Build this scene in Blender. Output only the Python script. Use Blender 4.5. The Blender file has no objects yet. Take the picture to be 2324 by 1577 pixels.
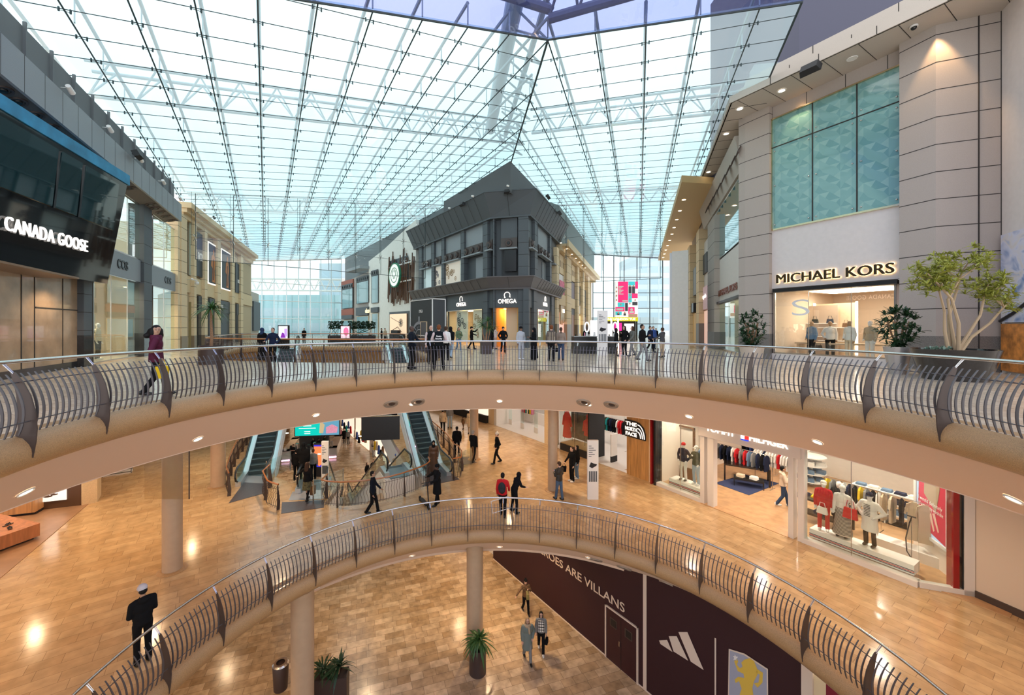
import bpy, bmesh, math, random
from mathutils import Vector, Matrix, geometry
random.seed(7)
SC = bpy.context.scene
COL = SC.collection
F, CX0, HY, EYE = 901.6, 1101.6, 743.2, 1.62      # focal length in px, principal column, horizon row, eye height
PI = math.pi
# ------------------------------------------------------------------ camera
cam = bpy.data.cameras.new('camera'); camo = bpy.data.objects.new('camera', cam); COL.objects.link(camo)
cam.sensor_width = 36; cam.sensor_fit = 'HORIZONTAL'; cam.lens = 36 * F / 2324
cam.shift_x = (1162 - CX0) / 2324; cam.shift_y = -(788.5 - HY) / 2324
cam.clip_start = 0.05; cam.clip_end = 600
camo.location = (0, 0, EYE); camo.rotation_euler = (PI / 2, 0, 0)
SC.camera = camo
# ------------------------------------------------------------------ world / view
w = bpy.data.worlds.new('world'); SC.world = w; w.use_nodes = True
nt = w.node_tree; nt.nodes.clear()
bg = nt.nodes.new('ShaderNodeBackground'); out = nt.nodes.new('ShaderNodeOutputWorld')
tc = nt.nodes.new('ShaderNodeTexCoord'); mp = nt.nodes.new('ShaderNodeMapping'); mp.inputs['Scale'].default_value = (1, 1, 2.2)
nz = nt.nodes.new('ShaderNodeTexNoise'); nz.inputs['Scale'].default_value = 2.1; nz.inputs['Detail'].default_value = 5
rp = nt.nodes.new('ShaderNodeValToRGB')
rp.color_ramp.elements[0].position = .36; rp.color_ramp.elements[0].color = (.86, .93, 1, 1)
rp.color_ramp.elements[1].position = .58; rp.color_ramp.elements[1].color = (1, 1, 1, 1)
L = nt.links.new
L(tc.outputs['Generated'], mp.inputs[0]); L(mp.outputs[0], nz.inputs[0]); L(nz.outputs[0], rp.inputs[0])
L(rp.outputs[0], bg.inputs[0]); L(bg.outputs[0], out.inputs[0]); bg.inputs[1].default_value = 1.85
SC.view_settings.view_transform = 'Standard'; SC.view_settings.look = 'None'
SC.view_settings.gamma = 1; SC.view_settings.exposure = 0.15; SC.view_settings.use_curve_mapping = False
# ------------------------------------------------------------------ levels and the ring
Z1, Z2, Z3 = 0.0, -6.0, -11.9
CZ2, CZ3 = -1.87, -7.94                        # ceilings of the middle and the bottom level
RX, RY, RH = .43, 7.47, 7.76                   # centre and radius of the round void
def G(px, py, z0):                             # floor point of level z0 seen at a pixel
    d = F * (EYE - z0) / (py - HY); return ((px - CX0) / F * d, d)
def GZ(px, d): return ((px - CX0) / F * d, d)
def rp2(a, r): a = math.radians(a); return (RX + r * math.sin(a), RY + r * math.cos(a))
# ------------------------------------------------------------------ materials
MATS = {}
def mat(name, col=(.5, .5, .5), rough=.6, metal=0, emit=0, ecol=None, spec=.5, noise=0, nscale=8, bump=0, bscale=60, coat=0):
    if name in MATS: return MATS[name]
    m = bpy.data.materials.new(name); m.use_nodes = True; MATS[name] = m
    t = m.node_tree; b = t.nodes['Principled BSDF']
    b.inputs['Base Color'].default_value = (*col, 1); b.inputs['Roughness'].default_value = rough
    b.inputs['Metallic'].default_value = metal; b.inputs['Specular IOR Level'].default_value = spec
    b.inputs['Coat Weight'].default_value = coat
    if emit:
        b.inputs['Emission Color'].default_value = (*(ecol or col), 1); b.inputs['Emission Strength'].default_value = emit
    if noise or bump:
        tcn = t.nodes.new('ShaderNodeTexCoord')
    if noise:
        n = t.nodes.new('ShaderNodeTexNoise'); n.inputs['Scale'].default_value = nscale; n.inputs['Detail'].default_value = 6
        r = t.nodes.new('ShaderNodeValToRGB'); r.color_ramp.elements[0].position = .3; r.color_ramp.elements[1].position = .7
        r.color_ramp.elements[0].color = (*[c * (1 - noise) for c in col], 1)
        r.color_ramp.elements[1].color = (*[min(1, c * (1 + noise)) for c in col], 1)
        t.links.new(tcn.outputs['Object'], n.inputs[0]); t.links.new(n.outputs[0], r.inputs[0]); t.links.new(r.outputs[0], b.inputs['Base Color'])
    if bump:
        n2 = t.nodes.new('ShaderNodeTexNoise'); n2.inputs['Scale'].default_value = bscale; n2.inputs['Detail'].default_value = 3
        bn = t.nodes.new('ShaderNodeBump'); bn.inputs['Strength'].default_value = bump; bn.inputs['Distance'].default_value = .01
        t.links.new(tcn.outputs['Object'], n2.inputs[0]); t.links.new(n2.outputs[0], bn.inputs['Height']); t.links.new(bn.outputs[0], b.inputs['Normal'])
    return m
def emat(name, col, s): return mat(name, col, .6, emit=s, ecol=col)
def glass(name, tint=(.93, .97, .97), refl=1.0, rough=.0, power=1.0, ior=1.5, haze=0.0, hcol=(.9, .97, 1)):
    """thin sheet: tinted transparency whose tint deepens with the path length, plus a Fresnel mirror"""
    if name in MATS: return MATS[name]
    m = bpy.data.materials.new(name); m.use_nodes = True; MATS[name] = m
    t = m.node_tree; t.nodes.clear(); N = t.nodes.new; L = t.links.new
    o = N('ShaderNodeOutputMaterial'); ge = N('ShaderNodeNewGeometry'); dt = N('ShaderNodeVectorMath'); dt.operation = 'DOT_PRODUCT'
    L(ge.outputs['Incoming'], dt.inputs[0]); L(ge.outputs['Normal'], dt.inputs[1])
    ab = N('ShaderNodeMath'); ab.operation = 'ABSOLUTE'; L(dt.outputs['Value'], ab.inputs[0])
    mx = N('ShaderNodeMath'); mx.operation = 'MAXIMUM'; mx.inputs[1].default_value = .12; L(ab.outputs[0], mx.inputs[0])
    dv = N('ShaderNodeMath'); dv.operation = 'DIVIDE'; dv.inputs[0].default_value = power; L(mx.outputs[0], dv.inputs[1])
    cb = N('ShaderNodeCombineColor')
    for i, c in enumerate(tint):
        p = N('ShaderNodeMath'); p.operation = 'POWER'; p.inputs[0].default_value = c; L(dv.outputs[0], p.inputs[1]); L(p.outputs[0], cb.inputs[i])
    tr = N('ShaderNodeBsdfTransparent'); L(cb.outputs[0], tr.inputs[0])
    gl = N('ShaderNodeBsdfGlossy'); gl.inputs['Roughness'].default_value = rough; gl.inputs['Color'].default_value = (refl, refl, refl, 1)
    fr = N('ShaderNodeFresnel'); fr.inputs['IOR'].default_value = ior
    # both faces of a sheet reflect like the outer one
    mxs = N('ShaderNodeMixShader'); sub = N('ShaderNodeMath'); sub.operation = 'SUBTRACT'; sub.inputs[0].default_value = 1; L(mx.outputs[0], sub.inputs[1])
    pw = N('ShaderNodeMath'); pw.operation = 'POWER'; pw.inputs[1].default_value = 4.0; L(sub.outputs[0], pw.inputs[0])
    ma = N('ShaderNodeMath'); ma.operation = 'MULTIPLY_ADD'; ma.inputs[1].default_value = .85; ma.inputs[2].default_value = .07; L(pw.outputs[0], ma.inputs[0])
    L(ma.outputs[0], mxs.inputs[0]); L(tr.outputs[0], mxs.inputs[1]); L(gl.outputs[0], mxs.inputs[2])
    last = mxs
    if haze:
        di = N('ShaderNodeBsdfTranslucent'); di.inputs[0].default_value = (*hcol, 1)
        m2 = N('ShaderNodeMixShader'); m2.inputs[0].default_value = haze; L(mxs.outputs[0], m2.inputs[1]); L(di.outputs[0], m2.inputs[2]); last = m2
    L(last.outputs[0], o.inputs[0]); return m
def stone(name, c1, c2, mortar, rot=0, bw=.9, rh=.3, rough=.16, gap=.006, off=.5, var=.5, spec=.5, rot2=None):
    if name in MATS: return MATS[name]
    m = bpy.data.materials.new(name); m.use_nodes = True; MATS[name] = m
    t = m.node_tree; b = t.nodes['Principled BSDF']; N = t.nodes.new; L = t.links.new
    tcn = N('ShaderNodeTexCoord'); mp = N('ShaderNodeMapping'); mp.inputs['Rotation'].default_value = (0, 0, math.radians(rot))
    br = N('ShaderNodeTexBrick'); br.inputs['Scale'].default_value = 1; br.inputs['Brick Width'].default_value = bw; br.inputs['Row Height'].default_value = rh
    br.inputs['Mortar Size'].default_value = gap; br.inputs['Mortar Smooth'].default_value = .1; br.inputs['Bias'].default_value = 0
    br.offset = off; br.squash = .62; br.squash_frequency = 3
    br.inputs['Color1'].default_value = (*c1, 1); br.inputs['Color2'].default_value = (*c2, 1); br.inputs['Mortar'].default_value = (*mortar, 1)
    nz = N('ShaderNodeTexNoise'); nz.inputs['Scale'].default_value = 3.5; nz.inputs['Detail'].default_value = 8
    mr = N('ShaderNodeMapRange'); mr.inputs['To Min'].default_value = 1 - .28 * var; mr.inputs['To Max'].default_value = 1 + .28 * var
    mr.inputs['From Min'].default_value = .3; mr.inputs['From Max'].default_value = .7
    vm = N('ShaderNodeVectorMath'); vm.operation = 'MULTIPLY'
    cbx = N('ShaderNodeCombineXYZ')
    L(tcn.outputs['Object'], mp.inputs[0]); src = mp.outputs[0]
    if rot2 is not None:                              # the paving changes direction along a line across the floor
        m2 = N('ShaderNodeMapping'); m2.inputs['Rotation'].default_value = (0, 0, math.radians(rot2)); L(tcn.outputs['Object'], m2.inputs[0])
        sx = N('ShaderNodeSeparateXYZ'); L(tcn.outputs['Object'], sx.inputs[0]); gt = N('ShaderNodeMath'); gt.operation = 'GREATER_THAN'; gt.inputs[1].default_value = 2.5; L(sx.outputs[0], gt.inputs[0])
        mv = N('ShaderNodeMix'); mv.data_type = 'VECTOR'; L(gt.outputs[0], mv.inputs[0]); L(mp.outputs[0], mv.inputs[4]); L(m2.outputs[0], mv.inputs[5]); src = mv.outputs[1]
    L(src, br.inputs[0]); L(src, nz.inputs[0]); L(nz.outputs[0], mr.inputs[0])
    for i in range(3): L(mr.outputs[0], cbx.inputs[i])
    L(br.outputs[0], vm.inputs[0]); L(cbx.outputs[0], vm.inputs[1]); L(vm.outputs[0], b.inputs['Base Color'])
    r2 = N('ShaderNodeMapRange'); r2.inputs['To Min'].default_value = rough * .7; r2.inputs['To Max'].default_value = rough * 1.5; L(nz.outputs[0], r2.inputs[0]); L(r2.outputs[0], b.inputs['Roughness'])
    b.inputs['Specular IOR Level'].default_value = spec
    bn = N('ShaderNodeBump'); bn.inputs['Strength'].default_value = .25; bn.inputs['Distance'].default_value = .004; bn.invert = True
    L(br.outputs[1], bn.inputs['Height']); L(bn.outputs[0], b.inputs['Normal'])
    return m
def wood(name, col, scale=3, rot=(0, 0, 0), rough=.4):
    if name in MATS: return MATS[name]
    m = bpy.data.materials.new(name); m.use_nodes = True; MATS[name] = m
    t = m.node_tree; b = t.nodes['Principled BSDF']; N = t.nodes.new; L = t.links.new
    tcn = N('ShaderNodeTexCoord'); mp = N('ShaderNodeMapping'); mp.inputs['Scale'].default_value = (scale * 6, scale * 6, scale * .5); mp.inputs['Rotation'].default_value = rot
    nz = N('ShaderNodeTexNoise'); nz.inputs['Scale'].default_value = 1.4; nz.inputs['Detail'].default_value = 5; nz.inputs['Distortion'].default_value = .5
    r = N('ShaderNodeValToRGB'); r.color_ramp.elements[0].position = .3; r.color_ramp.elements[1].position = .7
    r.color_ramp.elements[0].color = (*[c * .68 for c in col], 1); r.color_ramp.elements[1].color = (*[min(1, c * 1.2) for c in col], 1)
    L(tcn.outputs['Object'], mp.inputs[0]); L(mp.outputs[0], nz.inputs[0]); L(nz.outputs[0], r.inputs[0]); L(r.outputs[0], b.inputs['Base Color'])
    b.inputs['Roughness'].default_value = rough
    return m
# ------------------------------------------------------------------ mesh builder
class MB:
    def __init__(s): s.v = []; s.f = []; s.m = []
    def add(s, vs, fs, m=0):
        o = len(s.v); s.v += [tuple(p) for p in vs]; s.f += [tuple(i + o for i in f) for f in fs]; s.m += [m] * len(fs); return s
    def hexa(s, p, m=0):
        return s.add(p, [(0, 3, 2, 1), (4, 5, 6, 7), (0, 1, 5, 4), (1, 2, 6, 5), (2, 3, 7, 6), (3, 0, 4, 7)], m)
    def box(s, x0, x1, y0, y1, z0, z1, m=0):
        if x0 > x1: x0, x1 = x1, x0
        if y0 > y1: y0, y1 = y1, y0
        if z0 > z1: z0, z1 = z1, z0
        return s.hexa([(x0, y0, z0), (x1, y0, z0), (x1, y1, z0), (x0, y1, z0), (x0, y0, z1), (x1, y0, z1), (x1, y1, z1), (x0, y1, z1)], m)
    def quad(s, a, b, c, d, m=0): return s.add([a, b, c, d], [(0, 1, 2, 3)], m)
    def prism(s, poly, z0, z1, m=0):
        n = len(poly); vs = [(x, y, z0) for x, y in poly] + [(x, y, z1) for x, y in poly]
        return s.add(vs, [tuple(range(n))[::-1], tuple(range(n, 2 * n))] + [(i, (i + 1) % n, (i + 1) % n + n, i + n) for i in range(n)], m)
    def prism_y(s, poly, y0, y1, m=0):               # polygon in x,z extruded along y
        n = len(poly); vs = [(x, y0, z) for x, z in poly] + [(x, y1, z) for x, z in poly]
        return s.add(vs, [tuple(range(n)), tuple(range(n, 2 * n))[::-1]] + [(i, i + n, (i + 1) % n + n, (i + 1) % n) for i in range(n)], m)
    def prism_x(s, poly, x0, x1, m=0):               # polygon in y,z extruded along x
        n = len(poly); vs = [(x0, y, z) for y, z in poly] + [(x1, y, z) for y, z in poly]
        return s.add(vs, [tuple(range(n))[::-1], tuple(range(n, 2 * n))] + [(i, (i + 1) % n, (i + 1) % n + n, i + n) for i in range(n)], m)
    def tube(s, pts, r, n=8, m=0, closed=False, caps=True):
        P = [Vector(p) for p in pts]; k = len(P); R = r if isinstance(r, (list, tuple)) else [r] * k
        vs = []; up = None
        for i, p in enumerate(P):
            if closed: d = P[(i + 1) % k] - P[i - 1]
            else: d = P[min(i + 1, k - 1)] - P[max(i - 1, 0)]
            if d.length < 1e-9: d = Vector((0, 0, 1))
            d.normalize()
            if up is None: up = Vector((0, 0, 1)) if abs(d.z) < .9 else Vector((1, 0, 0))
            a = d.cross(up)
            if a.length < 1e-3: a = d.cross(Vector((0, 1, 0)))
            a.normalize(); b = a.cross(d); up = b
            for j in range(n):
                t = 2 * PI * j / n; vs.append(p + a * (math.cos(t) * R[i]) + b * (math.sin(t) * R[i]))
        fs = []
        for i in range(k if closed else k - 1):
            for j in range(n):
                q = (i + 1) % k; fs.append((i * n + j, i * n + (j + 1) % n, q * n + (j + 1) % n, q * n + j))
        if caps and not closed: fs += [tuple(range(n))[::-1], tuple(range((k - 1) * n, k * n))]
        return s.add(vs, fs, m)
    def rect_sweep(s, pts, w, h, m=0, closed=False):   # rectangular bar along a level path, w across, h up
        P = [Vector(p) for p in pts]; k = len(P); vs = []
        for i, p in enumerate(P):
            d = (P[(i + 1) % k] - P[i - 1]) if closed else (P[min(i + 1, k - 1)] - P[max(i - 1, 0)])
            d.z = 0; d.normalize(); a = Vector((-d.y, d.x, 0)) * (w / 2)
            vs += [p + a, p - a, p - a + Vector((0, 0, h)), p + a + Vector((0, 0, h))]
        fs = []
        for i in range(k if closed else k - 1):
            q = (i + 1) % k
            for j in range(4): fs.append((i * 4 + j, i * 4 + (j + 1) % 4, q * 4 + (j + 1) % 4, q * 4 + j))
        if not closed: fs += [(3, 2, 1, 0), tuple((k - 1) * 4 + j for j in range(4))]
        return s.add(vs, fs, m)
    def lathe(s, prof, n=24, c=(0, 0, 0), a0=0, a1=360, m=0, sy=1, close_prof=False):
        full = abs(a1 - a0 - 360) < 1e-6; k = n if full else n + 1; vs = []; q = len(prof)
        for i in range(k):
            a = math.radians(a0 + (a1 - a0) * i / n)
            for r, z in prof: vs.append((c[0] + r * math.sin(a), c[1] + r * math.cos(a) * sy, c[2] + z))
        fs = []
        for i in range(n):
            j = (i + 1) % k
            for p in range(q if close_prof else q - 1):
                p2 = (p + 1) % q; fs.append((i * q + p, j * q + p, j * q + p2, i * q + p2))
        return s.add(vs, fs, m)
    def cyl(s, x, y, z0, z1, r, r2=None, n=16, m=0, sy=1):
        r2 = r if r2 is None else r2
        return s.lathe([(0.0001, z0), (r, z0), (r2, z1), (0.0001, z1)], n, (x, y, 0), m=m, sy=sy)
    def ell(s, c, r, n=10, k=7, m=0):
        if not isinstance(r, (tuple, list)): r = (r, r, r)
        vs = []
        for i in range(k + 1):
            t = PI * i / k; z = math.cos(t); q = max(math.sin(t), 1e-3)
            for j in range(n):
                a = 2 * PI * j / n; vs.append((c[0] + r[0] * q * math.cos(a), c[1] + r[1] * q * math.sin(a), c[2] + r[2] * z))
        fs = [(i * n + j, i * n + (j + 1) % n, (i + 1) * n + (j + 1) % n, (i + 1) * n + j) for i in range(k) for j in range(n)]
        return s.add(vs, fs, m)
    def cap(s, p, q, r1, r2, n=9, m=0):                # tapered capsule
        P, Q = Vector(p), Vector(q); d = Q - P; ln = max(d.length, 1e-4); d = d / ln; pts = []; rs = []
        for a in (90, 60, 30): pts.append(P - d * (r1 * math.sin(math.radians(a)))); rs.append(max(r1 * math.cos(math.radians(a)), 1e-3))
        pts += [P, P + d * ln * .5, Q]; rs += [r1, (r1 + r2) / 2, r2]
        for a in (30, 60, 90): pts.append(Q + d * (r2 * math.sin(math.radians(a)))); rs.append(max(r2 * math.cos(math.radians(a)), 1e-3))
        return s.tube(pts, rs, n, m)
    def xf(s, M, i0=0):
        s.v = s.v[:i0] + [tuple(M @ Vector(p)) for p in s.v[i0:]]; return s
    def mesh(s, name, mats):
        me = bpy.data.meshes.new(name); me.from_pydata(s.v, [], s.f); 
        for m in (mats if isinstance(mats, (list, tuple)) else [mats]): me.materials.append(m)
        if any(s.m): me.polygons.foreach_set('material_index', s.m)
        return me
    def build(s, name, mats, parent=None, loc=None, rot=None, smooth=False, fix=True):
        me = s.mesh(name, mats)
        if fix:
            b = bmesh.new(); b.from_mesh(me); bmesh.ops.recalc_face_normals(b, faces=b.faces); b.to_mesh(me); b.free()
        if smooth:
            me.shade_smooth()
            try: me.set_sharp_from_angle(angle=math.radians(40))
            except Exception: pass
        return link(bpy.data.objects.new(name, me), parent, loc, rot)
def link(o, parent=None, loc=None, rot=None):
    COL.objects.link(o)
    if parent: o.parent = parent
    if loc: o.location = loc
    if rot: o.rotation_euler = rot if isinstance(rot, (tuple, list)) else (0, 0, rot)
    return o
def tag(o, label=None, cat=None, group=None, kind=None):
    if label: o['label'] = label
    if cat: o['category'] = cat
    if group: o['group'] = group
    if kind: o['kind'] = kind
    return o
def thing(name, label, cat, loc=(0, 0, 0), rz=0, group=None):
    o = bpy.data.objects.new(name, None); o.empty_display_size = .2
    link(o, None, loc, rz); return tag(o, label, cat, group)
def struct(mb, name, mats, fr=None, loc=None, rot=None, **k):
    if fr: loc = (fr.p0[0], fr.p0[1], 0); rot = fr.rz
    return tag(mb.build(name, mats, None, loc, rot, **k), kind='structure')
def dup(r, loc=None, rz=None, label=None):
    def rec(o, par):
        c = o.copy(); COL.objects.link(c); c.parent = par
        for ch in o.children: rec(ch, c)
        return c
    c = rec(r, None)
    if loc: c.location = loc
    if rz is not None: c.rotation_euler = (0, 0, rz)
    if label: c['label'] = label
    return c
class Fr:                                            # a wall line: x along it (left to right), y away from the viewer, z up
    def __init__(s, p0, p1):
        s.p0 = p0; s.p1 = p1; d = Vector((p1[0] - p0[0], p1[1] - p0[1])); s.len = d.length; s.d = d / s.len
        s.rz = math.atan2(d.y, d.x); s.loc = (p0[0], p0[1], 0)
    def s_(s, px, off=0):
        t = (px - CX0) / F; x0 = s.p0[0] - s.d.y * off; y0 = s.p0[1] + s.d.x * off
        return (t * y0 - x0) / (s.d.x - t * s.d.y)
    def z(s, px, py, off=0):
        dep = s.p0[1] + s.d.x * off + s.d.y * s.s_(px, off); return EYE + (HY - py) / F * dep
    def at(s, x, y=0, z=0): return (s.p0[0] + s.d.x * x - s.d.y * y, s.p0[1] + s.d.y * x + s.d.x * y, z)
    def thing(s, name, label, cat, x=0, y=0, z=0, group=None): return thing(name, label, cat, s.at(x, y, z), s.rz, group)
def text(st, size, m, parent=None, loc=(0, 0, 0), rot=0, depth=.03, bold=0.0, width=None, name='lettering', align='CENTER', sp=1.0):
    cu = bpy.data.curves.new(name, 'FONT'); cu.body = st; cu.size = size; cu.extrude = depth / 2; cu.offset = 0 if 'M' in st else bold; cu.align_x = align
    cu.align_y = 'CENTER'; cu.resolution_u = 4 if size >= .3 else 2; cu.space_character = sp
    o = bpy.data.objects.new(name, cu); me = bpy.data.meshes.new_from_object(o); bpy.data.objects.remove(o)
    xs = [v.co.x for v in me.vertices]; k = 1
    if width and xs: k = width / max(1e-6, max(xs) - min(xs))
    for v in me.vertices: x, y, z = v.co; v.co = (x * k, -z, y)
    me.materials.clear(); me.materials.append(m)
    if 'M' in st and bold:                             # heavier stroke: the glyphs once more, slightly to each side
        bm = bmesh.new(); bm.from_mesh(me); g = bmesh.ops.duplicate(bm, geom=list(bm.faces)); dv = {v for v in g['geom'] if isinstance(v, bmesh.types.BMVert)}
        for v in bm.verts: v.co.x += bold * 1.2 if v in dv else -bold * 1.2
        for v in dv: v.co.z += bold; v.co.y += .0008
        bm.to_mesh(me); bm.free()
    return link(bpy.data.objects.new(name, me), parent, loc, rot)
BAKE = []                                            # meshes to be evaluated once at the end of the script
# ------------------------------------------------------------------ base materials
M_up = stone('stone upper', (.60, .46, .32), (.70, .56, .41), (.36, .27, .19), 28, .9, .3, .15, .004, var=.35, spec=.6)
M_mid = stone('stone middle', (.46, .30, .155), (.56, .39, .215), (.24, .15, .085), -34, .95, .33, .14, .004, spec=.6, rot2=58)
M_bot = stone('stone bottom', (.36, .24, .13), (.58, .44, .29), (.2, .14, .09), -18, .8, .34, .2, .006, var=.9)
M_cream = mat('cream plaster', (.78, .59, .45), .75)
M_agg = mat('pebble aggregate', (.42, .245, .11), .28, noise=.36, nscale=110, bump=.5, bscale=160)
M_steel = mat('brushed steel', (.62, .60, .58), .24, 1)
M_bronze = mat('painted brown steel', (.085, .062, .055), .42, .35)
M_bar = mat('painted bar steel', (.11, .10, .105), .4, .4)
M_black = mat('black', (.008, .008, .009), .35)
M_matte = mat('matte black', (.015, .015, .017), .7)
M_white = mat('white paint', (.78, .76, .73), .6)
M_dgrey = mat('dark grey panel', (.075, .085, .095), .55, noise=.05, nscale=40)
M_grey = mat('grey panel', (.25, .275, .295), .55, noise=.05, nscale=40)
M_beige = mat('beige stone panel', (.72, .56, .35), .7, noise=.08, nscale=20)
M_taupe = mat('taupe panel', (.41, .355, .31), .7, noise=.05, nscale=60)
M_taupel = mat('light taupe panel', (.50, .445, .39), .7, noise=.05, nscale=60)
M_off = mat('off-white stone', (.66, .61, .57), .6, noise=.03, nscale=5)
M_joint = mat('joint shadow gap', (.03, .025, .022), .8)
M_glass = glass('clear shop glass', (.95, .98, .97))
M_bal = glass('balustrade glass', (.95, .985, .98))
M_lamp = emat('warm lamp glow', (1, .86, .62), 14)
M_lampw = emat('white lamp glow', (1, .95, .88), 9)
M_ring = mat('speaker ring metal', (.3, .26, .22), .4, .3)
M_orange = mat('varnished orange timber', (.42, .15, .045), .25, coat=.5)
# ================================================================== plans
def catmull(P, k=5):
    n = len(P); o = []
    for i in range(n):
        p0, p1, p2, p3 = [Vector(P[(i + j - 1) % n]) for j in range(4)]
        for q in range(k):
            t = q / k; o.append(tuple(.5 * ((2 * p1) + (p2 - p0) * t + (2 * p0 - 5 * p1 + 4 * p2 - p3) * t * t + (3 * p1 - p0 - 3 * p2 + p3) * t ** 3)))
    return o
OV = catmull([(-14.2, 20.6), (-12, 19.3), (-8, 18.5), (-4.6, 18.1), (-2.9, 18.7), (-2.5, 20.6), (-3.3, 23.5), (-4.9, 28), (-6.5, 32.6), (-8.4, 34.2), (-13, 34.6), (-17.6, 34), (-19.4, 31.5), (-18.1, 27.6), (-16.4, 24), (-15.3, 22)])
HM = [(-10.75, 20.3), (-9.5, 19.5), (-7.15, 19.5), (-6.95, 17.1), (-6.0, 16.95), (-4.9, 17.25), (-3.9, 17.9), (-3.2, 18.7), (-2.85, 19.4), (-3.2, 20.9), (-4.0, 21.5), (-5.9, 26), (-9, 34), (-12.5, 42), (-21, 42), (-18, 34)]
ringpts = lambda r, n=96: [(RX + r * math.sin(2 * PI * i / n), RY + r * math.cos(2 * PI * i / n)) for i in range(n)]
def slab(name, outer, holes, z, th, m, kind='structure'):
    """a horizontal plate with holes: top, underside and the hole edges"""
    loops = [[Vector((x, y, 0)) for x, y in l] for l in [outer] + holes]
    tri = geometry.tessellate_polygon(loops); flat = [p for l in loops for p in l]; b = MB()
    n = len(flat); vs = [(p.x, p.y, z) for p in flat] + [(p.x, p.y, z - th) for p in flat]
    fs = [tuple(t) for t in tri] + [(t[2] + n, t[1] + n, t[0] + n) for t in tri]; o = 0
    for l in loops:
        k = len(l); fs += [(o + i, o + (i + 1) % k, o + (i + 1) % k + n, o + i + n) for i in range(k)]; o += k
    b.add(vs, fs); return tag(b.build(name, m), kind=kind)
OUT = [(-30, -6), (30, -6), (48, 82), (-52, 82)]
slab('floor', OUT, [ringpts(7.62), OV], Z1, .3, M_up)
slab('floor', OUT, [ringpts(7.62), HM], Z2, .3, M_mid)
slab('floor', OUT, [], Z3, .3, M_bot)
def grow(P, d):
    c = Vector((sum(p[0] for p in P) / len(P), sum(p[1] for p in P) / len(P)))
    return [tuple(Vector(p[:2]) + (Vector(p[:2]) - c).normalized() * d) for p in P]
slab('ceiling', OUT, [ringpts(9.55), grow(OV, .9)], CZ2 + .12, .12, M_cream)
slab('ceiling', OUT, [ringpts(9.55), grow(HM, .3)], CZ3 + .12, .12, M_cream)
# bullnose rim and the sloping underside of each ring
for z in (Z1, Z2):
    b = MB(); P = [(7.66, .0)]
    for a in range(90, 271, 15): P.append((7.66 + .27 * math.cos(math.radians(a)) * 1.0, -.275 + .275 * math.sin(math.radians(a))))
    P = [(7.9, .001)] + [(r, zz) for r, zz in P] + [(7.9, -.55)]
    b.lathe(P, 128, (RX, RY, z)); tag(b.build('trim_1' if z == 0 else 'trim_2', M_agg, smooth=True), kind='structure')
    b = MB(); b.lathe([(7.62, -.5), (7.7, -.57), (9.58, CZ2)], 128, (RX, RY, z)); tag(b.build('ceiling', M_cream, smooth=True), kind='structure')
# rims of the escalator openings
def rim(P, z, name):
    b = MB(); n = len(P); c = Vector((sum(p[0] for p in P) / n, sum(p[1] for p in P) / n)); vs = []; prof = [(.35, .004)] + [(.02 + .2 * math.cos(math.radians(a)), -.2 + .2 * math.sin(math.radians(a))) for a in range(90, 271, 30)][0:] 
    prof = [(.3, .004), (.05, .004), (-.08, -.06), (-.14, -.2), (-.1, -.36), (.05, -.45), (.3, -.5), (.8, CZ2)]
    for i, p in enumerate(P):
        t = Vector(P[(i + 1) % n]) - Vector(P[i - 1]); t.normalize(); nn = Vector((t.y, -t.x))
        if nn.dot(Vector(p) - c) < 0: nn = -nn
        for r, q in prof: vs.append((p[0] + nn.x * r, p[1] + nn.y * r, z + q))
    q = len(prof); fs = [(i * q + j, ((i + 1) % n) * q + j, ((i + 1) % n) * q + j + 1, i * q + j + 1) for i in range(n) for j in range(q - 1)]
    b.add(vs, fs); tag(b.build(name, M_agg, smooth=True), kind='structure')
rim(OV, Z1, 'trim_3')
bb = MB(); vs = [(x, y, Z2 - .01) for x, y in HM] + [(x, y, CZ3) for x, y in HM]; n = len(HM)
bb.add(vs, [(i, (i + 1) % n, (i + 1) % n + n, i + n) for i in range(n)]); tag(bb.build('trim_4', M_white), kind='structure')
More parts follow.
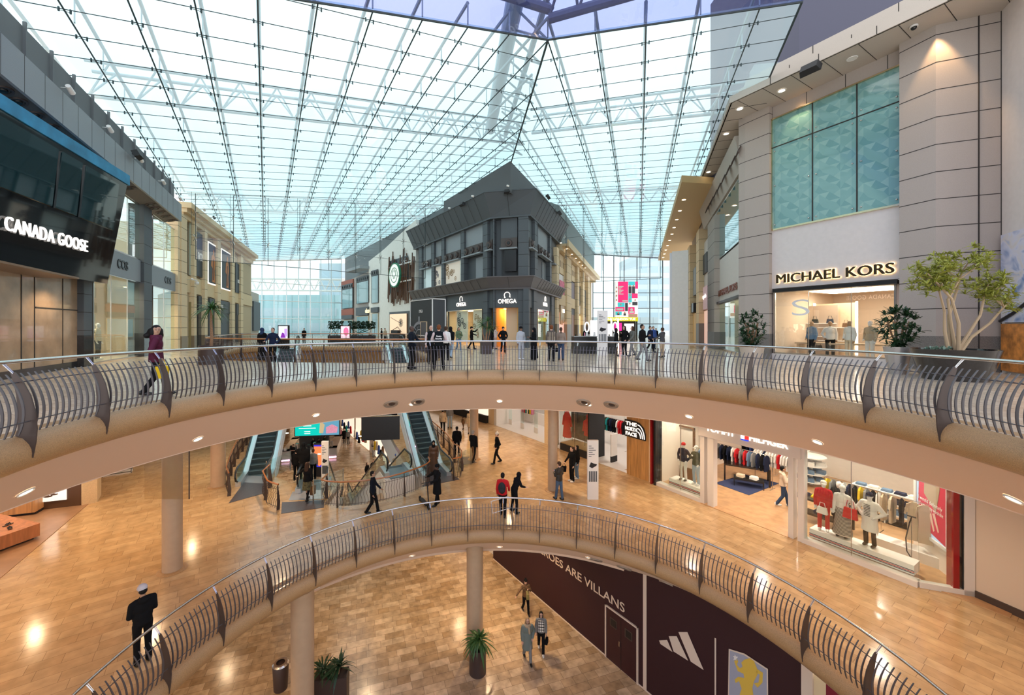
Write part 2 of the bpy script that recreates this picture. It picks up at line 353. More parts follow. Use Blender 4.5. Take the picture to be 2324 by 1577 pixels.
# ================================================================== round railings
def ring_railing(z, label, nearest=100):
    t = thing('railing', label, 'railing', (RX, RY, z))
    A0, A1 = -133, 128
    pts = lambda r, zz, a0=A0, a1=A1, n=90: [(r * math.sin(math.radians(a0 + (a1 - a0) * i / n)), r * math.cos(math.radians(a0 + (a1 - a0) * i / n)), zz) for i in range(n + 1)]
    b = MB(); b.tube(pts(RH, 1.10), .03, 10); b.build('handrail', M_steel, t, smooth=True)
    for r, zz in ((7.57, .80), (7.42, .22)):
        b = MB(); b.tube(pts(r, zz), .0095, 6); b.build('rail_bar', M_bar, t, smooth=True)
    # sickle-shaped post: plate in the radial plane
    outer = [(7.385, -.34), (7.345, -.1), (7.33, .1), (7.35, .35), (7.41, .6), (7.5, .8), (7.6, .95)]
    inner = [(7.66, .95), (7.62, .8), (7.585, .6), (7.565, .35), (7.57, .1), (7.60, .0), (7.5, -.04), (7.42, -.16)]
    pb = MB(); po = [(y, zz) for y, zz in outer] + inner; pb.prism_x(po, -.009, .009)
    pme = pb.mesh('post', M_bronze)
    bm = bmesh.new(); bm.from_mesh(pme); bmesh.ops.triangulate(bm, faces=[f for f in bm.faces if len(f.verts) > 4]); bmesh.ops.recalc_face_normals(bm, faces=bm.faces); bm.to_mesh(pme); bm.free()
    kb = MB()
    for sx in (-1, 1): kb.tube([(sx * .012, 7.62, .93), (sx * .018, RH - .01, 1.08)], .006, 5)
    kb.tube([(0, 7.60, .90), (0, 7.69, 1.0), (0, RH, 1.08)], .007, 5); kme = kb.mesh('bracket', M_steel)
    nb = MB(); prof = [(7.475, .03), (7.445, .12), (7.42, .25), (7.415, .4), (7.44, .55), (7.49, .7), (7.56, .83), (7.63, .93)]
    ws = [.008, .012, .015, .016, .016, .014, .011, .007]
    q2, w2_ = [], []
    for i in range(7):
        for t_ in (0, .5):
            a_, b_, c_, d_ = prof[max(i - 1, 0)], prof[i], prof[i + 1], prof[min(i + 2, 7)]
            q2.append(tuple(.5 * (2 * b_[k] + (c_[k] - a_[k]) * t_ + (2 * a_[k] - 5 * b_[k] + 4 * c_[k] - d_[k]) * t_ * t_ + (3 * b_[k] - a_[k] - 3 * c_[k] + d_[k]) * t_ ** 3) for k in (0, 1))); w2_.append(ws[i] + (ws[i + 1] - ws[i]) * t_)
    prof, ws = q2 + [prof[-1]], w2_ + [ws[-1]]
    vs = []
    for (r, zz), q in zip(prof, ws): vs += [(-.0085, r - q, zz), (.0085, r - q, zz), (.0085, r + q, zz), (-.0085, r + q, zz)]
    fs = [(0, 3, 2, 1), tuple(4 * 14 + i for i in range(4))] + [(4 * i + j, 4 * i + (j + 1) % 4, 4 * i + 4 + (j + 1) % 4, 4 * i + 4 + j) for i in range(14) for j in range(4)]
    nb.add(vs, fs); bme = nb.mesh('baluster', M_bar)
    step = 10.36; k0 = -13; bal = []
    for k in range(k0, 13):
        a = 1.9 + step * k
        if a < A0 or a > A1: continue
        o = link(bpy.data.objects.new('post', pme), t, (0, 0, 0), (0, 0, -math.radians(a)))
        link(bpy.data.objects.new('bracket', kme), o)
        for q in range(1, 12):
            aa = a + step * q / 12
            if aa < A1: bal.append(aa)
    def d2(a):
        x, y = rp2(a, 7.5)
        px = CX0 + F * x / y if y > .2 else 9999
        inv = 0 if -60 < px < 2384 and HY + F * (EYE - z) / max(y, .1) < 1850 else 1000
        return inv + math.hypot(x, y)
    bal.sort(key=d2)
    for a in bal[:nearest]: link(bpy.data.objects.new('baluster', bme), t, (0, 0, 0), (0, 0, -math.radians(a)))
    r = MB()
    for a in bal[nearest:]:
        i0 = len(r.v); r.add(nb.v, nb.f); r.xf(Matrix.Rotation(-math.radians(a), 4, 'Z'), i0)
    tag(r.build('baluster', M_bar, t), kind='stuff')
ring_railing(Z1, 'brown steel railing with curved balusters round the upper floor edge, at eye level')
ring_railing(Z2, 'brown steel railing with curved balusters round the opening one floor down, seen from above')
# ================================================================== oval opening railings with wavy balusters
def path_railing(P, z, label, closed=False, hm=None, stepb=.13, lean=0.0):
    t = thing('railing', label, 'railing', (P[0][0], P[0][1], z)); hm = hm or M_orange
    Q = [Vector((p[0] - P[0][0], p[1] - P[0][1], 0)) for p in P]
    b = MB(); b.tube([q + Vector((0, 0, 1.08)) for q in Q], .035, 8, closed=closed); b.build('handrail', hm, t, smooth=True)
    for zz in (.14, .86):
        b = MB(); b.tube([q + Vector((0, 0, zz)) for q in Q], .009, 5, closed=closed); b.build('rail_bar', M_bronze, t)
    R = Q + ([Q[0]] if closed else []); acc = 0; posts = []; bals = []; nxt = 0; nxp = .05
    for i in range(len(R) - 1):
        d = R[i + 1] - R[i]; ln = d.length
        if ln < 1e-6: continue
        d.normalize(); nrm = Vector((-d.y, d.x, 0))
        while nxt < acc + ln: bals.append((R[i] + d * (nxt - acc), nrm)); nxt += stepb
        while nxp < acc + ln: posts.append((R[i] + d * (nxp - acc), nrm, d)); nxp += 1.45
        acc += ln
    if not closed: posts.append((R[-1], nrm, d))
    for p, nn, dd in posts:
        b = MB(); A = [(-.09, 0), (-.11, .3), (-.07, .6), (-.03, .9), (-.02, 1.06), (.02, 1.06), (.02, .9), (.03, .6), (.03, .3), (.05, 0)]
        vs = [p + nn * u + dd * s + Vector((0, 0, v)) for s in (-.008, .008) for u, v in A]; n = len(A)
        b.add(vs, [tuple(range(n)), tuple(range(n, 2 * n))[::-1]] + [(i, (i + 1) % n, (i + 1) % n + n, i + n) for i in range(n)]); b.build('post', M_bronze, t)
    W = [(0, .05), (.035, .2), (.02, .35), (-.03, .5), (-.03, .62), (.03, .76), (.02, .88), (-.02, .96)]
    def wave(b, p, nn): b.tube([p + nn * u * .9 + Vector((nn.y, -nn.x, 0)) * u + Vector((0, 0, v)) for u, v in W], .008, 4)
    def dist(bp): return (bp[0] + Vector((P[0][0], P[0][1], 0))).length
    bals.sort(key=dist)
    if len(bals) <= 100: near, far = bals, []
    else: near, far = bals[:100], bals[100:]
    for p, nn in near:
        b = MB(); wave(b, p, nn); b.build('baluster', M_bronze, t, fix=False)
    if far:
        b = MB()
        for p, nn in far: wave(b, p, nn)
        tag(b.build('baluster', M_bronze, t, fix=False), kind='stuff')
OVo = grow(OV, .12)
path_railing(OVo, Z1, 'railing with orange timber handrail round the oval opening on the upper floor', closed=True)
path_railing(grow([(-6.95, 17.75), (-6.95, 17.1), (-6.6, 16.95), (-6.0, 16.88), (-5.4, 17.0), (-4.9, 17.17), (-4.3, 17.5), (-3.9, 17.8), (-3.5, 18.2), (-3.15, 18.6), (-2.9, 19.0), (-2.8, 19.4), (-2.95, 20.0)], .1), Z2,
             'curved railing with brown timber handrail between the two middle floor escalator landings')
# ================================================================== roof
def hL(x, y): return 14.5 + .12 * (x - 2) + .047 * (y - 31)
def hR(x, y): return 14.5 - .055 * (x - 2) + .0385 * (y - 31)
P0 = (2.0, 31.0); P1 = (2.67, 17.0)
SPL_A, SPL_B = (-4.5, 13.6), (11.6, 13.6)
roofL = [(-15.4, 10), (-22.9, 29.2), (-30.5, 48), (-36, 57.5), (-22.5, 68), (-5.2, 47.5), P0, P1, (-4.5, 14.1), (-12, 11.2)]
roofR = [P1, P0, (5.9, 43.4), (17.5, 75), (33, 74), (19.2, 33), (14.6, 21.4), (11.4, 14.3)]
lantern = [P1, (-4.5, 14.1), (-12, 11.2), (-15.4, 10), (-16, -6), (15, -6), (13.5, 8), (11.4, 14.3)]
M_roof = glass('fritted roof glass', (.73, .865, .88), power=1.03, haze=.26, hcol=(.82, .93, .94))
M_lant = glass('tinted lantern glass', (.42, .47, .72), power=1.0, haze=.06, hcol=(.4, .42, .7))
M_steelg = mat('grey roof steel', (.42, .50, .53), .5, .1)
M_cable = mat('dark roof cable', (.045, .06, .065), .45, .4)
def poly3(b, P, h, dz=0, th=.02):
    tri = geometry.tessellate_polygon([[Vector((x, y, 0)) for x, y in P]]); b.add([(x, y, h(x, y) + dz) for x, y in P], [tuple(t) for t in tri])
roof = thing('ceiling', None, None); roof['kind'] = 'structure'
b = MB(); poly3(b, roofL, hL, .12); b.build('glass_panes', M_roof, roof)
b = MB(); poly3(b, roofR, hR, .12); b.build('glass_panes', M_roof, roof)
def hN(x, y): return max(13.3, hL(*P1) - .02 * (17 - y)) + .12
b = MB()
def hP(x, y): return hL(x, y) if x < P1[0] else hR(x, y)
LN = [(x, y, (hP(x, y) if y > 9 else 14.6)) for x, y in lantern]
ctr = (3, 4, 16.2)
b.add(LN + [ctr], [(i, (i + 1) % len(LN), len(LN)) for i in range(len(LN))]); b.build('lantern_glass', M_lant, roof)
def clip(poly, o, d):
    ts = []
    n = len(poly)
    for i in range(n):
        a, c = Vector(poly[i]), Vector(poly[(i + 1) % n]); e = c - a; den = d.x * e.y - d.y * e.x
        if abs(den) < 1e-9: continue
        w_ = a - o; t = (w_.x * e.y - w_.y * e.x) / den; u = (w_.x * d.y - w_.y * d.x) / den
        if 0 <= u < 1: ts.append(t)
    ts.sort(); return [(ts[i], ts[i + 1]) for i in range(0, len(ts) - 1, 2)]
def inside(poly, p):
    r = False; n = len(poly)
    for i in range(n):
        (x1, y1), (x2, y2) = poly[i], poly[(i + 1) % n]
        if (y1 > p[1]) != (y2 > p[1]) and p[0] < (x2 - x1) * (p[1] - y1) / (y2 - y1) + x1: r = not r
    return r
def grid(poly, h, d, pl, pt, o, nm):
    d = Vector(d).normalized(); q = Vector((d.y, -d.x)); o = Vector(o)
    bl = MB(); bt = MB(); cl = MB(); beam = MB()
    for i in range(-40, 60):
        c = o + q * (pl * i)
        for a, e in clip(poly, c, d):
            A = c + d * a; E = c + d * e
            bl.tube([(A.x, A.y, h(*A) - .02), (E.x, E.y, h(*E) - .02)], .028, 5)
            beam.tube([(A.x, A.y, h(*A) + .95), (E.x, E.y, h(*E) + .95)], .07, 6)
            k = int((e - a) / 2.7)
            for j in range(k + 1):
                s = c + d * (a + j * 2.7); beam.tube([(s.x, s.y, h(*s) + .1), (s.x, s.y, h(*s) + .95)], .03, 4)
    for i in range(-60, 90):
        c = o + d * (pt * i)
        for a, e in clip(poly, c, q):
            A = c + q * a; E = c + q * e
            bt.tube([(A.x, A.y, h(*A) + .02), (E.x, E.y, h(*E) + .02)], .016, 4)
            for j in range(-40, 60):
                s = c + q * (pl * j)
                if inside(poly, s):
                    z = h(*s)
                    for u in (-.14, .14):
                        p = s + q * u; cl.box(p.x - .02, p.x + .02, p.y - .02, p.y + .02, z - .08, z + .06)
                        cl.tube([(s.x, s.y, z - .04), (p.x, p.y, z - .04)], .01, 4, caps=False)
    bl.build('glazing_bars', M_cable, roof, fix=False); bt.build('cables', M_cable, roof, fix=False)
    tag(cl.build('glass_clamps', M_cable, roof, fix=False), kind='stuff'); beam.build('outer_beams', M_steelg, roof, fix=False)
grid(roofL, hL, (-.552, 1), 1.8, 1.35, (P1[0], P1[1]), 'l')
grid(roofR, hR, (.386, 1), 1.95, 1.35, (P1[0], P1[1]), 'r')
b = MB(); b.tube([(P1[0], P1[1], hL(*P1) - .03), (P0[0], P0[1], hL(*P0) - .03)], .05, 6)
for a, c in ((P1, (-4.5, 14.1)), ((-4.5, 14.1), (-12, 11.2)), (P1, (11.4, 14.3)), ((14.6, 21.4), (11.4, 14.3))):
    b.tube([(a[0], a[1], hP(*a)), (c[0], c[1], hP(*c))], .04, 6)
b.build('ridge_bar', M_cable, roof)
# steelwork standing above the glass
def truss(b, A, B, n, hgt=1.5, r=.11):
    A, B = Vector(A), Vector(B); up = Vector((0, 0, hgt)); sd = (B - A).cross(up).normalized() * .5
    b.tube([A, B], r, 8); b.tube([A + up + sd, B + up + sd], r * .8, 8); b.tube([A + up - sd, B + up - sd], r * .8, 8)
    for i in range(n):
        p = A.lerp(B, i / n); q = A.lerp(B, (i + 1) / n); m_ = p.lerp(q, .5) + up
        for s in (sd, -sd): b.tube([p, m_ + s], r * .45, 5); b.tube([m_ + s, q], r * .45, 5)
b = MB()
truss(b, (-20, 20, 13.3), (3, 32.5, 16.6), 14); truss(b, (-30, 40, 13.6), (-6, 53, 16.3), 14); truss(b, (3.5, 30, 16.3), (20, 24, 15.2), 9); truss(b, (9, 50, 17), (27, 43, 15.6), 9)
b.tube([(P1[0] - 1.2, 15.5, 16.0), (P0[0] - 1.6, 32, 17.6)], .42, 14); b.tube([(P1[0] + .2, 16.5, 16.3), (P0[0] - .4, 32, 17.2)], .16, 8)
for i in range(9):
    y = 16 + i * 1.8; b.tube([(1.1, y, 16.2), (2.9, y + .9, 15.2)], .06, 5); b.tube([(1.1, y + 1.8, 16.4), (2.9, y + .9, 15.2)], .06, 5)
b.build('roof_trusses', M_steelg, roof)
b = MB(); M_blue = mat('blue lantern steel', (.10, .13, .24), .45, .2)
for (a, c) in (((-12, 11.6), (P1[0], 17.6)), ((P1[0], 17.6), (14, 13.7))):
    za, zc = 13.6, 15.0
    A = Vector((a[0], a[1], 14.6)); C = Vector((c[0], c[1], 15.0)) ; A.y -= .9; C.y -= .9
    b.tube([A, C], .2, 10); b.tube([A + Vector((0, -1.4, 1.4)), C + Vector((0, -1.4, 1.4))], .12, 8)
    for i in range(10):
        p = A.lerp(C, i / 10); q = A.lerp(C, (i + 1) / 10); m_ = p.lerp(q, .5) + Vector((0, -1.4, 1.4)); b.tube([p, m_], .06, 5); b.tube([m_, q], .06, 5)
b.build('lantern_trusses', M_blue, roof)
# ================================================================== upper floor: left street (black box shop, COS, beige shops)
WL = Fr((-12.16, 6), (-22.37, 29.2)); WL = Fr(WL.p0, WL.p1)
# frames run left to right as seen: the left wall runs from the camera away, which is left to right in the photo
def winstruct(fr, name, px0, px1, z0, z1, y=0.0, m=None, fm=None, seams=(), fw=.05, label=None):
    a, c = fr.s_(px0), fr.s_(px1)
    t = thing(name, None, None, fr.at(0), fr.rz); t['kind'] = 'structure'
    b = MB(); b.box(a, c, y, y + .012, z0, z1); b.build('pane', m or M_glass, t)
    b = MB()
    for u, v, p, q in ((a, c, z0, z0 + fw), (a, c, z1 - fw, z1), (a, a + fw, z0, z1), (c - fw, c, z0, z1)): b.box(u, v, y - .03, y + .05, p, q)
    for s in seams:
        u = fr.s_(s); b.box(u - .008, u + .008, y - .012, y + .02, z0, z1)
    b.build('frame', fm or M_steel, t); return t
def letters(fr, name, st, px0, px1, z, size, m, label, cat='shop sign', y=-.06, depth=.05, bold=.012, back=None):
    a, c = fr.s_(px0, y), fr.s_(px1, y); t = fr.thing(name, label, cat, (a + c) / 2, y, z)
    text(st, size, m, t, depth=depth, bold=bold, width=c - a)
    if back: back(t, a, c)
    return t
M_sign = emat('lit white letters', (1, .93, .85), .95)
M_goldl = mat('dark bronze letters', (.06, .04, .02), .3, .6)
M_halo = emat('warm halo', (1, .72, .35), 3)
# --- structural wall of the left street, columns, fascia
zf0, zf1 = 8.62, 9.75
def joints(b, x0, x1, y, z0, z1, dz, m=1, th=.012, d=.02):
    z = z0 + dz
    while z < z1 - .05: b.box(x0, x1, y - .004, y + d, z - th, z + th, m); z += dz
b = MB(); n0, n1 = 0.0, WL.s_(412, -.9)
b.box(n0, n1, -.9, -.8, zf0, zf1); b.box(n0, n1, -.8, .6, zf1 - .1, zf1); b.box(n1 - .1, n1, -.8, .6, zf0, zf1)
for s in range(0, 22):
    b.box(s * 1.0 - .006, s * 1.0 + .006, -.904, -.89, zf0, zf1, 1)
struct(b, 'trim_5', [M_grey, M_joint], WL)
b = MB(); b.box(n0, n1 + 1, -.25, -.15, zf1, 11.3)
for s in range(0, 16): b.box(s * 1.45, s * 1.45 + .06, -.34, -.25, zf1, 11.45)
struct(b, 'wall_left', mat('parapet grey', (.14, .15, .16), .7), WL)
b = MB()                                              # inclined soffit with the round ventilation rings
b.hexa([(n0, -.8, 8.70), (n1 - .1, -.8, 8.70), (n1 - .1, .1, 8.42), (n0, .1, 8.42), (n0, -.8, 8.78), (n1 - .1, -.8, 8.78), (n1 - .1, .1, 8.5), (n0, .1, 8.5)])
struct(b, 'wall_left', mat('brown soffit', (.13, .115, .105), .7), WL)
def vent_rings(fr, pxs, z, y, tilt, group, label, r=.2, th=0):
    for px in pxs:
        t = fr.thing('ventilation_nozzle', label, 'air vent', fr.s_(px, y), y, z, group)
        b = MB(); b.lathe([(r, .02), (r * .95, -.035), (r * .72, -.04), (r * .6, 0.03)], 18); M_ = Matrix.Rotation(tilt, 4, 'X'); b.xf(M_); b.build('ring', M_bronze, t, smooth=True)
        b = MB(); b.lathe([(.001, -.05), (r * .42, -.045), (r * .5, -.0)], 14); b.xf(M_); b.build('core', M_black, t, smooth=True)
for g, pxs, lb in (('round vents above the black shop box', (4, 38, 78, 113), 'round black vent under the grey fascia above the black shop box'),
                   ('round vents above the first clothes shop bay', (215, 238, 258, 276, 293), 'round black vent under the grey fascia, first bay right of the black shop box'),
                   ('round vents above the second clothes shop bay', (341, 352, 364, 376, 388), 'round black vent under the grey fascia, second bay right of the black shop box')):
    vent_rings(WL, pxs, 8.58, -.42, math.radians(-17), g, lb, .27)
def column_panels(fr, px0, px1, z0, z1, m, dz, y0=-.2, y1=.5, base=None, name='wall_left'):
    a, c = fr.s_(px0, y0), fr.s_(px1, y0); b = MB(); b.box(a, c, y0, y1, z0, z1)
    z = z0 + dz
    while z < z1 - .1: b.box(a - .003, c + .003, y0 - .004, y1, z - .012, z + .012, 1); z += dz
    if base: b.box(a - .01, c + .01, y0 - .012, y1, 0, base[0], 2)
    return struct(b, name, [m, M_joint, base[1] if base else m], fr)
M_gran = mat('black granite', (.02, .02, .022), .12, noise=.4, nscale=60)
column_panels(WL, 190, 209, 0, 4.2, M_dgrey, .75, base=(1.3, M_gran))
column_panels(WL, 327, 345, 0, 8.5, M_dgrey, 1.05, base=(1.3, M_gran))
column_panels(WL, 404, 413, 0, 9.9, M_beige, .8)
# COS bays
b = MB(); a, c = WL.s_(207), WL.s_(407); b.box(WL.s_(209), c, -.05, .2, 4.15, 5.35); struct(b, 'wall_left', M_grey, WL)
b = MB(); b.box(a, c, 5.5, 5.6, 0, 9); b.box(a, c, .1, 5.5, 4.3, 4.4); b.box(a, c, .2, 5.5, .001, .02, 1); b.box(a, a + .1, .1, 5.5, 0, 9); b.box(c - .1, c, .1, 5.5, 0, 9)
struct(b, 'wall_left', [mat('cos interior', (.72, .60, .44), .7, emit=.10), mat('cos floor', (.55, .47, .38), .3)], WL)
for k, (p0, p1) in enumerate(((210, 326), (346, 403))):
    se = [p0 + (p1 - p0) * f for f in ((.36, .68) if k == 0 else (.45,))]
    winstruct(WL, 'window_1' if k == 0 else 'window_2', p0, p1, .05, 4.15, seams=se)
    winstruct(WL, 'window_3' if k == 0 else 'window_4', p0 if k else 222, p1, 5.38, 8.5, seams=se)
letters(WL, 'shop_sign', 'COS', 266, 290, 4.75, .62, M_black, 'small COS sign letters on the grey band, nearer of the two')
letters(WL, 'shop_sign', 'COS', 374, 388, 4.72, .6, M_black, 'small COS sign letters on the grey band, farther of the two')
def ceil_lamps(pts, label, group, r=.09, e=None, m=None):
    for i, p in enumerate(pts):
        t = thing('ceiling_lamp', label, 'lamp', p, 0, group)
        b = MB(); b.lathe([(r * 1.35, 0), (r * 1.3, -.02), (r, -.015)], 12); b.build('trim_ring', M_white, t, smooth=True)
        b = MB(); b.lathe([(.001, -.012), (r, -.012)], 12); b.build('lens', m or M_lamp, t)
def spot(loc, e, col=(1, .78, .55), size=2.4, r=.08, tgt=None, blend=.6):
    l = bpy.data.lights.new('lamp_light', 'SPOT'); l.energy = e; l.color = col; l.spot_size = size; l.spot_blend = blend; l.shadow_soft_size = r
    o = link(bpy.data.objects.new('lamp_light', l), None, loc)
    if tgt: o.rotation_euler = (Vector(tgt) - Vector(loc)).to_track_quat('-Z', 'Y').to_euler()
    return o
cl = [WL.at(WL.s_(p), 1.2 + 1.3 * (i % 3), 4.28) for i, p in enumerate((225, 250, 275, 300, 318, 352, 370, 390))]
ceil_lamps(cl, 'small warm ceiling lamp inside the clothes shop window on the left', 'ceiling lamps in the left clothes shop')
for i in (1, 3, 6): spot((cl[i][0], cl[i][1], 4.2), 520, size=2.6)
for i, px in enumerate((240, 290, 370)): spot(WL.at(WL.s_(px), 2.2, 8.4), 420, (1, .85, .68), size=2.6)
# light boxes in the COS window
t = WL.thing('light_box_stand', 'pair of tall lit picture panels on stands in the clothes shop window', 'display', WL.s_(251), .9, 0)
for sx in (-.33, .33):
    b = MB(); b.box(sx - .3, sx + .3, 0, .06, 1.0, 2.05, 0); b.box(sx - .02, sx + .02, .06, .1, 0, 1.2, 1); b.build('panel', [M_black, M_black], t)
    b = MB(); b.box(sx - .2, sx + .26, -.012, 0, 1.03, 2.02); b.build('picture', emat('light box', (1, .9, .72), 2.2), t)
b = MB(); b.prism_y([(0, 0), (1.2, 0), (.25, 1.75)], 0, .05); b.build('display_board', M_white, None, WL.at(WL.s_(262), 1.3, 0), WL.rz); tag(COL.objects[-1] if False else bpy.data.objects['display_board'], 'white triangular board leaning in the clothes shop window', 'board')
# mirror of the oversized hanging garment behind the upper glass
t = WL.thing('hanging_display', 'oversized teal garments hanging behind the upper window of the clothes shop', 'display', WL.s_(285), 1.6, 5.45)
M_teal = mat('teal cloth', (.06, .20, .22), .8)
for k, x in enumerate((-2.0, -.4, 1.0)):
    b = MB(); b.lathe([(.15, 1.9), (.55, 1.6), (.5, .9), (.62, 0)], 12, (x, 0, 0), sy=.4); b.tube([(x, 0, 1.9), (x, 0, 3.0)], .012, 5); b.build('garment', M_teal, t, smooth=True)
# --- black tilted box
q = [(-13.4, 7.0), (-15.05, 16.5), (-17.3, 17.3), (-13.2, 7.0)]
CGF = Fr((-13.1, 8.2), (-15.55, 16.35))
zb, zt = 3.42, 7.7
t = thing('shopfront_box', 'black glossy tilted shopfront box with blue top and lit white CANADA GOOSE letters', 'shopfront', (0, 0, 0))
A0, A1 = Vector((*CGF.p0, 0)), Vector((*CGF.p1, 0)); inn = Vector((-CGF.d.y, CGF.d.x, 0)); back0, back1 = Vector((-15.2, 6.5, 0)), Vector((-17.4, 17.4, 0))
def Z(v, z, dx=0): return (v.x + dx, v.y, z)
out_ = -inn
bot0, bot1 = A0 - CGF.d.to_3d() * 3, A1
b = MB(); b.hexa([Z(bot0, zb), Z(bot1, zb), Z(back1, zb + .15), Z(back0, zb + .15), (bot0 + out_ * .4).to_tuple()[:2] + (zt,), (bot1 + out_ * .45 + CGF.d.to_3d() * .45).to_tuple()[:2] + (zt,), Z(back1, zt), Z(back0, zt)])
b.build('panel_body', mat('black glossy cladding', (.006, .007, .008), .06, spec=.8, coat=.6), t)
b = MB(); o0, o1 = bot0 + out_ * .45, bot1 + out_ * .5 + CGF.d.to_3d() * .55
b.hexa([Z(o0, zt), Z(o1, zt), Z(back1, zt), Z(back0, zt), Z(o0, zt + .42), Z(o1, zt + .42), Z(back1, zt + .42), Z(back0, zt + .42)])
b.build('top_band', mat('blue band', (.02, .20, .36), .5, noise=.35, nscale=1.5), t)
b = MB(); sA, sC = CGF.s_(0), CGF.s_(190)
for u, v in ((CGF.s_(-60), CGF.s_(92)), (CGF.s_(100), CGF.s_(150)), (CGF.s_(158), CGF.s_(238))):
    f0, f1 = CGF.at(u, -.30), CGF.at(v, -.30)
    b.hexa([(f0[0], f0[1], 5.6), (f1[0], f1[1], 5.6), (f1[0] - .1, f1[1], 5.6), (f0[0] - .1, f0[1], 5.6), *[(CGF.at(s, y)[0], CGF.at(s, y)[1], 7.5) for s, y in ((u, -.48), (v, -.48), (v, -.3), (u, -.3))]])
b.build('upper_glass', mat('dark teal glass', (.01, .035, .04), .03, spec=1, coat=1), t)
tl = text('CANADA GOOSE', .6, M_sign, None, depth=.05, bold=.0, width=CGF.s_(212, -.4) - CGF.s_(30, -.4), sp=1.12)
tl.parent = t; s_m = (CGF.s_(30, -.4) + CGF.s_(212, -.4)) / 2
tl.location = CGF.at(s_m, -.22, 0)[:2] + (4.62,); tl.rotation_euler = (0, 0, CGF.rz); tl['label'] = 'lit white CANADA GOOSE letters'
# its ground floor front
b = MB(); c1 = WL.s_(189, -.1); b.box(-1, c1, .0, .25, 0, 3.7)
for px in (48, 78, 142): s = WL.s_(px); b.box(s - .02, s + .02, -.012, .01, 0, 3.6, 1)
b.box(WL.s_(80), c1, -.02, 0, 2.3, 2.34, 1); b.box(-1, c1, -.02, .01, 0, .25, 2)
struct(b, 'wall_left', [mat('bronzed stone sheet', (.36, .245, .15), .22, noise=.28, nscale=1.2, coat=.5), M_joint, M_gran], WL)
b = MB(); b.box(-1, WL.s_(180, -1.1), -1.1, 0, 3.36, 3.42); struct(b, 'ceiling', mat('brown canopy', (.20, .115, .06), .35), WL)
for px in (95, 92): pass
spot(WL.at(WL.s_(100), -.9, 3.3), 160, (1, .75, .5), 2.5)
# wall spotlights on the fascia
def spot_fixture(p, rz, label, m=M_white):
    t = thing('wall_spotlight', label, 'spotlight', p, rz)
    b = MB(); b.tube([(0, 0, 0), (0, -.2, .02)], .02, 6); b.build('arm', M_steel, t)
    b = MB(); b.tube([(-.14, -.24, .04), (.14, -.24, -.06)], [.075, .09], 12); b.build('housing', m, t, smooth=True)
for px, nm in ((145, 'first'), (238, 'second'), (310, 'third'), (363, 'fourth'), (402, 'fifth')):
    spot_fixture(WL.at(WL.s_(px, -1), -.92, zf1 + .05), WL.rz, 'small white spotlight on the grey left fascia, %s from the left' % nm)
# loudspeakers (black)
def loudspeaker(p, rz, label, k=1.0):
    t = thing('loudspeaker', label, 'loudspeaker', p, rz)
    b = MB(); b.prism([(-.3 * k, 0), (.3 * k, 0), (.24 * k, -.24 * k), (-.24 * k, -.24 * k)], -.14 * k, .14 * k); b.xf(Matrix.Rotation(-.5, 4, 'X')); b.build('cabinet', M_matte, t)
    b = MB(); b.box(-.03, .03, 0, .1, .05, .25); b.build('bracket', M_black, t)
loudspeaker(WL.at(WL.s_(306, -1.1), -1.1, 9.75), WL.rz, 'black loudspeaker on the left grey fascia')
# --- beige street wall with posters
WB = Fr((-22.37, 29.2), (-29.6, 50.2))
M_beiged = mat('beige cornice', (.68, .52, .31), .7)
b = MB(); b.box(-.3, WB.len, .0, 1.2, 0, 9.9)
for z in (.9, 4.3, 5.7, 9.3): b.box(-.3, WB.len, -.012, 0, z - .012, z + .012, 1)
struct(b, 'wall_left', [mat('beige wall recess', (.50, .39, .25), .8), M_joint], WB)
b = MB(); b.box(-.5, WB.len, -.8, .4, 10.35, 10.75); b.box(-.4, WB.len, -.5, .4, 10.05, 10.35); b.box(-.3, WB.len, -.25, .4, 9.7, 10.05); b.box(-.3, WB.len, -.12, .1, 4.3, 5.55); struct(b, 'trim_6', M_beiged, WB)
for px in ((412, 425), (441, 446), (465, 471), (494, 501), (527, 533), (547, 552)):
    column_panels(WB, px[0], px[1], 0, 9.8, M_beige, .8, y0=-.35, y1=.1, base=(1.0, mat('brown granite', (.25, .18, .11), .4)))
M_poster = mat('dark poster', (.045, .05, .055), .55)
M_skin_p = mat('poster skin tone', (.55, .20, .06), .6)
M_skin_d = mat('poster skin shade', (.16, .05, .02), .6)
def poster(px0, px1, z0, z1, nm, label, mk=None, frame=None):
    a, c = WB.s_(px0, -.15), WB.s_(px1, -.15); t = WB.thing(nm, label, 'poster', (a + c) / 2, -.15, z0)
    w_ = (c - a) / 2; b = MB(); b.box(-w_, w_, -.03, .03, 0, z1 - z0); b.build('panel', M_poster, t)
    if frame:
        b = MB()
        for u, v, p, q in ((-w_, w_, -.08, .03), (-w_, w_, z1 - z0 - .03, z1 - z0 + .08), (-w_ - .08, -w_, -.08, z1 - z0 + .08), (w_, w_ + .08, -.08, z1 - z0 + .08)): b.box(u, v, -.06, .03, p, q)
        b.build('frame', mat('lit poster frame', (.9, .85, .8), .5, emit=.6, ecol=(1, .95, .9)), t)
    if mk: mk(t, w_, z1 - z0)
def fig(sc=1, dx=0):
    def f(t, w_, h):
        b = MB(); q = [(dx + u * w_ * sc, v * h) for u, v in ((-.15, .05), (.2, .05), (.12, .35), (.22, .5), (.2, .68), (.08, .76), (.1, .84), (.03, .9), (-.05, .84), (-.04, .76), (-.22, .7), (-.3, .45), (-.1, .4))]
        b.prism_y(q, -.045, -.03); b.build('figure', M_skin_p, t)
        b = MB(); b.prism_y([(dx + u * w_ * sc, v * h) for u, v in ((-.1, .1), (.05, .1), (.02, .5), (.05, .65), (-.1, .62))], -.05, -.045); b.build('figure_shade', M_skin_d, t)
    return f
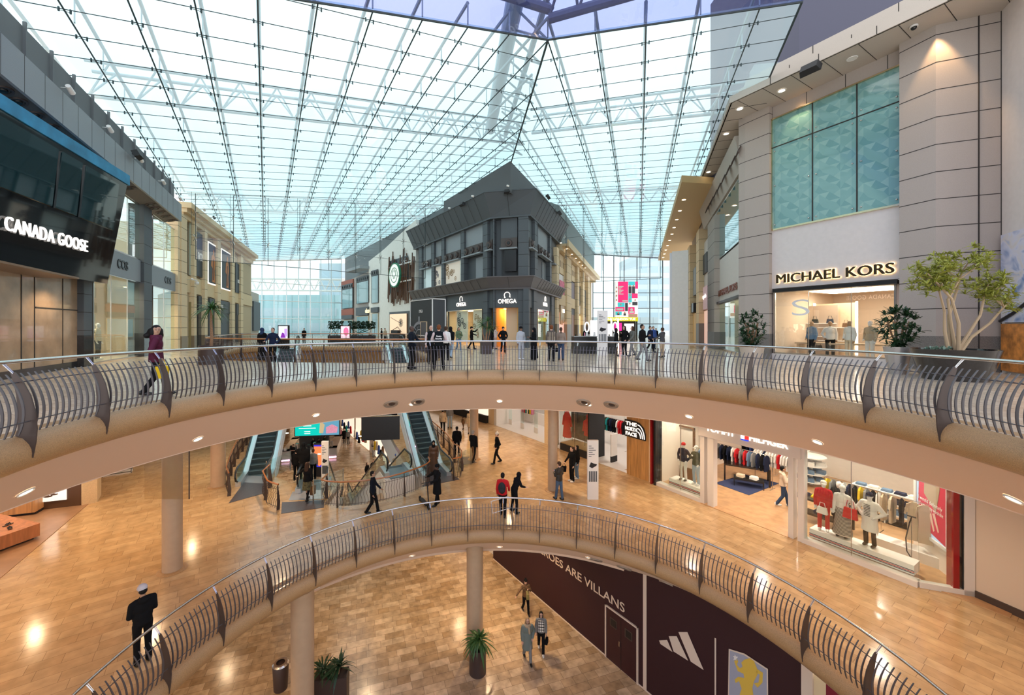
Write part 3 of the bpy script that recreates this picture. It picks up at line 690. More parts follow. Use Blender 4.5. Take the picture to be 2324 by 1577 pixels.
def boss(t, w_, h): text('BOSS', .9, M_white, t, (0, -.04, h * .45), depth=.02, bold=.02, width=w_ * 1.5)
poster(446, 465, 5.75, 9.3, 'poster', 'dark upper poster reading BOSS, leftmost on the beige street wall', boss)
poster(472, 494, 5.5, 9.0, 'poster', 'white framed dark poster of a seated figure on the beige wall', fig(1.6), True)
poster(502, 527, 5.4, 9.1, 'poster', 'white framed dark poster of a standing figure on the beige wall', fig(1.1), True)
poster(534, 547, 5.4, 8.6, 'poster', 'grey poster with a small white word, farthest on the beige upper wall', lambda t, w_, h: text('BOSS', .5, M_white, t, (w_ * .2, -.04, h * .4), depth=.02, bold=.02, width=w_))
winstruct(WB, 'window_5', 425, 441, 5.6, 9.9, y=-.1, m=mat('pale green glass', (.35, .52, .5), .08, spec=1))
for k, (p0, p1) in enumerate(((447, 464), (472, 492), (496, 526), (534, 548))):
    a, c = WB.s_(p0), WB.s_(p1); t = thing('door_%d' % (k + 1), None, None, WB.at(0), WB.rz); t['kind'] = 'structure'
    b = MB(); b.box(a, c, -.1, 0, 0, 4.2); b.build('leaf', [mat('dark shop glass', (.03, .035, .04), .08, spec=.8), M_dgrey, M_dgrey, M_poster][k], t)
    b = MB(); b.box(a, c, -.14, -.1, 3.0, 4.2); b.build('header', M_dgrey, t)
letters(WB, 'shop_sign', 'BOSS', 498, 506, 3.6, .5, M_white, 'small white BOSS sign over the dark shop door on the beige street', y=-.16)
b = MB(); a = WB.s_(441); b.box(WB.s_(428), WB.s_(441), -.15, 0, .0, 3.6); tag(b.build('door_5', mat('beige niche', (.30, .23, .10), .6), None, WB.loc, WB.rz), kind='structure')
for i, px in enumerate((455, 478, 500, 520, 540)):
    spot_fixture(WB.at(WB.s_(px, -.8), -.8, 10.8), WB.rz, 'small spotlight on the beige cornice, number %s from the near end' % ('one', 'two', 'three', 'four', 'five')[i], M_white if i % 2 == 0 else M_black)
t = WB.thing('security_camera', 'white double security camera on a bracket on the beige wall', 'camera', WB.s_(436, -.5), -.36, 4.9)
b = MB(); b.tube([(0, .2, .3), (-.3, -.2, .3), (.5, -.3, .32)], .04, 6); b.build('bracket', M_white, t); b = MB(); b.ell((.5, -.3, .12), .14); b.ell((-.5, -.3, .3), (.2, .09, .09)); b.build('housing', M_white, t, smooth=True)
b = MB(); b.box(WB.len - .1, WB.len + 4.5, 0, .6, 0, 6.2); b.box(WB.len + .5, WB.len + 4.4, -.2, 0, 1.2, 5, 1); struct(b, 'wall_left', [mat('pale concrete', (.5, .46, .40), .7), M_dgrey], WB)
# ================================================================== end glass walls
def endglass(name, pts, z1s, rows, nsub, m, barm, r=.05):
    t = thing(name, None, None, (0, 0, 0)); t['kind'] = 'structure'
    P = []
    for i in range(len(pts) - 1):
        for k in range(nsub): P.append((Vector(pts[i]).lerp(Vector(pts[i + 1]), k / nsub), z1s[i] + (z1s[i + 1] - z1s[i]) * k / nsub))
    P.append((Vector(pts[-1]), z1s[-1]))
    g = MB(); vs = [(p.x, p.y, 0) for p, z in P] + [(p.x, p.y, z) for p, z in P]; n = len(P); g.add(vs, [(i, i + 1, i + 1 + n, i + n) for i in range(n - 1)]); g.build('panes', m, t)
    b = MB()
    for p, z in P: b.tube([(p.x, p.y - .08, 0), (p.x, p.y - .08, z)], r, 6)
    for zz in rows: b.tube([(p.x, p.y - .1, zz if zz > 0 else z + zz) for p, z in P], r * .8, 6, caps=False)
    b.tube([(p.x, p.y - .1, z - .05) for p, z in P], r * 2, 6); b.build('mullions', barm, t); return t
M_endg = glass('end wall glass', (.66, .82, .84), power=1.0)
E1 = [(-36.0, 57.5), (-32.2, 60.6), (-28, 63.6), (-24, 66.3)]
endglass('window_6', E1, [hL(x, y) + .1 for x, y in E1], (3, 5.7, 8.4, 11.0), 3, M_endg, M_steel, .07)
b = MB()                                               # white roof truss seen outside the left end wall
E2 = [(20, 74), (26, 74.5), (33, 74)]
endglass('window_7', E2, [hR(x, y) + .2 for x, y in E2], (2.3, 5.2, 8.1, 11), 3, M_endg, M_dgrey, .09)
# outside: pale city buildings
def outbuilding(x0, x1, y0, y1, h, m, label, fl=3.2, wn=3.0, z0=-13):
    t = thing('office_building', label, 'building', ((x0 + x1) / 2, y0, z0))
    w_ = (x1 - x0) / 2; b = MB(); b.box(-w_, w_, 0, y1 - y0, 0, h - z0); b.build('walls', m, t)
    b = MB(); z = 1
    while z < h - z0 - 2: b.box(-w_ + .4, w_ - .4, -.05, .02, z, z + fl * .55); z += fl
    b.build('window_bands', mat('outside window bands', (.50, .60, .66), .3), t)
    b = MB(); x = -w_
    while x < w_: b.box(x - .12, x + .12, -.12, 0, 0, h - z0); x += wn
    b.build('fins', m, t)
M_pale = mat('pale concrete tower', (.62, .66, .68), .7); M_bluec = mat('blue cladding', (.42, .60, .64), .4)
outbuilding(-62, -31, 84, 100, 8.5, M_bluec, 'low blue glass building outside the left end wall')
outbuilding(-50, -42, 120, 135, 21, mat('grey tower', (.55, .62, .66), .7), 'grey office tower outside behind the left end wall')
outbuilding(18, 40, 92, 110, 4, M_pale, 'low pale building outside the right end wall')
outbuilding(24, 31, 120, 135, 24, M_pale, 'pale round-edged tower outside left of the pink poster')
outbuilding(42, 52, 110, 125, 22, mat('white tower', (.75, .77, .78), .6), 'white striped tower outside right of the pink poster')
b = MB(); truss(b, (-46, 76, 8.8), (-27, 78, 8.8), 9, 2.2, .16); tag(b.build('outdoor_truss', M_white), 'white zigzag steel truss outside behind the left end glass wall', 'truss')
b = MB(); b.box(-120, 120, 76, 200, -14, -13.5); struct(b, 'floor', mat('street', (.3, .3, .3), .9))
# ================================================================== white building left of the dark corner building
WW = Fr((-24.0, 66.2), (-8.0, 45.8)); OL = Fr((-8.0, 45.8), (.62, 32.9)); OC = Fr((.62, 32.9), (3.48, 32.0)); OR = Fr((3.48, 32.0), (7.75, 42.75)); BR = Fr((7.75, 42.75), (19.9, 73.4))
def wpoly(fr, name, pts, m, y0=0, y1=.4):
    b = MB(); b.prism_y(pts, y0, y1); return struct(b, name, m, fr)
s1, s2, s3 = WW.s_(805), WW.s_(838), WW.s_(873)
M_wwall = mat('white render', (.84, .82, .77), .8, noise=.03, nscale=3); M_brick = mat('red brick', (.36, .12, .085), .8, noise=.15, nscale=30)
wpoly(WW, 'wall_right', [(s2 - .2, 0), (WW.len, 0), (WW.len, 14.1), (s2 + 5, 12.0), (s2 - .2, 11.1)], M_wwall)
wpoly(WW, 'wall_right', [(0, 0), (s2, 0), (s2, 9.7), (0, 9.0)], mat('mauve concrete', (.42, .38, .35), .8), .1, .5)
wpoly(WW, 'wall_right', [(0, 9.0), (s2 + 5, 10.5), (WW.len + 6, 13.2), (WW.len + 6, hL(*WW.at(WW.len + 6, .6)[:2]) + .15), (0, hL(*WW.at(0, .6)[:2]) + .15)], mat('grey roof fascia', (.16, .18, .19), .7), .6, 1)
b = MB(); b.box(.2, WW.s_(802), -.1, .1, 7.9, 9.2); b.box(.2, WW.s_(802), -.1, .1, 3.6, 4.6); struct(b, 'wall_right', M_brick, WW)
b = MB(); b.box(WW.s_(805), WW.s_(838), -1.4, .1, 10.0, 10.4); struct(b, 'trim_7', M_grey, WW)
wi = 8
for p0, p1, z0, z1 in ((778, 802, 4.7, 7.8), (811, 838, 5.2, 8.4), (845, 860, 5.0, 8.8), (886, 928, 6.0, 9.4), (779, 802, .3, 2.8), (811, 838, .3, 3.3), (846, 860, .3, 3.6)):
    t = winstruct(WW, 'window_%d' % wi, p0, p1, z0, z1, y=-.12, m=mat('blue-green window glass', (.20, .34, .37), .06, spec=1), fm=M_dgrey if z0 > 4 else M_beige); wi += 1
    if z0 > 4:
        a, c = WW.s_(p0), WW.s_(p1); b = MB(); b.box(a, c, -.2, -.1, z1, z1 + .75); b.build('vent_panel', M_dgrey, t)
        k = max(2, int((c - a) / .75))
        for i in range(k):
            x = a + (c - a) * (i + .5) / k; r_ = MB(); r_.tube([(x, -.3, z1 + .38), (x, -.2, z1 + .38)], [.24, .16], 12); r_.build('nozzle', M_black, t)
for p0, p1, z0, z1 in ((811, 838, 3.4, 4.6), (779, 802, 3.0, 3.6), (845, 861, 3.7, 4.4)):
    b = MB(); b.box(WW.s_(p0), WW.s_(p1), -.25, 0, z0, z1); struct(b, 'wall_right', M_dgrey, WW)
letters(WW, 'shop_sign', 'eico', 829, 838, 4.0, .9, emat('gold letters', (1, .8, .45), 1.0), 'small gold shop name on the dark band of the far white building', y=-.3)
# sticks and round badge
t = WW.thing('timber_stick_sculpture', 'dense screen of hanging brown timber slats on the white wall', 'wall decoration', WW.s_(905), -.4, 4.0)
x0, x1 = WW.s_(876, -.5) - WW.s_(905), WW.s_(936, -.5) - WW.s_(905)
b = MB()
for i in range(44):
    x = x0 + (x1 - x0) * (i + random.random() * .5) / 44; ph = math.sin(i * .55) * .5 + math.sin(i * 1.7) * .5
    zt_ = 7.2 + .9 * math.sin(i * .31) + .8 * math.sin(i * 1.3); zb_ = 2.4 + .8 * ph + random.random() * .5; y = random.random() * .35; sl = .35 if i % 3 else .05
    b.hexa([(x - .05, y - .05, zb_ - 1.6), (x + .05, y - .05, zb_ - 1.6), (x + .05, y + .05, zb_ - 1.6), (x - .05, y + .05, zb_ - 1.6), (x + sl - .05, y - .05, zt_ - 1.6), (x + sl + .05, y - .05, zt_ - 1.6), (x + sl + .05, y + .05, zt_ - 1.6), (x + sl - .05, y + .05, zt_ - 1.6)])
b.build('slats', mat('brown slats', (.12, .05, .022), .6), t)
b = MB(); b.box(x0, x1, .1, .3, 3.1, 3.25); b.box(x0 - .3, x1 + .2, .1, .3, 5.2, 5.35); b.build('rails', M_white, t)
t = WW.thing('round_sign', 'round green and white lit coffee shop badge in front of the brown slats', 'shop sign', WW.s_(897, -.7), -.75, 8.0)
b = MB(); b.lathe([(.001, -.1), (1.35, -.1), (1.35, .1), (.001, .1)], 32); b.xf(Matrix.Rotation(PI / 2, 4, 'X')); b.build('disc', mat('badge white', (.85, .85, .8), .5, emit=.5), t)
b = MB(); b.lathe([(1.35, -.12), (1.5, -.12), (1.5, .12), (1.35, .12)], 32, close_prof=True); b.lathe([(.85, -.13), (.93, -.13), (.93, -.1), (.85, -.1)], 32, close_prof=True); b.xf(Matrix.Rotation(-PI / 2, 4, 'X'))
for k in range(7): a = k / 7 * 2 * PI; b.box(math.sin(a) * .45 - .05, math.sin(a) * .45 + .05, -.13, -.1, math.cos(a) * .45 - .05, math.cos(a) * .45 + .3)
b.build('green_ring', mat('badge green', (.02, .22, .11), .5), t)
# lit cafe opening
def lit_room(fr, name, px0, px1, z1, dep, mw, mf, ecol, e, label=None, z0=0, off=0):
    a, c = fr.s_(px0, off), fr.s_(px1, off); b = MB()
    b.box(a, c, dep, dep + .1, z0, z1); b.box(a, a + .08, off + .05, dep, z0, z1); b.box(c - .08, c, off + .05, dep, z0, z1); b.box(a, c, off + .05, dep, z1, z1 + .08); b.box(a, c, off + .0, dep, z0, z0 + .012, 1)
    struct(b, name, [mw, mf], fr)
    p = fr.at((a + c) / 2, (off + dep) / 2 - .1, z1 - .02); t = thing('ceiling_light_panel', label or 'lit ceiling panel inside the shop', 'lamp', p, fr.rz)
    w_ = (c - a) * .32; b = MB(); b.box(-w_, w_, -(dep - off) * .2, (dep - off) * .2, -.03, 0); b.build('diffuser', emat('panel %s %.1f' % (name + str(px0), e), ecol, e), t)
    return t
M_warmw = mat('warm shop wall', (.72, .55, .36), .7); M_shopf = mat('shop floor', (.5, .38, .26), .25); M_marble = mat('marble wall', (.78, .66, .5), .3, noise=.3, nscale=2)
b = MB(); b.box(WW.s_(884), WW.s_(930), -.03, .0, 0, 3.6); struct(b, 'wall_right', M_black, WW)
t = WW.thing('cafe_display', 'lit cafe display with dark flower drawing below the brown slats', 'display', WW.s_(907), -.12, 0)
b = MB(); x0, x1 = WW.s_(887) - WW.s_(907), WW.s_(925) - WW.s_(907); b.box(x0, x1, -.03, .0, .1, 3.3); b.build('backdrop', mat('lit marble', (.8, .6, .42), .5, emit=.55, ecol=(1, .7, .45)), t)
b = MB()
for k in range(16):
    a = k / 16 * 2 * PI; cx_ = x0 * .1 + .9; b.prism_y([(cx_, 2.2), (cx_ + .55 * math.cos(a), 2.2 + .5 * math.sin(a)), (cx_ + .6 * math.cos(a + .15), 2.2 + .55 * math.sin(a + .15))], -.05, -.03)
b.tube([(x0 + .3, -.04, 2.9), (0, -.04, 2.3), (.9, -.04, 2.1)], .03, 4); b.tube([(x0 + .5, -.04, 1.2), (-.2, -.04, 1.7), (.8, -.04, 1.1)], .04, 4); b.build('flower_drawing', M_black, t)
b = MB(); b.box(x0 + 1, x1 - .2, -.5, -.05, 0, .9); b.box(x0 + 1.3, x1 - 1.4, -.5, -.1, .9, 1.3); b.build('counter', M_matte, t)
# ================================================================== dark corner building (OMEGA)
ZC0, ZC1, ZU0, ZU1, ZT = 4.72, 5.75, 10.55, 12.55, 14.55
# core walls
b = MB()
def wallpts(fr, y): return fr.at(0, y), fr.at(fr.len, y)
pl = [OL.at(0, .35)[:2], OL.at(OL.len, .35)[:2], OC.at(0, .35)[:2], OC.at(OC.len, .35)[:2], OR.at(0, .35)[:2], OR.at(OR.len, .35)[:2], (2.0, 52), (-6, 52)]
b.prism(pl, ZC0, ZU0 + .3); struct(b, 'wall_center', M_dgrey)
pl = [(-4.2, 40.0), (1.95, 31.0), (7.0, 42.4), (7.5, 43.2), (2, 52), (-4, 48)]
b = MB(); n = len(pl); vs = [(x, y, ZU1 - .4) for x, y in pl] + [(x, y, (hL(x, y) if i in (0, 1, 5) else hR(x, y)) + .12) for i, (x, y) in enumerate(pl)]
b.add(vs, [(i, (i + 1) % n, (i + 1) % n + n, i + n) for i in range(n)]); struct(b, 'wall_center', mat('roof wall grey', (.105, .108, .112), .75))
def flare(name, z0, z1, o0, o1, m, lip=.12):
    """cornice band that leans outward, mitred round the three faces"""
    L3 = [OL.at(0, 0)[:2], OL.at(OL.len, 0)[:2], OC.at(OC.len, 0)[:2], OR.at(OR.len, 0)[:2]]
    N = [Vector((OL.d.y, -OL.d.x)), (Vector((OL.d.y, -OL.d.x)) + Vector((OC.d.y, -OC.d.x))) * .53, (Vector((OC.d.y, -OC.d.x)) + Vector((OR.d.y, -OR.d.x))) * .6, Vector((OR.d.y, -OR.d.x))]
    b = MB(); vs = []; prof = [(-.4, z0), (o0, z0), (o0, z0 + lip), (o0 - .06, z0 + lip), (o1, z1 - lip * .7), (o1 + .05, z1 - lip * .7), (o1 + .05, z1), (-.4, z1)]
    for p, n_ in zip(L3, N):
        for o, z in prof: vs.append((p[0] + n_.x * o, p[1] + n_.y * o, z))
    q = len(prof); b.add(vs, [(i * q + j, (i + 1) * q + j, (i + 1) * q + (j + 1) % q, i * q + (j + 1) % q) for i in range(3) for j in range(q)] + [tuple(range(q)), tuple(3 * q + j for j in range(q))])
    for fr, k in ((OL, 14), (OC, 2), (OR, 12)):          # panel joints
        for i in range(1, k):
            s = fr.len * i / k; A = fr.at(s, -o0 + .04); C = fr.at(s, -o1 - .012)
            b.tube([(A[0], A[1], z0 + lip), (C[0], C[1], z1 - lip)], .014, 4, m=1, caps=False)
    struct(b, name, [m, M_joint])
flare('trim_8', ZC0, ZC1, .45, .9, mat('purplish grey cladding', (.10, .085, .085), .5)); flare('trim_9', ZU0, ZU1, .35, 1.2, M_dgrey)
# ground floor: piers, sign bands, interior
b = MB()
for fr, spans in ((OL, ((945, 1011), (1096, 1106))), (OC, ((1119, 1123), (1176, 1198.5))), (OR, ((1200, 1203), (1212, 1219), (1252, 1263)))):
    for p0, p1 in spans:
        a, c = fr.s_(p0, -.15), fr.s_(p1, -.15); A = [fr.at(a, -.15), fr.at(c, -.15), fr.at(c, .3), fr.at(a, .3)]
        b.prism([q_[:2] for q_ in A], 0, ZC0)
        z = .95
        while z < ZC0: b.prism([fr.at(a - .01, -.16)[:2], fr.at(c + .01, -.16)[:2], fr.at(c + .01, .2)[:2], fr.at(a - .01, .2)[:2]], z - .012, z + .012, 1); z += .95
struct(b, 'wall_center', [M_dgrey, M_joint])
b = MB()
for fr in (OL, OC, OR):
    p = [fr.at(0, -.02)[:2], fr.at(fr.len, -.02)[:2], fr.at(fr.len, .35)[:2], fr.at(0, .35)[:2]]; b.prism(p, 3.25, ZC0)
struct(b, 'wall_center', M_dgrey)
for fr, p0, p1, nm, lb in ((OL, 1036, 1057, 'shop_sign', 'white OMEGA sign on the long left face of the dark building'), (OC, 1130, 1172, 'shop_sign', 'large white OMEGA sign over the doorway of the dark corner building'), (OR, 1233, 1242, 'shop_sign', 'narrow white OMEGA sign on the right face of the dark building')):
    c0, c1 = fr.s_(p0, -.1), fr.s_(p1, -.1); t = fr.thing(nm, lb, 'shop sign', (c0 + c1) / 2, -.1, 3.55); w_ = c1 - c0; h_ = .42
    text('OMEGA', .5, M_sign, t, (0, 0, .2), depth=.06, bold=.004, width=w_)
    b = MB(); rr = .24; kx = 1.0
    pts = [(math.sin(math.radians(a)) * rr, 0, .72 + math.cos(math.radians(a)) * rr) for a in range(-142, 143, 15)]
    b.tube([(pts[0][0] - .1, 0, pts[0][2] - .02)] + pts + [(pts[-1][0] + .1, 0, pts[-1][2] - .02)], .035, 6); b.build('omega_symbol', M_sign, t)
lit_room(OC, 'wall_center', 1124, 1176, 3.25, 5.0, mat('golden shop wall', (.80, .42, .10), .6), mat('golden floor', (.7, .42, .15), .2), (1, .62, .22), 16, 'glowing round golden ceiling light in the watch shop', off=.1)
spot(OC.at(OC.len * .5, 2.0, 3.1), 240, (1, .62, .25), 2.7)
lit_room(OL, 'wall_center', 1013, 1095, 3.25, 3.0, M_warmw, M_shopf, (1, .85, .6), 7, 'lit ceiling panel in the long watch shop window')
lit_room(OR, 'wall_center', 1204, 1251, 3.25, 2.0, M_warmw, M_shopf, (1, .85, .6), 7, 'lit ceiling panel in the right watch shop window')
winstruct(OL, 'window_20', 1014, 1095, .3, 3.25, seams=(1035, 1062)); winstruct(OR, 'window_21', 1220, 1245, .3, 3.25)
M_wp = mat('watch picture', (.70, .62, .52), .5, emit=.25); M_wd = mat('watch picture dark', (.05, .06, .10), .4); M_wg = mat('watch picture gold', (.35, .20, .07), .4)
def watchposter(fr, px0, px1, z0, z1, label, dk=M_wd, y=.35, seed=1):
    a, c = fr.s_(px0, y), fr.s_(px1, y); t = fr.thing('watch_poster', label, 'poster', (a + c) / 2, y, z0); w_, h_ = (c - a) / 2, z1 - z0; R = random.Random(seed)
    b = MB(); b.box(-w_, w_, 0, .04, 0, h_); b.build('panel', M_wp, t)
    b = MB()
    for i in range(9):
        x, z = R.uniform(-w_ * .75, w_ * .75), R.uniform(.15, .85) * h_; r = R.uniform(.12, .34) * min(w_, h_ / 2)
        i0 = len(b.v); b.lathe([(r * .72, -.01), (r, -.01)], 18); b.lathe([(.001, -.012), (r * .3, -.012)], 10)
        for k in range(10): q_ = k / 10 * 2 * PI; b.box(math.sin(q_) * r * .95 - .03, math.sin(q_) * r * .95 + .03, math.cos(q_) * r * .95 - .03, math.cos(q_) * r * .95 + .03, -.012, -.01)
        b.xf(Matrix.Translation((x, -.012, z)) @ Matrix.Rotation(-PI / 2, 4, 'X'), i0)
    b.build('wheels', dk, t)
watchposter(OL, 1037, 1061, .4, 3.2, 'tall picture of blue watch parts in the long watch shop window', seed=3)
watchposter(OL, 1074, 1094, .4, 3.2, 'tall picture of brown watch parts in the long watch shop window', M_wg, seed=5)
watchposter(OR, 1222, 1233, .4, 3.0, 'narrow watch picture in the right window of the dark building', seed=7)
t = OC.thing('shop_counter', 'glowing orange counter inside the watch shop doorway', 'counter', OC.s_(1158, 2.4), 2.4, 0)
b = MB(); b.box(-.9, 1.0, 0, .7, 0, 1.0); b.build('body', mat('orange counter', (.75, .32, .06), .4, emit=.25), t); b = MB(); b.box(-1, 1.05, -.05, .75, 1.0, 1.05); b.build('top', M_white, t)
t = OC.thing('orange_panel', 'orange display wall with a small lit niche inside the watch shop', 'display wall', OC.s_(1150, 3.2), 3.6, 0)
b = MB(); b.box(-.6, .7, 0, .1, .2, 2.6); b.build('panel', mat('orange lacquer', (.75, .26, .03), .5, emit=.3), t); b = MB(); b.box(-.2, .35, -.03, 0, 1.1, 1.6); b.build('niche', emat('niche glow', (1, .8, .4), 2.5), t)
# upper storey bays
def bay(fr, p0, p1, kind, nm, holes=2, z0=ZC1 + .1, z1=ZU0):
    a, c = fr.s_(p0, .0), fr.s_(p1, .0); t = thing(nm, None, None, fr.at(0), fr.rz); t['kind'] = 'structure'
    b = MB(); b.box(a, c, .02, .1, 8.9, z1); b.build('panel', M_grey if kind != 'dark' else M_dgrey, t)
    b = MB(); b.hexa([(a, -.1, 8.1), (c, -.1, 8.1), (c, .1, 8.1), (a, .1, 8.1), (a, -.02, 8.95), (c, -.02, 8.95), (c, .1, 8.95), (a, .1, 8.95)]); b.build('vent_panel', mat('brown vent panel', (.07, .055, .05), .6), t)
    for i in range(holes):
        x = a + (c - a) * (i + .5) / holes; b = MB(); b.tube([(x, -.22, 8.5), (x, -.08, 8.52)], [.27, .3], 16); b.build('nozzle_ring', M_bronze, t); b = MB(); b.tube([(x, -.25, 8.5), (x, -.22, 8.5)], [.12, .14], 12); b.build('nozzle_core', M_black, t)
    b = MB(); b.box(a - .05, c + .05, -.32, .1, 8.0, 8.12); b.build('ledge', M_grey, t)
    b = MB()
    if kind == 'glass': b.box(a, c, .05, .1, z0, 8.0); b.build('pane', mat('pale poster glass', (.52, .62, .62), .1, spec=1, emit=.12), t)
    elif kind == 'niche': b.box(a, c, .26, .34, z0, 8.0); b.box(a + (c - a) * .55, c - .1, .2, .26, z0, 7.8, 1); b.build('recess', [M_dgrey, M_grey], t)
    else: b.box(a, c, .2, .34, z0, 8.0); b.build('recess', mat('dark recess', (.03, .033, .037), .6), t)
    return t
k = 30
for fr, p0, p1, kd, ho in ((OL, 958, 978, 'glass', 2), (OL, 986, 1001, 'glass', 1), (OL, 1009, 1045, 'glass', 3), (OL, 1054, 1095, 'niche', 3), (OL, 1107, 1118, 'dark', 1), (OC, 1137, 1174, 'dark', 1), (OR, 1200.5, 1212, 'dark', 1), (OR, 1222, 1246, 'niche', 3), (OR, 1253, 1263, 'dark', 1)):
    bay(fr, p0, p1, kd, 'window_%d' % k, ho); k += 1
b = MB()
for fr, spans in ((OL, ((950, 957), (979, 985), (1002, 1008), (1046, 1053), (1096, 1106))), (OC, ((1119, 1122), (1176, 1199))), (OR, ((1214, 1220), (1248, 1252)))):
    for p0, p1 in spans:
        a, c = fr.s_(p0, -.2), fr.s_(p1, -.2); b.prism([fr.at(a, -.2)[:2], fr.at(c, -.2)[:2], fr.at(c, .36)[:2], fr.at(a, .36)[:2]], ZC1 - .1, ZU0 + .05)
        z = ZC1 + .8
        while z < ZU0: b.prism([fr.at(a - .01, -.21)[:2], fr.at(c + .01, -.21)[:2], fr.at(c + .01, .3)[:2], fr.at(a - .01, .3)[:2]], z - .012, z + .012, 1); z += .95
struct(b, 'wall_center', [M_dgrey, M_joint])
watchposter(OL, 1010, 1044, 5.9, 7.9, 'watch movement picture in the upper window of the dark building', M_wg, y=.0, seed=11)
watchposter(OL, 987, 1000, 5.9, 7.9, 'narrow blue watch picture in the upper window of the dark building', y=.0, seed=12)
t = OC.thing('wall_screen', 'large switched-off black screen on the corner of the dark building', 'screen', OC.s_(1158, -.1), -.12, 5.95)
b = MB(); b.box(-.52, .52, 0, .25, .25, 2.0); b.build('casing', M_black, t); b = MB(); b.box(-.48, .48, -.01, 0, .29, 1.96); b.build('display', mat('dead screen', (.004, .004, .005), .25), t)
for px, fr, lb, z in ((1076, OL, 'left end', 12.6), (1023, OL, 'far left end', 12.6), (949, OL, 'farthest left end', 12.6), (1155, OC, 'corner', 12.75)):
    spot_fixture(fr.at(fr.s_(px, -1.1), -1.0, z), fr.rz, 'small white spotlight on top of the dark building, %s of the cornice' % lb)
loudspeaker(OC.at(OC.s_(1153, -1.1), -1.15, 12.25), OC.rz, 'black loudspeaker above the corner of the dark building'); loudspeaker(OL.at(OL.s_(1052, -1.1), -1.15, 12.3), OL.rz, 'black loudspeaker on the left cornice of the dark building')
loudspeaker(OR.at(OR.s_(1240, -1.1), -1.15, 12.4), OR.rz, 'black loudspeaker on the right cornice of the dark building, nearer one'); loudspeaker(OR.at(OR.s_(1267, -1.1), -1.15, 12.4), OR.rz, 'black loudspeaker on the right cornice of the dark building, farther one')
# black watch kiosk box
KF = Fr((-5.5, 29.2), (-3.55, 26.6)); t = thing('display_box', 'tall black advertising box with white edges and a watch drawing', 'advertising box', KF.loc, KF.rz)
b = MB(); b.box(0, KF.len, 0, 1.0, 0, 3.55); b.build('box', M_poster, t)
b = MB()
for x in (0, KF.len):
    for y in (0, 1.0): b.box(x - .03, x + .03, y - .03, y + .03, 0, 3.58)
for z in (3.55,): b.box(-.03, KF.len + .03, -.03, .03, z - .03, z + .03); b.box(-.03, KF.len + .03, .97, 1.03, z - .03, z + .03); b.box(KF.len - .03, KF.len + .03, 0, 1, z - .03, z + .03)
b.build('edges', M_white, t); text('OMEGA', .3, M_white, t, (KF.len * .5, -.02, 2.75), depth=.01, width=.55)
b = MB(); b.lathe([(.95, -.01), (1.15, -.01)], 40, (KF.len * .42, 0, 0), -95, 95); b.lathe([(.55, -.012), (.62, -.012)], 40, (KF.len * .42, 0, 0), -95, 95); b.box(KF.len * .42 - .1, KF.len * .42 + .1, 1.1, 1.5, -.012, -.01)
for i in range(9): a = math.radians(-80 + 20 * i); b.tube([(KF.len * .42 + math.sin(a) * .7, math.cos(a) * .7, -.01), (KF.len * .42 + math.sin(a) * .85, math.cos(a) * .85, -.01)], .02, 4)
b.xf(Matrix.Translation((0, -.0, .9)) @ Matrix.Rotation(PI / 2, 4, 'X')); b.xf(Matrix.Translation((0, -.03, 0))); b.build('watch_drawing', mat('grey drawing', (.3, .3, .32), .5), t)
b = MB(); b.box(1.7, 2.5, -.05, .02, .3, 2.0); b.build('niche', mat('box niche', (.12, .12, .13), .3), t); b = MB()
for u, v, p, q_ in ((1.66, 1.7, .3, 2.04), (2.5, 2.54, .3, 2.04), (1.66, 2.54, 2.0, 2.04)): b.box(u, v, -.07, .02, p, q_)
b.build('niche_frame', M_beige, t)
# ================================================================== beige building on the right street
b = MB(); b.box(0, BR.len, .3, .8, 0, 10.6)
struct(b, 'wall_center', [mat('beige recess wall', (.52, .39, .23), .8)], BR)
b = MB(); b.box(0, BR.len, -1.1, .4, 10.35, 10.6); b.box(0, BR.len, -1.2, -1.05, 10.3, 11.0); b.box(0, BR.len, -.5, .4, 9.9, 10.35); b.box(0, BR.len * .32, -.2, .3, 4.1, 5.3); struct(b, 'trim_10', M_beiged, BR)
b = MB(); vs = [(x, y, z) for x, y in (BR.at(0, -.2)[:2], BR.at(BR.len, -.2)[:2]) for z in (10.6, hR(x, y) + .12)]; b.add(vs, [(0, 2, 3, 1)]); vs = [(x, y, z) for x, y in ((6.6, 41.5), BR.at(0, -.2)[:2]) for z in (12, hR(x, y) + .12)]; b.add(vs, [(0, 2, 3, 1)]); struct(b, 'wall_center', mat('dark upper wall', (.16, .19, .19), .7))
for p0, p1 in ((1264, 1269), (1287, 1297), (1311, 1315), (1323, 1327), (1335, 1338)):
    column_panels(BR, p0, p1, 0, 9.9, M_beige, .9, y0=-.35, y1=.35, base=(2.0, mat('brown granite', (.25, .18, .11), .4)), name='wall_center')
b = MB()
for p0, p1 in ((1270, 1287), (1298, 1310), (1316, 1322)):
    a, c = BR.s_(p0), BR.s_(p1); b.box(a, c, .0, .3, 7.7, 9.8)
    k = 5
    for i in range(k): x = a + (c - a) * (i + .5) / k; b.box(x - .16, x + .16, -.01, .02, 8.4, 9.1, 1)
struct(b, 'wall_center', [M_beige, mat('slot shade', (.18, .12, .06), .8)], BR)
for i, (p0, p1, z0, z1, mm) in enumerate(((1270, 1286, 5.4, 7.6, M_white), (1298, 1310, 4.6, 7.6, mat('mauve shutter', (.20, .17, .20), .6)), (1316, 1322, 5.0, 7.6, M_dgrey), (1328, 1334, 5.0, 7.6, M_dgrey), (1298, 1310, 3.2, 4.4, M_dgrey), (1316, 1323, 3.6, 4.8, M_white), (1328, 1335, 3.2, 4.8, M_dgrey))):
    b = MB(); b.box(BR.s_(p0), BR.s_(p1), .05, .3, z0, z1); struct(b, 'wall_center', mm, BR)
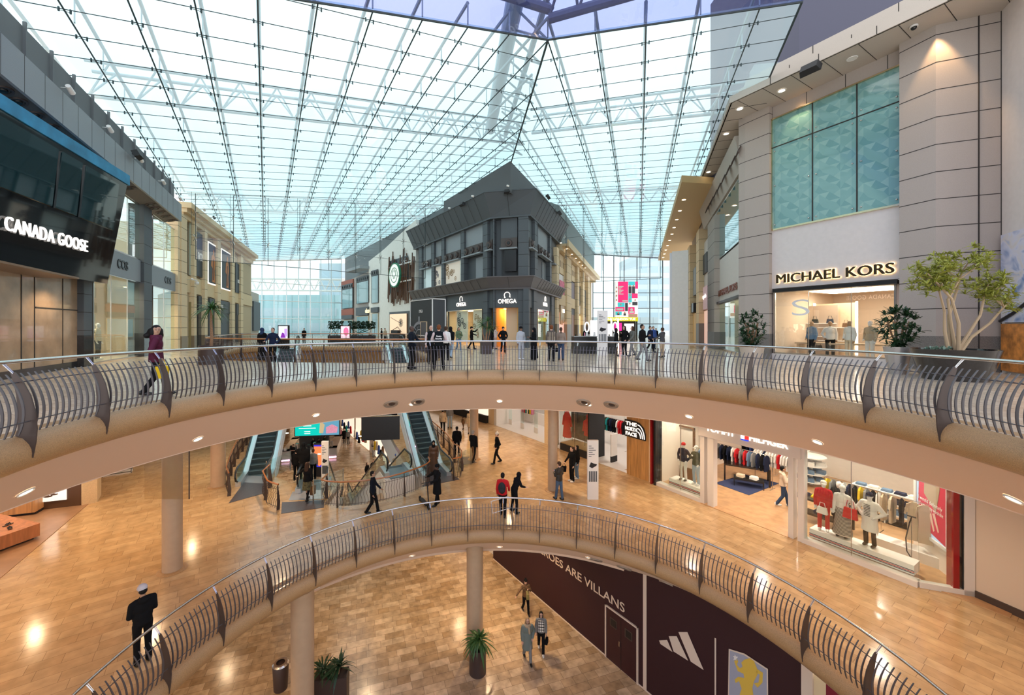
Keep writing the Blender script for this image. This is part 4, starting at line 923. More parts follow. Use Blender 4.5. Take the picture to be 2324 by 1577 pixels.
for i, (p0, p1, c_) in enumerate(((1269, 1283, (1, .55, .45)), (1298, 1304, (.25, .1, .05)), (1314, 1322, (1, .72, .35)), (1327, 1332, (.3, .2, .2)))):
    b = MB(); b.box(BR.s_(p0), BR.s_(p1), .02, .3, 0, 3.3); tag(b.build('door_%d' % (i + 6), mat('lit shop door %d' % i, c_, .4, emit=.6 if i in (0, 2) else 0), None, BR.loc, BR.rz), kind='structure')
t = BR.thing('shop_window_display', 'lit shop window with hanging golden leaves on the beige building', 'display', BR.s_(1275), -.1, 0)
b = MB()
for i in range(26): x = -1.3 + i * .11; z = 3.2 + random.random() * .6; b.box(x - .03, x + .05, -.05, .2, z - .8 - random.random() * .5, z + .8)
b.build('leaves', mat('gold leaves', (.55, .42, .25), .3, .5), t)
b = MB(); b.box(-.5, .6, -.12, -.1, 3.3, 3.7); b.build('sign_panel', emat('lit panel', (1, 1, .95), 1.5), t)
b = MB(); a, c = BR.s_(1270, -.1), BR.s_(1286, -.1); t = BR.thing('pink_banner', 'pink and white printed banner on the beige building balcony', 'banner', (a + c) / 2, -.12, 5.35)
w_ = (c - a) / 2; b = MB(); b.box(-w_, w_ * .3, 0, .04, 0, 1.5); b.build('banner', mat('pink print', (.75, .12, .22), .6, noise=.6, nscale=3), t); b = MB(); b.box(w_ * .3, w_, 0, .03, 0, 1.1); b.build('glass_rail', M_bal, t)
def canopy_lamps(fr, pxs, y, z, group, label, m=None):
    for px in pxs:
        s = fr.s_(px, y); t = fr.thing('downlight', label, 'lamp', s, y, z, group)
        b = MB(); b.lathe([(.14, 0), (.13, -.02), (.1, -.012)], 12); b.build('trim_ring', M_white, t); b = MB(); b.lathe([(.001, -.01), (.1, -.01)], 12); b.build('lens', m or M_lamp, t)
canopy_lamps(BR, (1273, 1286, 1298, 1307, 1315, 1322, 1328), -.7, 10.34, 'downlights under the centre beige cornice', 'small downlight under the cornice of the beige building right of the dark one')
# screens at the far right end
t = thing('hanging_poster_screen', 'tall pink and white patchwork poster screen before the far right glass wall', 'screen', (*GZ(1422, 60), 1.95 + 1.0))
W2, H2 = 1.72, 5.6; R = random.Random(4)
b = MB(); b.box(-W2, W2, 0, .2, 0, H2); b.build('casing', M_white, t)
b = MB()
Mk = [mat('poster pink', (.80, .02, .16), .5, emit=.55), mat('poster white', (.85, .85, .85), .5, emit=.4), mat('poster teal', (.05, .55, .6), .5, emit=.4), mat('poster dark', (.06, .06, .08), .5), mat('poster face', (.55, .30, .2), .5, emit=.2)]
fx = lambda x: -W2 + (x - 1205) / 405 * 2 * W2
fz = lambda y: H2 - (y + 62) / 647 * H2
def tiles(b, L, y0):
    for x0_, y0_, x1_, y1_, m_ in L: b.box(fx(x0_), fx(x1_), y0 - .008, y0, fz(y1_), fz(y0_), m_)
tiles(b, ((1205, -62, 1610, 585, 1),), 0)
tiles(b, ((1255, -62, 1435, 300, 0), (1500, 145, 1605, 225, 0), (1210, 380, 1372, 455, 0), (1438, 382, 1550, 500, 0), (1560, -62, 1610, 60, 0), (1250, 305, 1372, 380, 2), (1440, -62, 1556, 5, 2), (1210, 460, 1320, 520, 2), (1440, 150, 1500, 300, 2), (1440, 505, 1600, 555, 4)), -.01)
tiles(b, ((1442, 20, 1496, 145, 3), (1505, 20, 1556, 145, 3), (1510, 290, 1600, 350, 3), (1240, 490, 1280, 520, 3), (1355, 490, 1395, 530, 3), (1380, 310, 1430, 450, 3)), -.02)
for (x_, y_) in ((1228, 40), (1228, 110), (1228, 185), (1228, 260), (1470, 175), (1468, 245), (1465, 320), (1560, 260), (1305, 335), (1262, 485), (1375, 480), (1468, 10), (1530, 10)): b.ell((fx(x_), -.03, fz(y_)), (.11, .02, .15), 10, 6, 4)
b.build('tiles', Mk, t)
b = MB()
for k in range(7): b.box(fx(1265), fx(1350 - (k % 3) * 22), -.05, -.02, fz(30 + k * 22), fz(16 + k * 22))
b.box(fx(1330), fx(1425), -.05, -.02, fz(285), fz(262)); b.box(fx(1225), fx(1345), -.05, -.02, fz(440), fz(405)); b.box(fx(1455), fx(1535), -.05, -.02, fz(485), fz(450)); b.ell((fx(1495), -.04, fz(425)), (.2, .01, .2), 10, 6)
b.build('print', M_white, t)
t = thing('kiosk_fascia_sign', 'yellow green lit sign band reading ONY LONDON TUE below the pink poster screen', 'sign', (*GZ(1404, 50), 2.4))
b = MB(); b.box(-2.4, 2.45, 0, .3, 0, .52); b.build('band', mat('yellow green lit band', (.62, .58, .02), .5, emit=.8), t)
text('ONY LONDON TUE', .36, M_sign, t, (.2, -.03, .26), depth=.03, bold=.012, width=3.8)
for x in (-2.3, 2.3): b = MB(); b.box(x - .08, x + .08, 0, .2, -2.4, 0); b.build('post', M_dgrey, t)
# glass draught screens hanging across both streets
def screen_(name, A, B, n, zb, hfun, rows, label, panes=True):
    A, B = Vector(A), Vector(B); t = thing(name, label, 'glass screen', (A.x, A.y, 0))
    rods, sp, g = MB(), MB(), MB(); d = (B - A); 
    P = [A + d * (i / n) for i in range(n + 1)]
    for p in P:
        q = p - A; zt = hfun(p.x, p.y); rods.tube([(q.x, q.y, zb), (q.x, q.y, zt)], .022, 6); rods.tube([(q.x, q.y - .4, zb + 1), (q.x, q.y - .4, zt)], .012, 4)
        for z in rows:
            for a in range(0, 360, 60): sp.tube([(q.x, q.y, z), (q.x + .28 * math.cos(math.radians(a)), q.y - .05, z + .28 * math.sin(math.radians(a)))], .02, 4)
    for z in rows: rods.tube([(0, 0, z), (d.x, d.y, z)], .012, 4)
    rods.tube([(0, 0, zb), (d.x, d.y, zb)], .022, 4)
    rods.build('rods', M_cable, t); sp.build('spider_fittings', M_steel, t)
    zt0, zt1 = hfun(A.x, A.y), hfun(B.x, B.y); g.quad((0, 0, zb), (d.x, d.y, zb), (d.x, d.y, zt1), (0, 0, zt0)); g.build('panes', glass('screen glass', (.985, .995, .995)), t)
screen_('glass_screen', (-21.6, 29.6), (-6.2, 41.0), 8, 6.7, hL, (8.3, 10.2), 'hanging glass screen with vertical rods across the left shopping street')
screen_('glass_screen', (8.6, 42.5), (17.0, 38.6), 5, 6.4, hR, (9.2, 11.2), 'hanging glass screen with vertical rods across the right shopping street')
# ================================================================== right street and MICHAEL KORS
MKF = Fr((14.25, 21.6), (16.95, 16.2)); WR = Fr((25.4, 49.7), (14.25, 21.6))
x0, x1, xp = MKF.s_(1752), MKF.s_(2047), MKF.s_(1697)
zW0, zW1 = 6.68, 12.35
b = MB(); b.box(x0, x1, .0, .35, 3.62, 6.62); struct(b, 'wall_right', M_off, MKF)
b = MB(); b.box(xp, MKF.len + 1.2, .05, .5, zW1, 13.0)
for s in (x0, x0 + 1.5, x0 + 3.0, x0 + 4.4): b.box(s - .01, s + .01, .04, .06, zW1, 13.0, 1)
struct(b, 'wall_right', [M_taupe, M_joint], MKF)
def pilaster(pts, z0, z1, zs, base=1.3, name='wall_right', mm=None):
    b = MB(); b.prism(pts, z0, z1); c = Vector((sum(p[0] for p in pts) / len(pts), sum(p[1] for p in pts) / len(pts))); big = [tuple(c + (Vector(p) - c) * 1.004) for p in pts]
    for z in zs: b.prism(big, z - .014, z + .014, 1)
    if base: b.prism([tuple(c + (Vector(p) - c) * 1.008) for p in pts], z0, base, 2)
    struct(b, name, [mm or M_taupe, M_joint, M_granite])
M_granite = mat('speckled grey granite', (.17, .155, .14), .45, noise=.5, nscale=70)
jz = [1.3 + 1.03 * i for i in range(1, 12)]
A = MKF.at(xp, -.25)[:2]; Bp = MKF.at(x0, -.25)[:2]
pilaster([A, Bp, MKF.at(x0, .6)[:2], (A[0] + 1.0, A[1] + 1.3), (A[0] - .12, A[1] + .35)], 0, 13.0, jz)
pilaster([(16.62, 15.95), (16.95, 14.95), (18.55, 14.3), (20, 16), (17.3, 16.6)], 0, 13.0, jz)
b = MB(); vj = Vector((18.02, 14.52)); b.prism([(18.0, 14.49), (18.02, 14.483), (18.04, 14.6), (18.02, 14.62)], 0, 13.0); b.prism([(18.55, 14.28), (18.57, 14.275), (18.6, 14.4), (18.57, 14.42)], 0, 13); struct(b, 'trim_11', M_joint)
b = MB(); b.prism([(18.6, 14.35), (17.0, 11.5), (18, 10.4), (20.5, 14.8)], 0, 13.4); struct(b, 'wall_right', M_off)
# patterned glass
t = thing('window_40', None, None, MKF.at(0), MKF.rz); t['kind'] = 'structure'
M_tile1 = mat('patterned teal glass a', (.13, .30, .29), .1, spec=.8, coat=.6); M_tile2 = mat('patterned teal glass b', (.22, .40, .37), .14, spec=.8, coat=.6); M_tile3 = mat('patterned teal glass c', (.17, .35, .33), .1, spec=.8, coat=.6)
b = MB(); cs = (x1 - x0) / 12; nzr = int((zW1 - zW0) / cs); rz_ = (zW1 - zW0) / nzr
for i in range(12):
    for j in range(nzr):
        X0, X1, Za, Zb = x0 + i * cs, x0 + (i + 1) * cs, zW0 + j * rz_, zW0 + (j + 1) * rz_; k = (i + j) % 2
        C = ((X0 + X1) / 2 + (.12 if k else -.12) * cs, .008, (Za + Zb) / 2 + (.12 if (i // 2) % 2 else -.12) * rz_); c4 = [(X0, .008, Za), (X1, .008, Za), (X1, .008, Zb), (X0, .008, Zb)]
        for q_ in range(4): b.add([c4[q_], c4[(q_ + 1) % 4], C], [(0, 1, 2)], (q_ + k * 2) % 3 if (i + 2 * j + q_) % 4 else 2)
b.build('patterned_pane', [M_tile1, M_tile2, M_tile3], t, fix=False)
b = MB(); b.box(x0, x1, .02, .1, zW0, zW1); b.build('backing', M_dgrey, t)
b = MB(); fx = [MKF.s_(1844), MKF.s_(1945)]
for s in fx: b.box(s - .02, s + .02, -.02, .02, zW0, zW1)
b.box(x0, x1, -.02, .02, zW1 - 1.5, zW1 - 1.46); b.build('joints', M_joint, t)
b = MB(); b.box(x0, x1, -.1, .06, zW1 - .06, zW1); b.box(x0 - .05, x0 + .03, -.1, .06, zW0, zW1); b.box(x0, x1, -.08, .04, zW0 - .08, zW0); b.build('frame', mat('polished gold steel', (.75, .6, .38), .15, 1), t)
b = MB()
for s in [x0 + .15] + [f + e for f in fx for e in (-.15, .15)] + [x1 - .15]:
    for z in (zW0 + .2, zW0 + 2.2, zW1 - 1.7, zW1 - 1.25): b.ell((s, -.03, z), .035, 8, 5)
b.build('studs', M_steel, t)
# shop window below
zh = 3.45
b = MB(); b.box(MKF.s_(1753, -.3), MKF.s_(2036, -.3), -.3, .05, zh - .05, zh + .12); struct(b, 'trim_12', M_black, MKF)
sg = MKF.thing('shop_sign', 'large bronze backlit MICHAEL KORS letters over the shop window facing the void', 'shop sign', (MKF.s_(1762, -.1) + MKF.s_(2028, -.1)) / 2, -.1, 4.05)
wtx = MKF.s_(2028, -.1) - MKF.s_(1762, -.1)
text('MICHAEL KORS', .62, M_goldl, sg, depth=.06, bold=.012, width=wtx); text('MICHAEL KORS', .66, M_halo, sg, (0, .05, 0), depth=.01, bold=.02, width=wtx, name='halo')
t = winstruct(MKF, 'window_41', 1757, 2034, .3, zh, seams=(1835, 1932), fm=M_steel, fw=.06)
lit_room(MKF, 'wall_right', 1754, 2040, 3.5, 6.0, mat('mk wall', (.72, .58, .46), .7), mat('mk floor', (.55, .45, .35), .2), (1, .87, .70), 7.5, 'lit ceiling panel of the handbag shop')
b = MB(); b.box(x0, x1, -.02, .25, 0, .3); struct(b, 'wall_right', M_off, MKF)
M_shelf = mat('glass shelf white', (.85, .8, .74), .3, emit=.25)
BAGC = [mat('bag navy', (.03, .04, .07), .4), mat('bag brown', (.16, .08, .04), .4), mat('bag black', (.015, .015, .015), .4), mat('bag denim', (.06, .09, .15), .6)]
def bag(p, rz, c, label, group, w_=.3, h_=.22):
    t = thing('handbag', label, 'handbag', p, rz, group); b = MB(); b.hexa([(-w_ / 2, -.06, 0), (w_ / 2, -.06, 0), (w_ / 2, .06, 0), (-w_ / 2, .06, 0), (-w_ * .42, -.03, h_), (w_ * .42, -.03, h_), (w_ * .42, .03, h_), (-w_ * .42, .03, h_)]); b.build('body', c, t)
    b = MB(); b.tube([(-w_ * .3, 0, h_), (-w_ * .2, 0, h_ * 1.7), (w_ * .2, 0, h_ * 1.7), (w_ * .3, 0, h_)], .01, 5); b.build('handle', c, t)
sh = MKF.thing('display_shelves', 'lit white wall shelves behind the handbag shop window', 'shelves', MKF.s_(1830, 3), 3.0, 0)
for i, z in enumerate((.45, 1.15, 1.85)): b = MB(); b.box(-1.2, 1.2, 0, .35, z - .03, z); b.build('shelf', M_shelf, sh)
b = MB(); b.box(-1.25, 1.25, .35, .4, 0, 2.8); b.build('back_panel', mat('shelf back', (.55, .42, .33), .7), sh)
xs = MKF.s_(1830, 3)
for i, (z, n_) in enumerate(((.45, 5), (1.15, 3), (1.85, 4))):
    for j in range(n_): bag(MKF.at(xs - 1.0 + 2.0 * j / (n_ - 1), 3.15, z), MKF.rz, BAGC[(i + j * 2) % 4], 'small dark handbag on the %s lit shelf of the handbag shop' % ('lowest', 'middle', 'top')[i], 'handbags on the %s shelf' % ('lowest', 'middle', 'top')[i])
t = MKF.thing('lit_niche', 'tall glowing white display niche in the middle of the handbag shop', 'display', MKF.s_(1895, 3.6), 3.6, 0)
b = MB(); b.box(-.9, .9, 0, .1, .2, 2.9); b.build('back', mat('niche back', (.8, .6, .42), .6), t); b = MB(); b.box(-.95, -.86, -.05, 0, .2, 2.95); b.box(.86, .95, -.05, 0, .2, 2.95); b.build('light_strips', emat('strip', (1, .93, .8), 4), t)
b = MB(); b.box(-.6, .6, -.4, 0, .9, .93); b.box(-.6, .6, -.4, 0, 1.6, 1.63); b.build('shelf', M_shelf, t)
for i, px in enumerate((1880, 1920)): bag(MKF.at(MKF.s_(px, 3.4), 3.4, 1.63 if i else .93), MKF.rz, BAGC[i], 'handbag in the tall glowing niche, %s shelf' % ('upper' if i else 'lower'), None)
t = MKF.thing('display_table', 'long pale timber display table with accessories in the handbag shop window', 'table', MKF.s_(1900, 1.4), 1.4, 0)
b = MB(); b.box(-1.8, 1.9, 0, .8, .78, .86); b.build('top', mat('pale timber', (.62, .48, .34), .4), t)
for x in (-1.7, 1.8): b = MB(); b.box(x - .06, x + .06, .1, .7, 0, .78); b.build('leg', mat('pale timber', (.62, .48, .34), .4), t)
t = MKF.thing('window_decal', 'white S-shaped line graphic on the handbag shop glass', 'decal', MKF.s_(1817), -.02, 2.55); text('S', 1.15, M_white, t, depth=.005, width=.75, bold=-.01)
# mural on the far right wall
t = thing('mural_picture', 'large blue and orange abstract picture at the right edge', 'picture', (17.83, 12.97, 0), math.atan2(-2.23, -1.25))
mm_ = mat('mural', (.5, .5, .6), .6); nt_ = mm_.node_tree; nn = nt_.nodes.new('ShaderNodeTexNoise'); nn.inputs['Scale'].default_value = 1.3; nn.inputs['Distortion'].default_value = 1.5; tcn = nt_.nodes.new('ShaderNodeTexCoord')
rr = nt_.nodes.new('ShaderNodeValToRGB'); e = rr.color_ramp.elements; e[0].position = .3; e[0].color = (.12, .22, .45, 1); e[1].position = .5; e[1].color = (.62, .62, .72, 1); n3 = e.new(.62); n3.color = (.65, .6, .58, 1); n3 = e.new(.75); n3.color = (.4, .45, .6, 1)
nt_.links.new(tcn.outputs['Object'], nn.inputs[0]); nt_.links.new(nn.outputs[0], rr.inputs[0]); nt_.links.new(rr.outputs[0], nt_.nodes['Principled BSDF'].inputs['Base Color'])
b = MB(); b.box(-1.28, 1.28, -.12, -.03, 1.8, 4.9); b.build('upper_picture', mm_, t)
b = MB(); b.box(-1.28, 1.28, -.12, -.03, 0.1, 1.75); b.build('lower_picture', mat('orange timber picture', (.55, .20, .04), .5, noise=.5, nscale=4), t)
b = MB(); b.tube([(-1.28, -.13, 1.85), (-.6, -.13, 2.1), (1.2, -.13, 3.0)], .06, 6); b.build('dark_stroke', M_black, t)
b = MB(); b.prism([(14.7, 21.7), (16.9, 21.4), (16.9, 22), (14.9, 22.4)], 12.5, 16.0); struct(b, 'wall_right', M_grey)
# canopy over MK and the right street, stepped fascia
E0 = Vector((12.45, 20.15)); E1_ = E0 + Vector((.507, -.862)) * 11; E2_ = E0 + Vector((.37, .929)) * 31
wallA, wallB, wallC = Vector((14.6, 21.4)), Vector((22, 10)), Vector((26.2, 50))
b = MB(); pol = [E2_, E0, E1_, wallB, Vector((19.5, 14.5)), Vector((17.3, 16.4)), wallA + Vector((.6, 0)), wallC]
b.prism([tuple(p) for p in pol][:], 13.0, 13.08)
d1, d2 = (E1_ - E0).normalized(), (E2_ - E0).normalized()
for i in range(10):
    p = E0 + d1 * (i * 1.15 + .3); q_ = p + Vector((2.2, 1.25)); b.tube([(p.x, p.y, 12.998), (q_.x, q_.y, 12.998)], .012, 4, m=1, caps=False)
for i in range(22):
    p = E0 + d2 * (i * 1.3 + .6); q_ = p + Vector((1.6, -.55)); b.tube([(p.x, p.y, 12.998), (q_.x, q_.y, 12.998)], .012, 4, m=1, caps=False)
struct(b, 'ceiling', [M_taupel, M_joint])
def strip(path, z0, z1, off, m, name, seg=1.7):
    b = MB(); P = [Vector(p) for p in path]; b.rect_sweep([(p.x + off, p.y + off * .1, z0) for p in P], .12, z1 - z0)
    for i in range(len(P) - 1):
        d = P[i + 1] - P[i]; k = int(d.length / seg)
        for j in range(1, k): q_ = P[i] + d * (j / k); b.box(q_.x + off - .07, q_.x + off + .03, q_.y - .012 + off * .1, q_.y + .012 + off * .1, z0, z1, 1)
    struct(b, name, [m, M_joint])
path = [E2_, E0, E1_]
strip(path, 13.0, 13.32, 0, M_taupel, 'trim_13'); strip(path, 13.3, 13.72, .5, M_taupel, 'trim_14', 2.1); strip(path, 13.6, 14.3, .95, M_taupel, 'trim_15', 2.4)
b = MB(); b.prism([(16.9, 21.4), (34, 16), (34, 30), (17, 30)], 12.5, 26.0); struct(b, 'wall_right', mat('blue-grey upper wall', (.085, .085, .125), .8))
CF = Fr(tuple(E0), tuple(E1_))
for i, (px, py) in enumerate(((1679, 246), (1774, 205), (1934, 132))):
    d = F * (13 - EYE) / (HY - py); p = GZ(px, d); t = thing('downlight', 'round downlight in the taupe canopy above the handbag shop, %s' % ('above the corner pilaster', 'left of the loudspeaker', 'right of the loudspeaker')[i], 'lamp', (*p, 12.995))
    b = MB(); b.lathe([(.19, 0), (.18, -.03), (.13, -.02)], 16); b.build('trim_ring', M_white, t); b = MB(); b.lathe([(.001, -.018), (.13, -.018)], 14); b.build('lens', M_lamp if i < 2 else M_white, t)
spot((14.7, 20.55, 12.95), 330, (1, .66, .33), .9, tgt=(14.6, 21.4, 10)); spot((15.05, 19.1, 12.95), 240, (1, .66, .33), 1.0, tgt=(15.35, 19.5, 11))
spot((16.75, 14.6, 12.95), 480, (1, .62, .3), .95, tgt=(17.2, 15.0, 10))
t = thing('security_camera', 'small dome camera under the taupe canopy near the big pilaster', 'camera', (*GZ(2074, F * (13 - EYE) / (HY - 58)), 12.99)); b = MB(); b.cyl(0, 0, -.06, 0, .12); b.build('base', M_white, t); b = MB(); b.ell((0, 0, -.07), .09); b.build('dome', M_black, t)
dS = F * (13.0 - EYE) / (HY - 165); loudspeaker((*GZ(1841, dS * .97), 12.72), CF.rz, 'black loudspeaker hanging from the taupe canopy above the handbag shop', 1.25)
for i, (px, py) in enumerate(((1648, 303), (1608, 390), (1594, 422), (1577, 460))):
    d = F * (13 - EYE) / (HY - py); t = thing('downlight', 'small downlight under the right street canopy', 'lamp', (*GZ(px, d), 12.995), 0, 'downlights under the right street canopy'); b = MB(); b.lathe([(.19, 0), (.18, -.03), (.13, -.02)], 16); b.build('trim_ring', M_white, t); b = MB(); b.lathe([(.001, -.018), (.13, -.018)], 14); b.build('lens', M_lamp, t)
# right street wall: WR runs from far to near (left to right in the photo)
M_rw = mat('right street wall', (.40, .35, .31), .7)
b = MB(); b.box(0, WR.len, .4, .9, 0, 13.0); struct(b, 'wall_right', M_rw, WR)
zz0, zz1 = 10.2, 12.2
b = MB(); b.hexa([(WR.s_(1600), -.1, 10.6), (WR.s_(1690), -.1, 10.6), (WR.s_(1690), .4, 10.6), (WR.s_(1600), .4, 10.6), (WR.s_(1600), -.5, 12.4), (WR.s_(1690), -.5, 12.4), (WR.s_(1690), .4, 12.4), (WR.s_(1600), .4, 12.4)]); struct(b, 'wall_right', M_taupel, WR)
vent_rings(WR, (1604, 1609, 1615, 1623, 1631, 1641, 1652, 1663, 1675), 11.3, -.42, math.radians(70), 'round vents on the right street wall', 'round vent ring in the sloping panel on the right street wall', .32)
winstruct(WR, 'window_42', 1624, 1684, 6.7, 10.5, m=mat('teal mirror glass', (.10, .34, .36), .04, spec=1, coat=1))
b = MB(); b.box(WR.s_(1623), WR.s_(1685), .0, .4, 3.5, 6.6); struct(b, 'wall_right', M_off, WR)
letters(WR, 'shop_sign', 'MICHAEL KORS', 1631, 1672, 4.1, .6, mat('copper letters', (.30, .11, .07), .35, .5), 'copper MICHAEL KORS letters on the receding right street wall')
b = MB(); b.box(WR.s_(1622, -.2), WR.s_(1684, -.2), -.2, .05, 3.35, 3.5); struct(b, 'trim_16', M_black, WR)
winstruct(WR, 'window_43', 1625, 1683, .1, 3.35, seams=(1653,)); lit_room(WR, 'wall_right', 1624, 1684, 3.4, .39, mat('mk side', (.75, .62, .5), .6, emit=.12), M_shopf, (1, .88, .7), 5, 'lit strip in the narrow side window of the handbag shop')
column_panels(WR, 1606, 1621, 0, 10.0, M_taupe, 1.0, y0=-.35, y1=.4, base=(1.3, M_granite), name='wall_right')
b = MB(); b.box(WR.s_(1589), WR.s_(1605), .1, .4, 5.4, 9.6); struct(b, 'wall_right', M_off, WR)
b = MB(); b.box(WR.s_(1593), WR.s_(1604), .0, .12, 6.6, 8.4); tag(b.build('shop_sign', M_poster, None, WR.loc, WR.rz), 'dark square sign with small white words on the right street wall', 'shop sign')
b = MB(); b.box(WR.s_(1586), WR.s_(1605), .0, .3, 3.3, 5.4); struct(b, 'wall_right', mat('pink fascia', (.78, .55, .60), .6, emit=.1), WR)
letters(WR, 'shop_sign', 'kate spade', 1589, 1602, 4.5, .5, M_sign, 'white script sign on the pink shop fascia in the right street', y=-.03)
winstruct(WR, 'window_44', 1587, 1604, .1, 3.2, y=.1, m=mat('pink lit window', (.85, .55, .45), .3, emit=.5))
column_panels(WR, 1580, 1586, 0, 11.0, M_beige, 1.0, y0=-.35, y1=.4, base=(2, M_granite), name='wall_right')
b = MB(); b.box(WR.s_(1568), WR.s_(1579), .0, .3, 5.2, 8.2); b.box(WR.s_(1566), WR.s_(1579), .0, .3, .0, 3.2, 1); struct(b, 'wall_right', [M_grey, mat('gold door', (.5, .3, .1), .4, emit=.15)], WR)
b = MB(); b.box(WR.s_(1565), WR.s_(1578), -.2, .3, 3.3, 4.3); tag(b.build('shop_sign', M_black, None, WR.loc, WR.rz), 'black shop sign band between beige piers in the right street', 'shop sign')
column_panels(WR, 1560, 1565, 0, 11.0, M_beige, 1.0, y0=-.35, y1=.4, name='wall_right')
# lower beige canopy further along
b = MB(); pol = []
for px, py in ((1547, 413), (1494, 591)): d = F * (12.3 - EYE) / (HY - py); pol.append(GZ(px, d))
far2 = WR.at(-12, .3)[:2]; near2 = WR.at(WR.s_(1580), .3)[:2]
dcan = F * (12.3 - EYE) / (HY - 413)
b.prism([pol[0], pol[1], (pol[1][0] + 5, pol[1][1]), near2, (17.6, pol[0][1] + .5)], 12.3, 12.8); struct(b, 'ceiling', mat('gold beige canopy', (.58, .40, .19), .6))
for i, (px, py) in enumerate(((1552, 453), (1543, 478), (1536, 498), (1530, 516), (1525, 531), (1520, 545), (1515, 557), (1511, 567), (1508, 576), (1505, 584))):
    d = F * (12.3 - EYE) / (HY - py); t = thing('downlight', 'tiny downlight under the gold beige canopy', 'lamp', (*GZ(px, d), 12.295), 0, 'downlights under the gold beige canopy'); b = MB(); b.lathe([(.16, 0), (.14, -.02)], 12); b.build('trim_ring', M_white, t); b = MB(); b.lathe([(.001, -.018), (.14, -.018)], 12); b.build('lens', M_lamp, t)
# tall white hoarding
b = MB(); HB = Fr(GZ(1525, 31), GZ(1562, 30.4)); b.box(0, HB.len, 0, .25, 0, 7.55); struct(b, 'wall_right', M_off, HB)
b = MB(); b.box(-.2, 0.0, .3, 6, 0, 7.5); struct(b, 'wall_right', mat('translucent sheet', (.6, .6, .64), .2), HB)
# ================================================================== downlights and round vents in the sloping undersides
def cone_fit(a, r, z, kind, label, group=None):
    zz = z - .57 + (r - 7.7) / (9.58 - 7.7) * (CZ2 + .57); x, y = rp2(a, r)
    sl = math.atan2(CZ2 + .57, 1.88)
    t = thing('downlight' if kind == 'lamp' else 'air_vent', label, 'lamp' if kind == 'lamp' else 'air vent', (x, y, zz - .005), 0, group)
    t.rotation_euler = (sl, 0, -math.radians(a)); b = MB()
    if kind == 'lamp':
        b.lathe([(.13, 0), (.12, -.03), (.095, -.02)], 16); b.build('trim_ring', M_white, t, smooth=True); b = MB(); b.lathe([(.001, -.015), (.095, -.015)], 14); b.build('lens', M_lamp, t)
    else:
        b.lathe([(.28, 0), (.26, -.05), (.16, -.03)], 20); b.build('ring', mat('vent ring cream', (.35, .28, .22), .5), t, smooth=True); b = MB(); b.ell((.03, 0, .0), (.13, .13, .05)); b.build('core', M_bronze, t, smooth=True)
def px_ang(px, R):
    t = (px - CX0) / F; A_ = t * t + 1; B_ = -2 * (t * RX + RY); C_ = RX * RX + RY * RY - R * R; z = (-B_ + math.sqrt(B_ * B_ - 4 * A_ * C_)) / (2 * A_)
    return math.degrees(math.atan2(t * z - RX, z - RY))
for z, nm in ((Z1, 'upper'), (Z2, 'lower')):
    for i, a in enumerate(range(-92, 113, 23)): cone_fit(a + 1, 8.9, z, 'lamp', 'round downlight in the cream underside of the %s ring' % nm, 'downlights in the %s ring' % nm)
for px, z in ((888, Z1), (949, Z1), (1324, Z1), (1386, Z1), (1350, Z2), (1415, Z2), (1512, Z2), (1590, Z2)):
    cone_fit(px_ang(px, 8.7 if z == 0 else 8.9), 8.75 if z == 0 else 9.0, z, 'vent', 'round air vent in the cream underside of the %s ring' % ('upper' if z == 0 else 'lower'), 'round vents in the %s ring' % ('upper' if z == 0 else 'lower'))
# warm light of the lower floors: ceiling lamps
def floor_lamps(pts, zc, e, label, group):
    for x, y in pts:
        t = thing('ceiling_lamp', label, 'lamp', (x, y, zc), 0, group); b = MB(); b.lathe([(.2, 0), (.19, -.03), (.15, -.02)], 14); b.build('trim_ring', M_white, t)
        b = MB(); b.lathe([(.001, -.015), (.15, -.015)], 12); b.build('lens', M_lamp, t)
        s = spot((x, y, zc - .06), e, (1, .69, .40), 2.75, .12, blend=.9); s.parent = t; s.location = (0, 0, -.06)
floor_lamps([(-10.5, 5), (-13, 10), (-12.6, 15), (-9, 17.6), (-17, 15), (2.5, 19.5), (7.5, 16.5), (10, 11), (10.2, 5), (-1, 26), (-15.5, 21), (-11, 0), (10, 0), (1.5, 24)], CZ2, 400, 'warm lamp in the ceiling of the middle floor', 'ceiling lamps of the middle floor')
floor_lamps([(-18, 36), (-11, 35), (-9, 12), (-5.5, 18.5), (1.5, 17.6), (-12, 6), (-13, 20), (-1.5, 23), (-20, 44), (-13, 46), (0, 18.8)], CZ3, 300, 'warm lamp in the ceiling of the bottom floor', 'ceiling lamps of the bottom floor')
# ================================================================== columns
M_col = mat('cream column', (.50, .36, .24), .42, noise=.04, nscale=5)
def column(x, y, z0, z1, r, label):
    t = thing('column', label, 'column', (x, y, z0)); b = MB(); b.cyl(0, 0, 0, z1 - z0, r, n=32); b.build('shaft', M_col, t, smooth=True)
    b = MB(); b.lathe([(r, .04), (r + .1, .03), (r + .14, .004)], 32); b.build('base_ring', M_agg, t, smooth=True)
column(-9.85, 12.5, Z2, CZ2, .265, 'round cream column on the middle floor, nearest on the left, glass panel at its top')
column(-12.85, 19.1, Z2, CZ2, .31, 'round cream column on the middle floor beside the left escalator')
column(3.15, 18.6, Z2, CZ2, .225, 'round cream column on the middle floor beside the man in the dark leather jacket')
column(-.65, 23.0, Z2, CZ2, .24, 'round cream column on the middle floor behind the walking man, centre')
column(-.44, 16.5, Z3, Z2 - 1.3, .34, 'round cream column on the bottom floor behind the tall potted palm')
column(-6.1, 13.25, Z3, Z2 - 1.1, .36, 'round cream column on the bottom floor left of the rectangular planter')
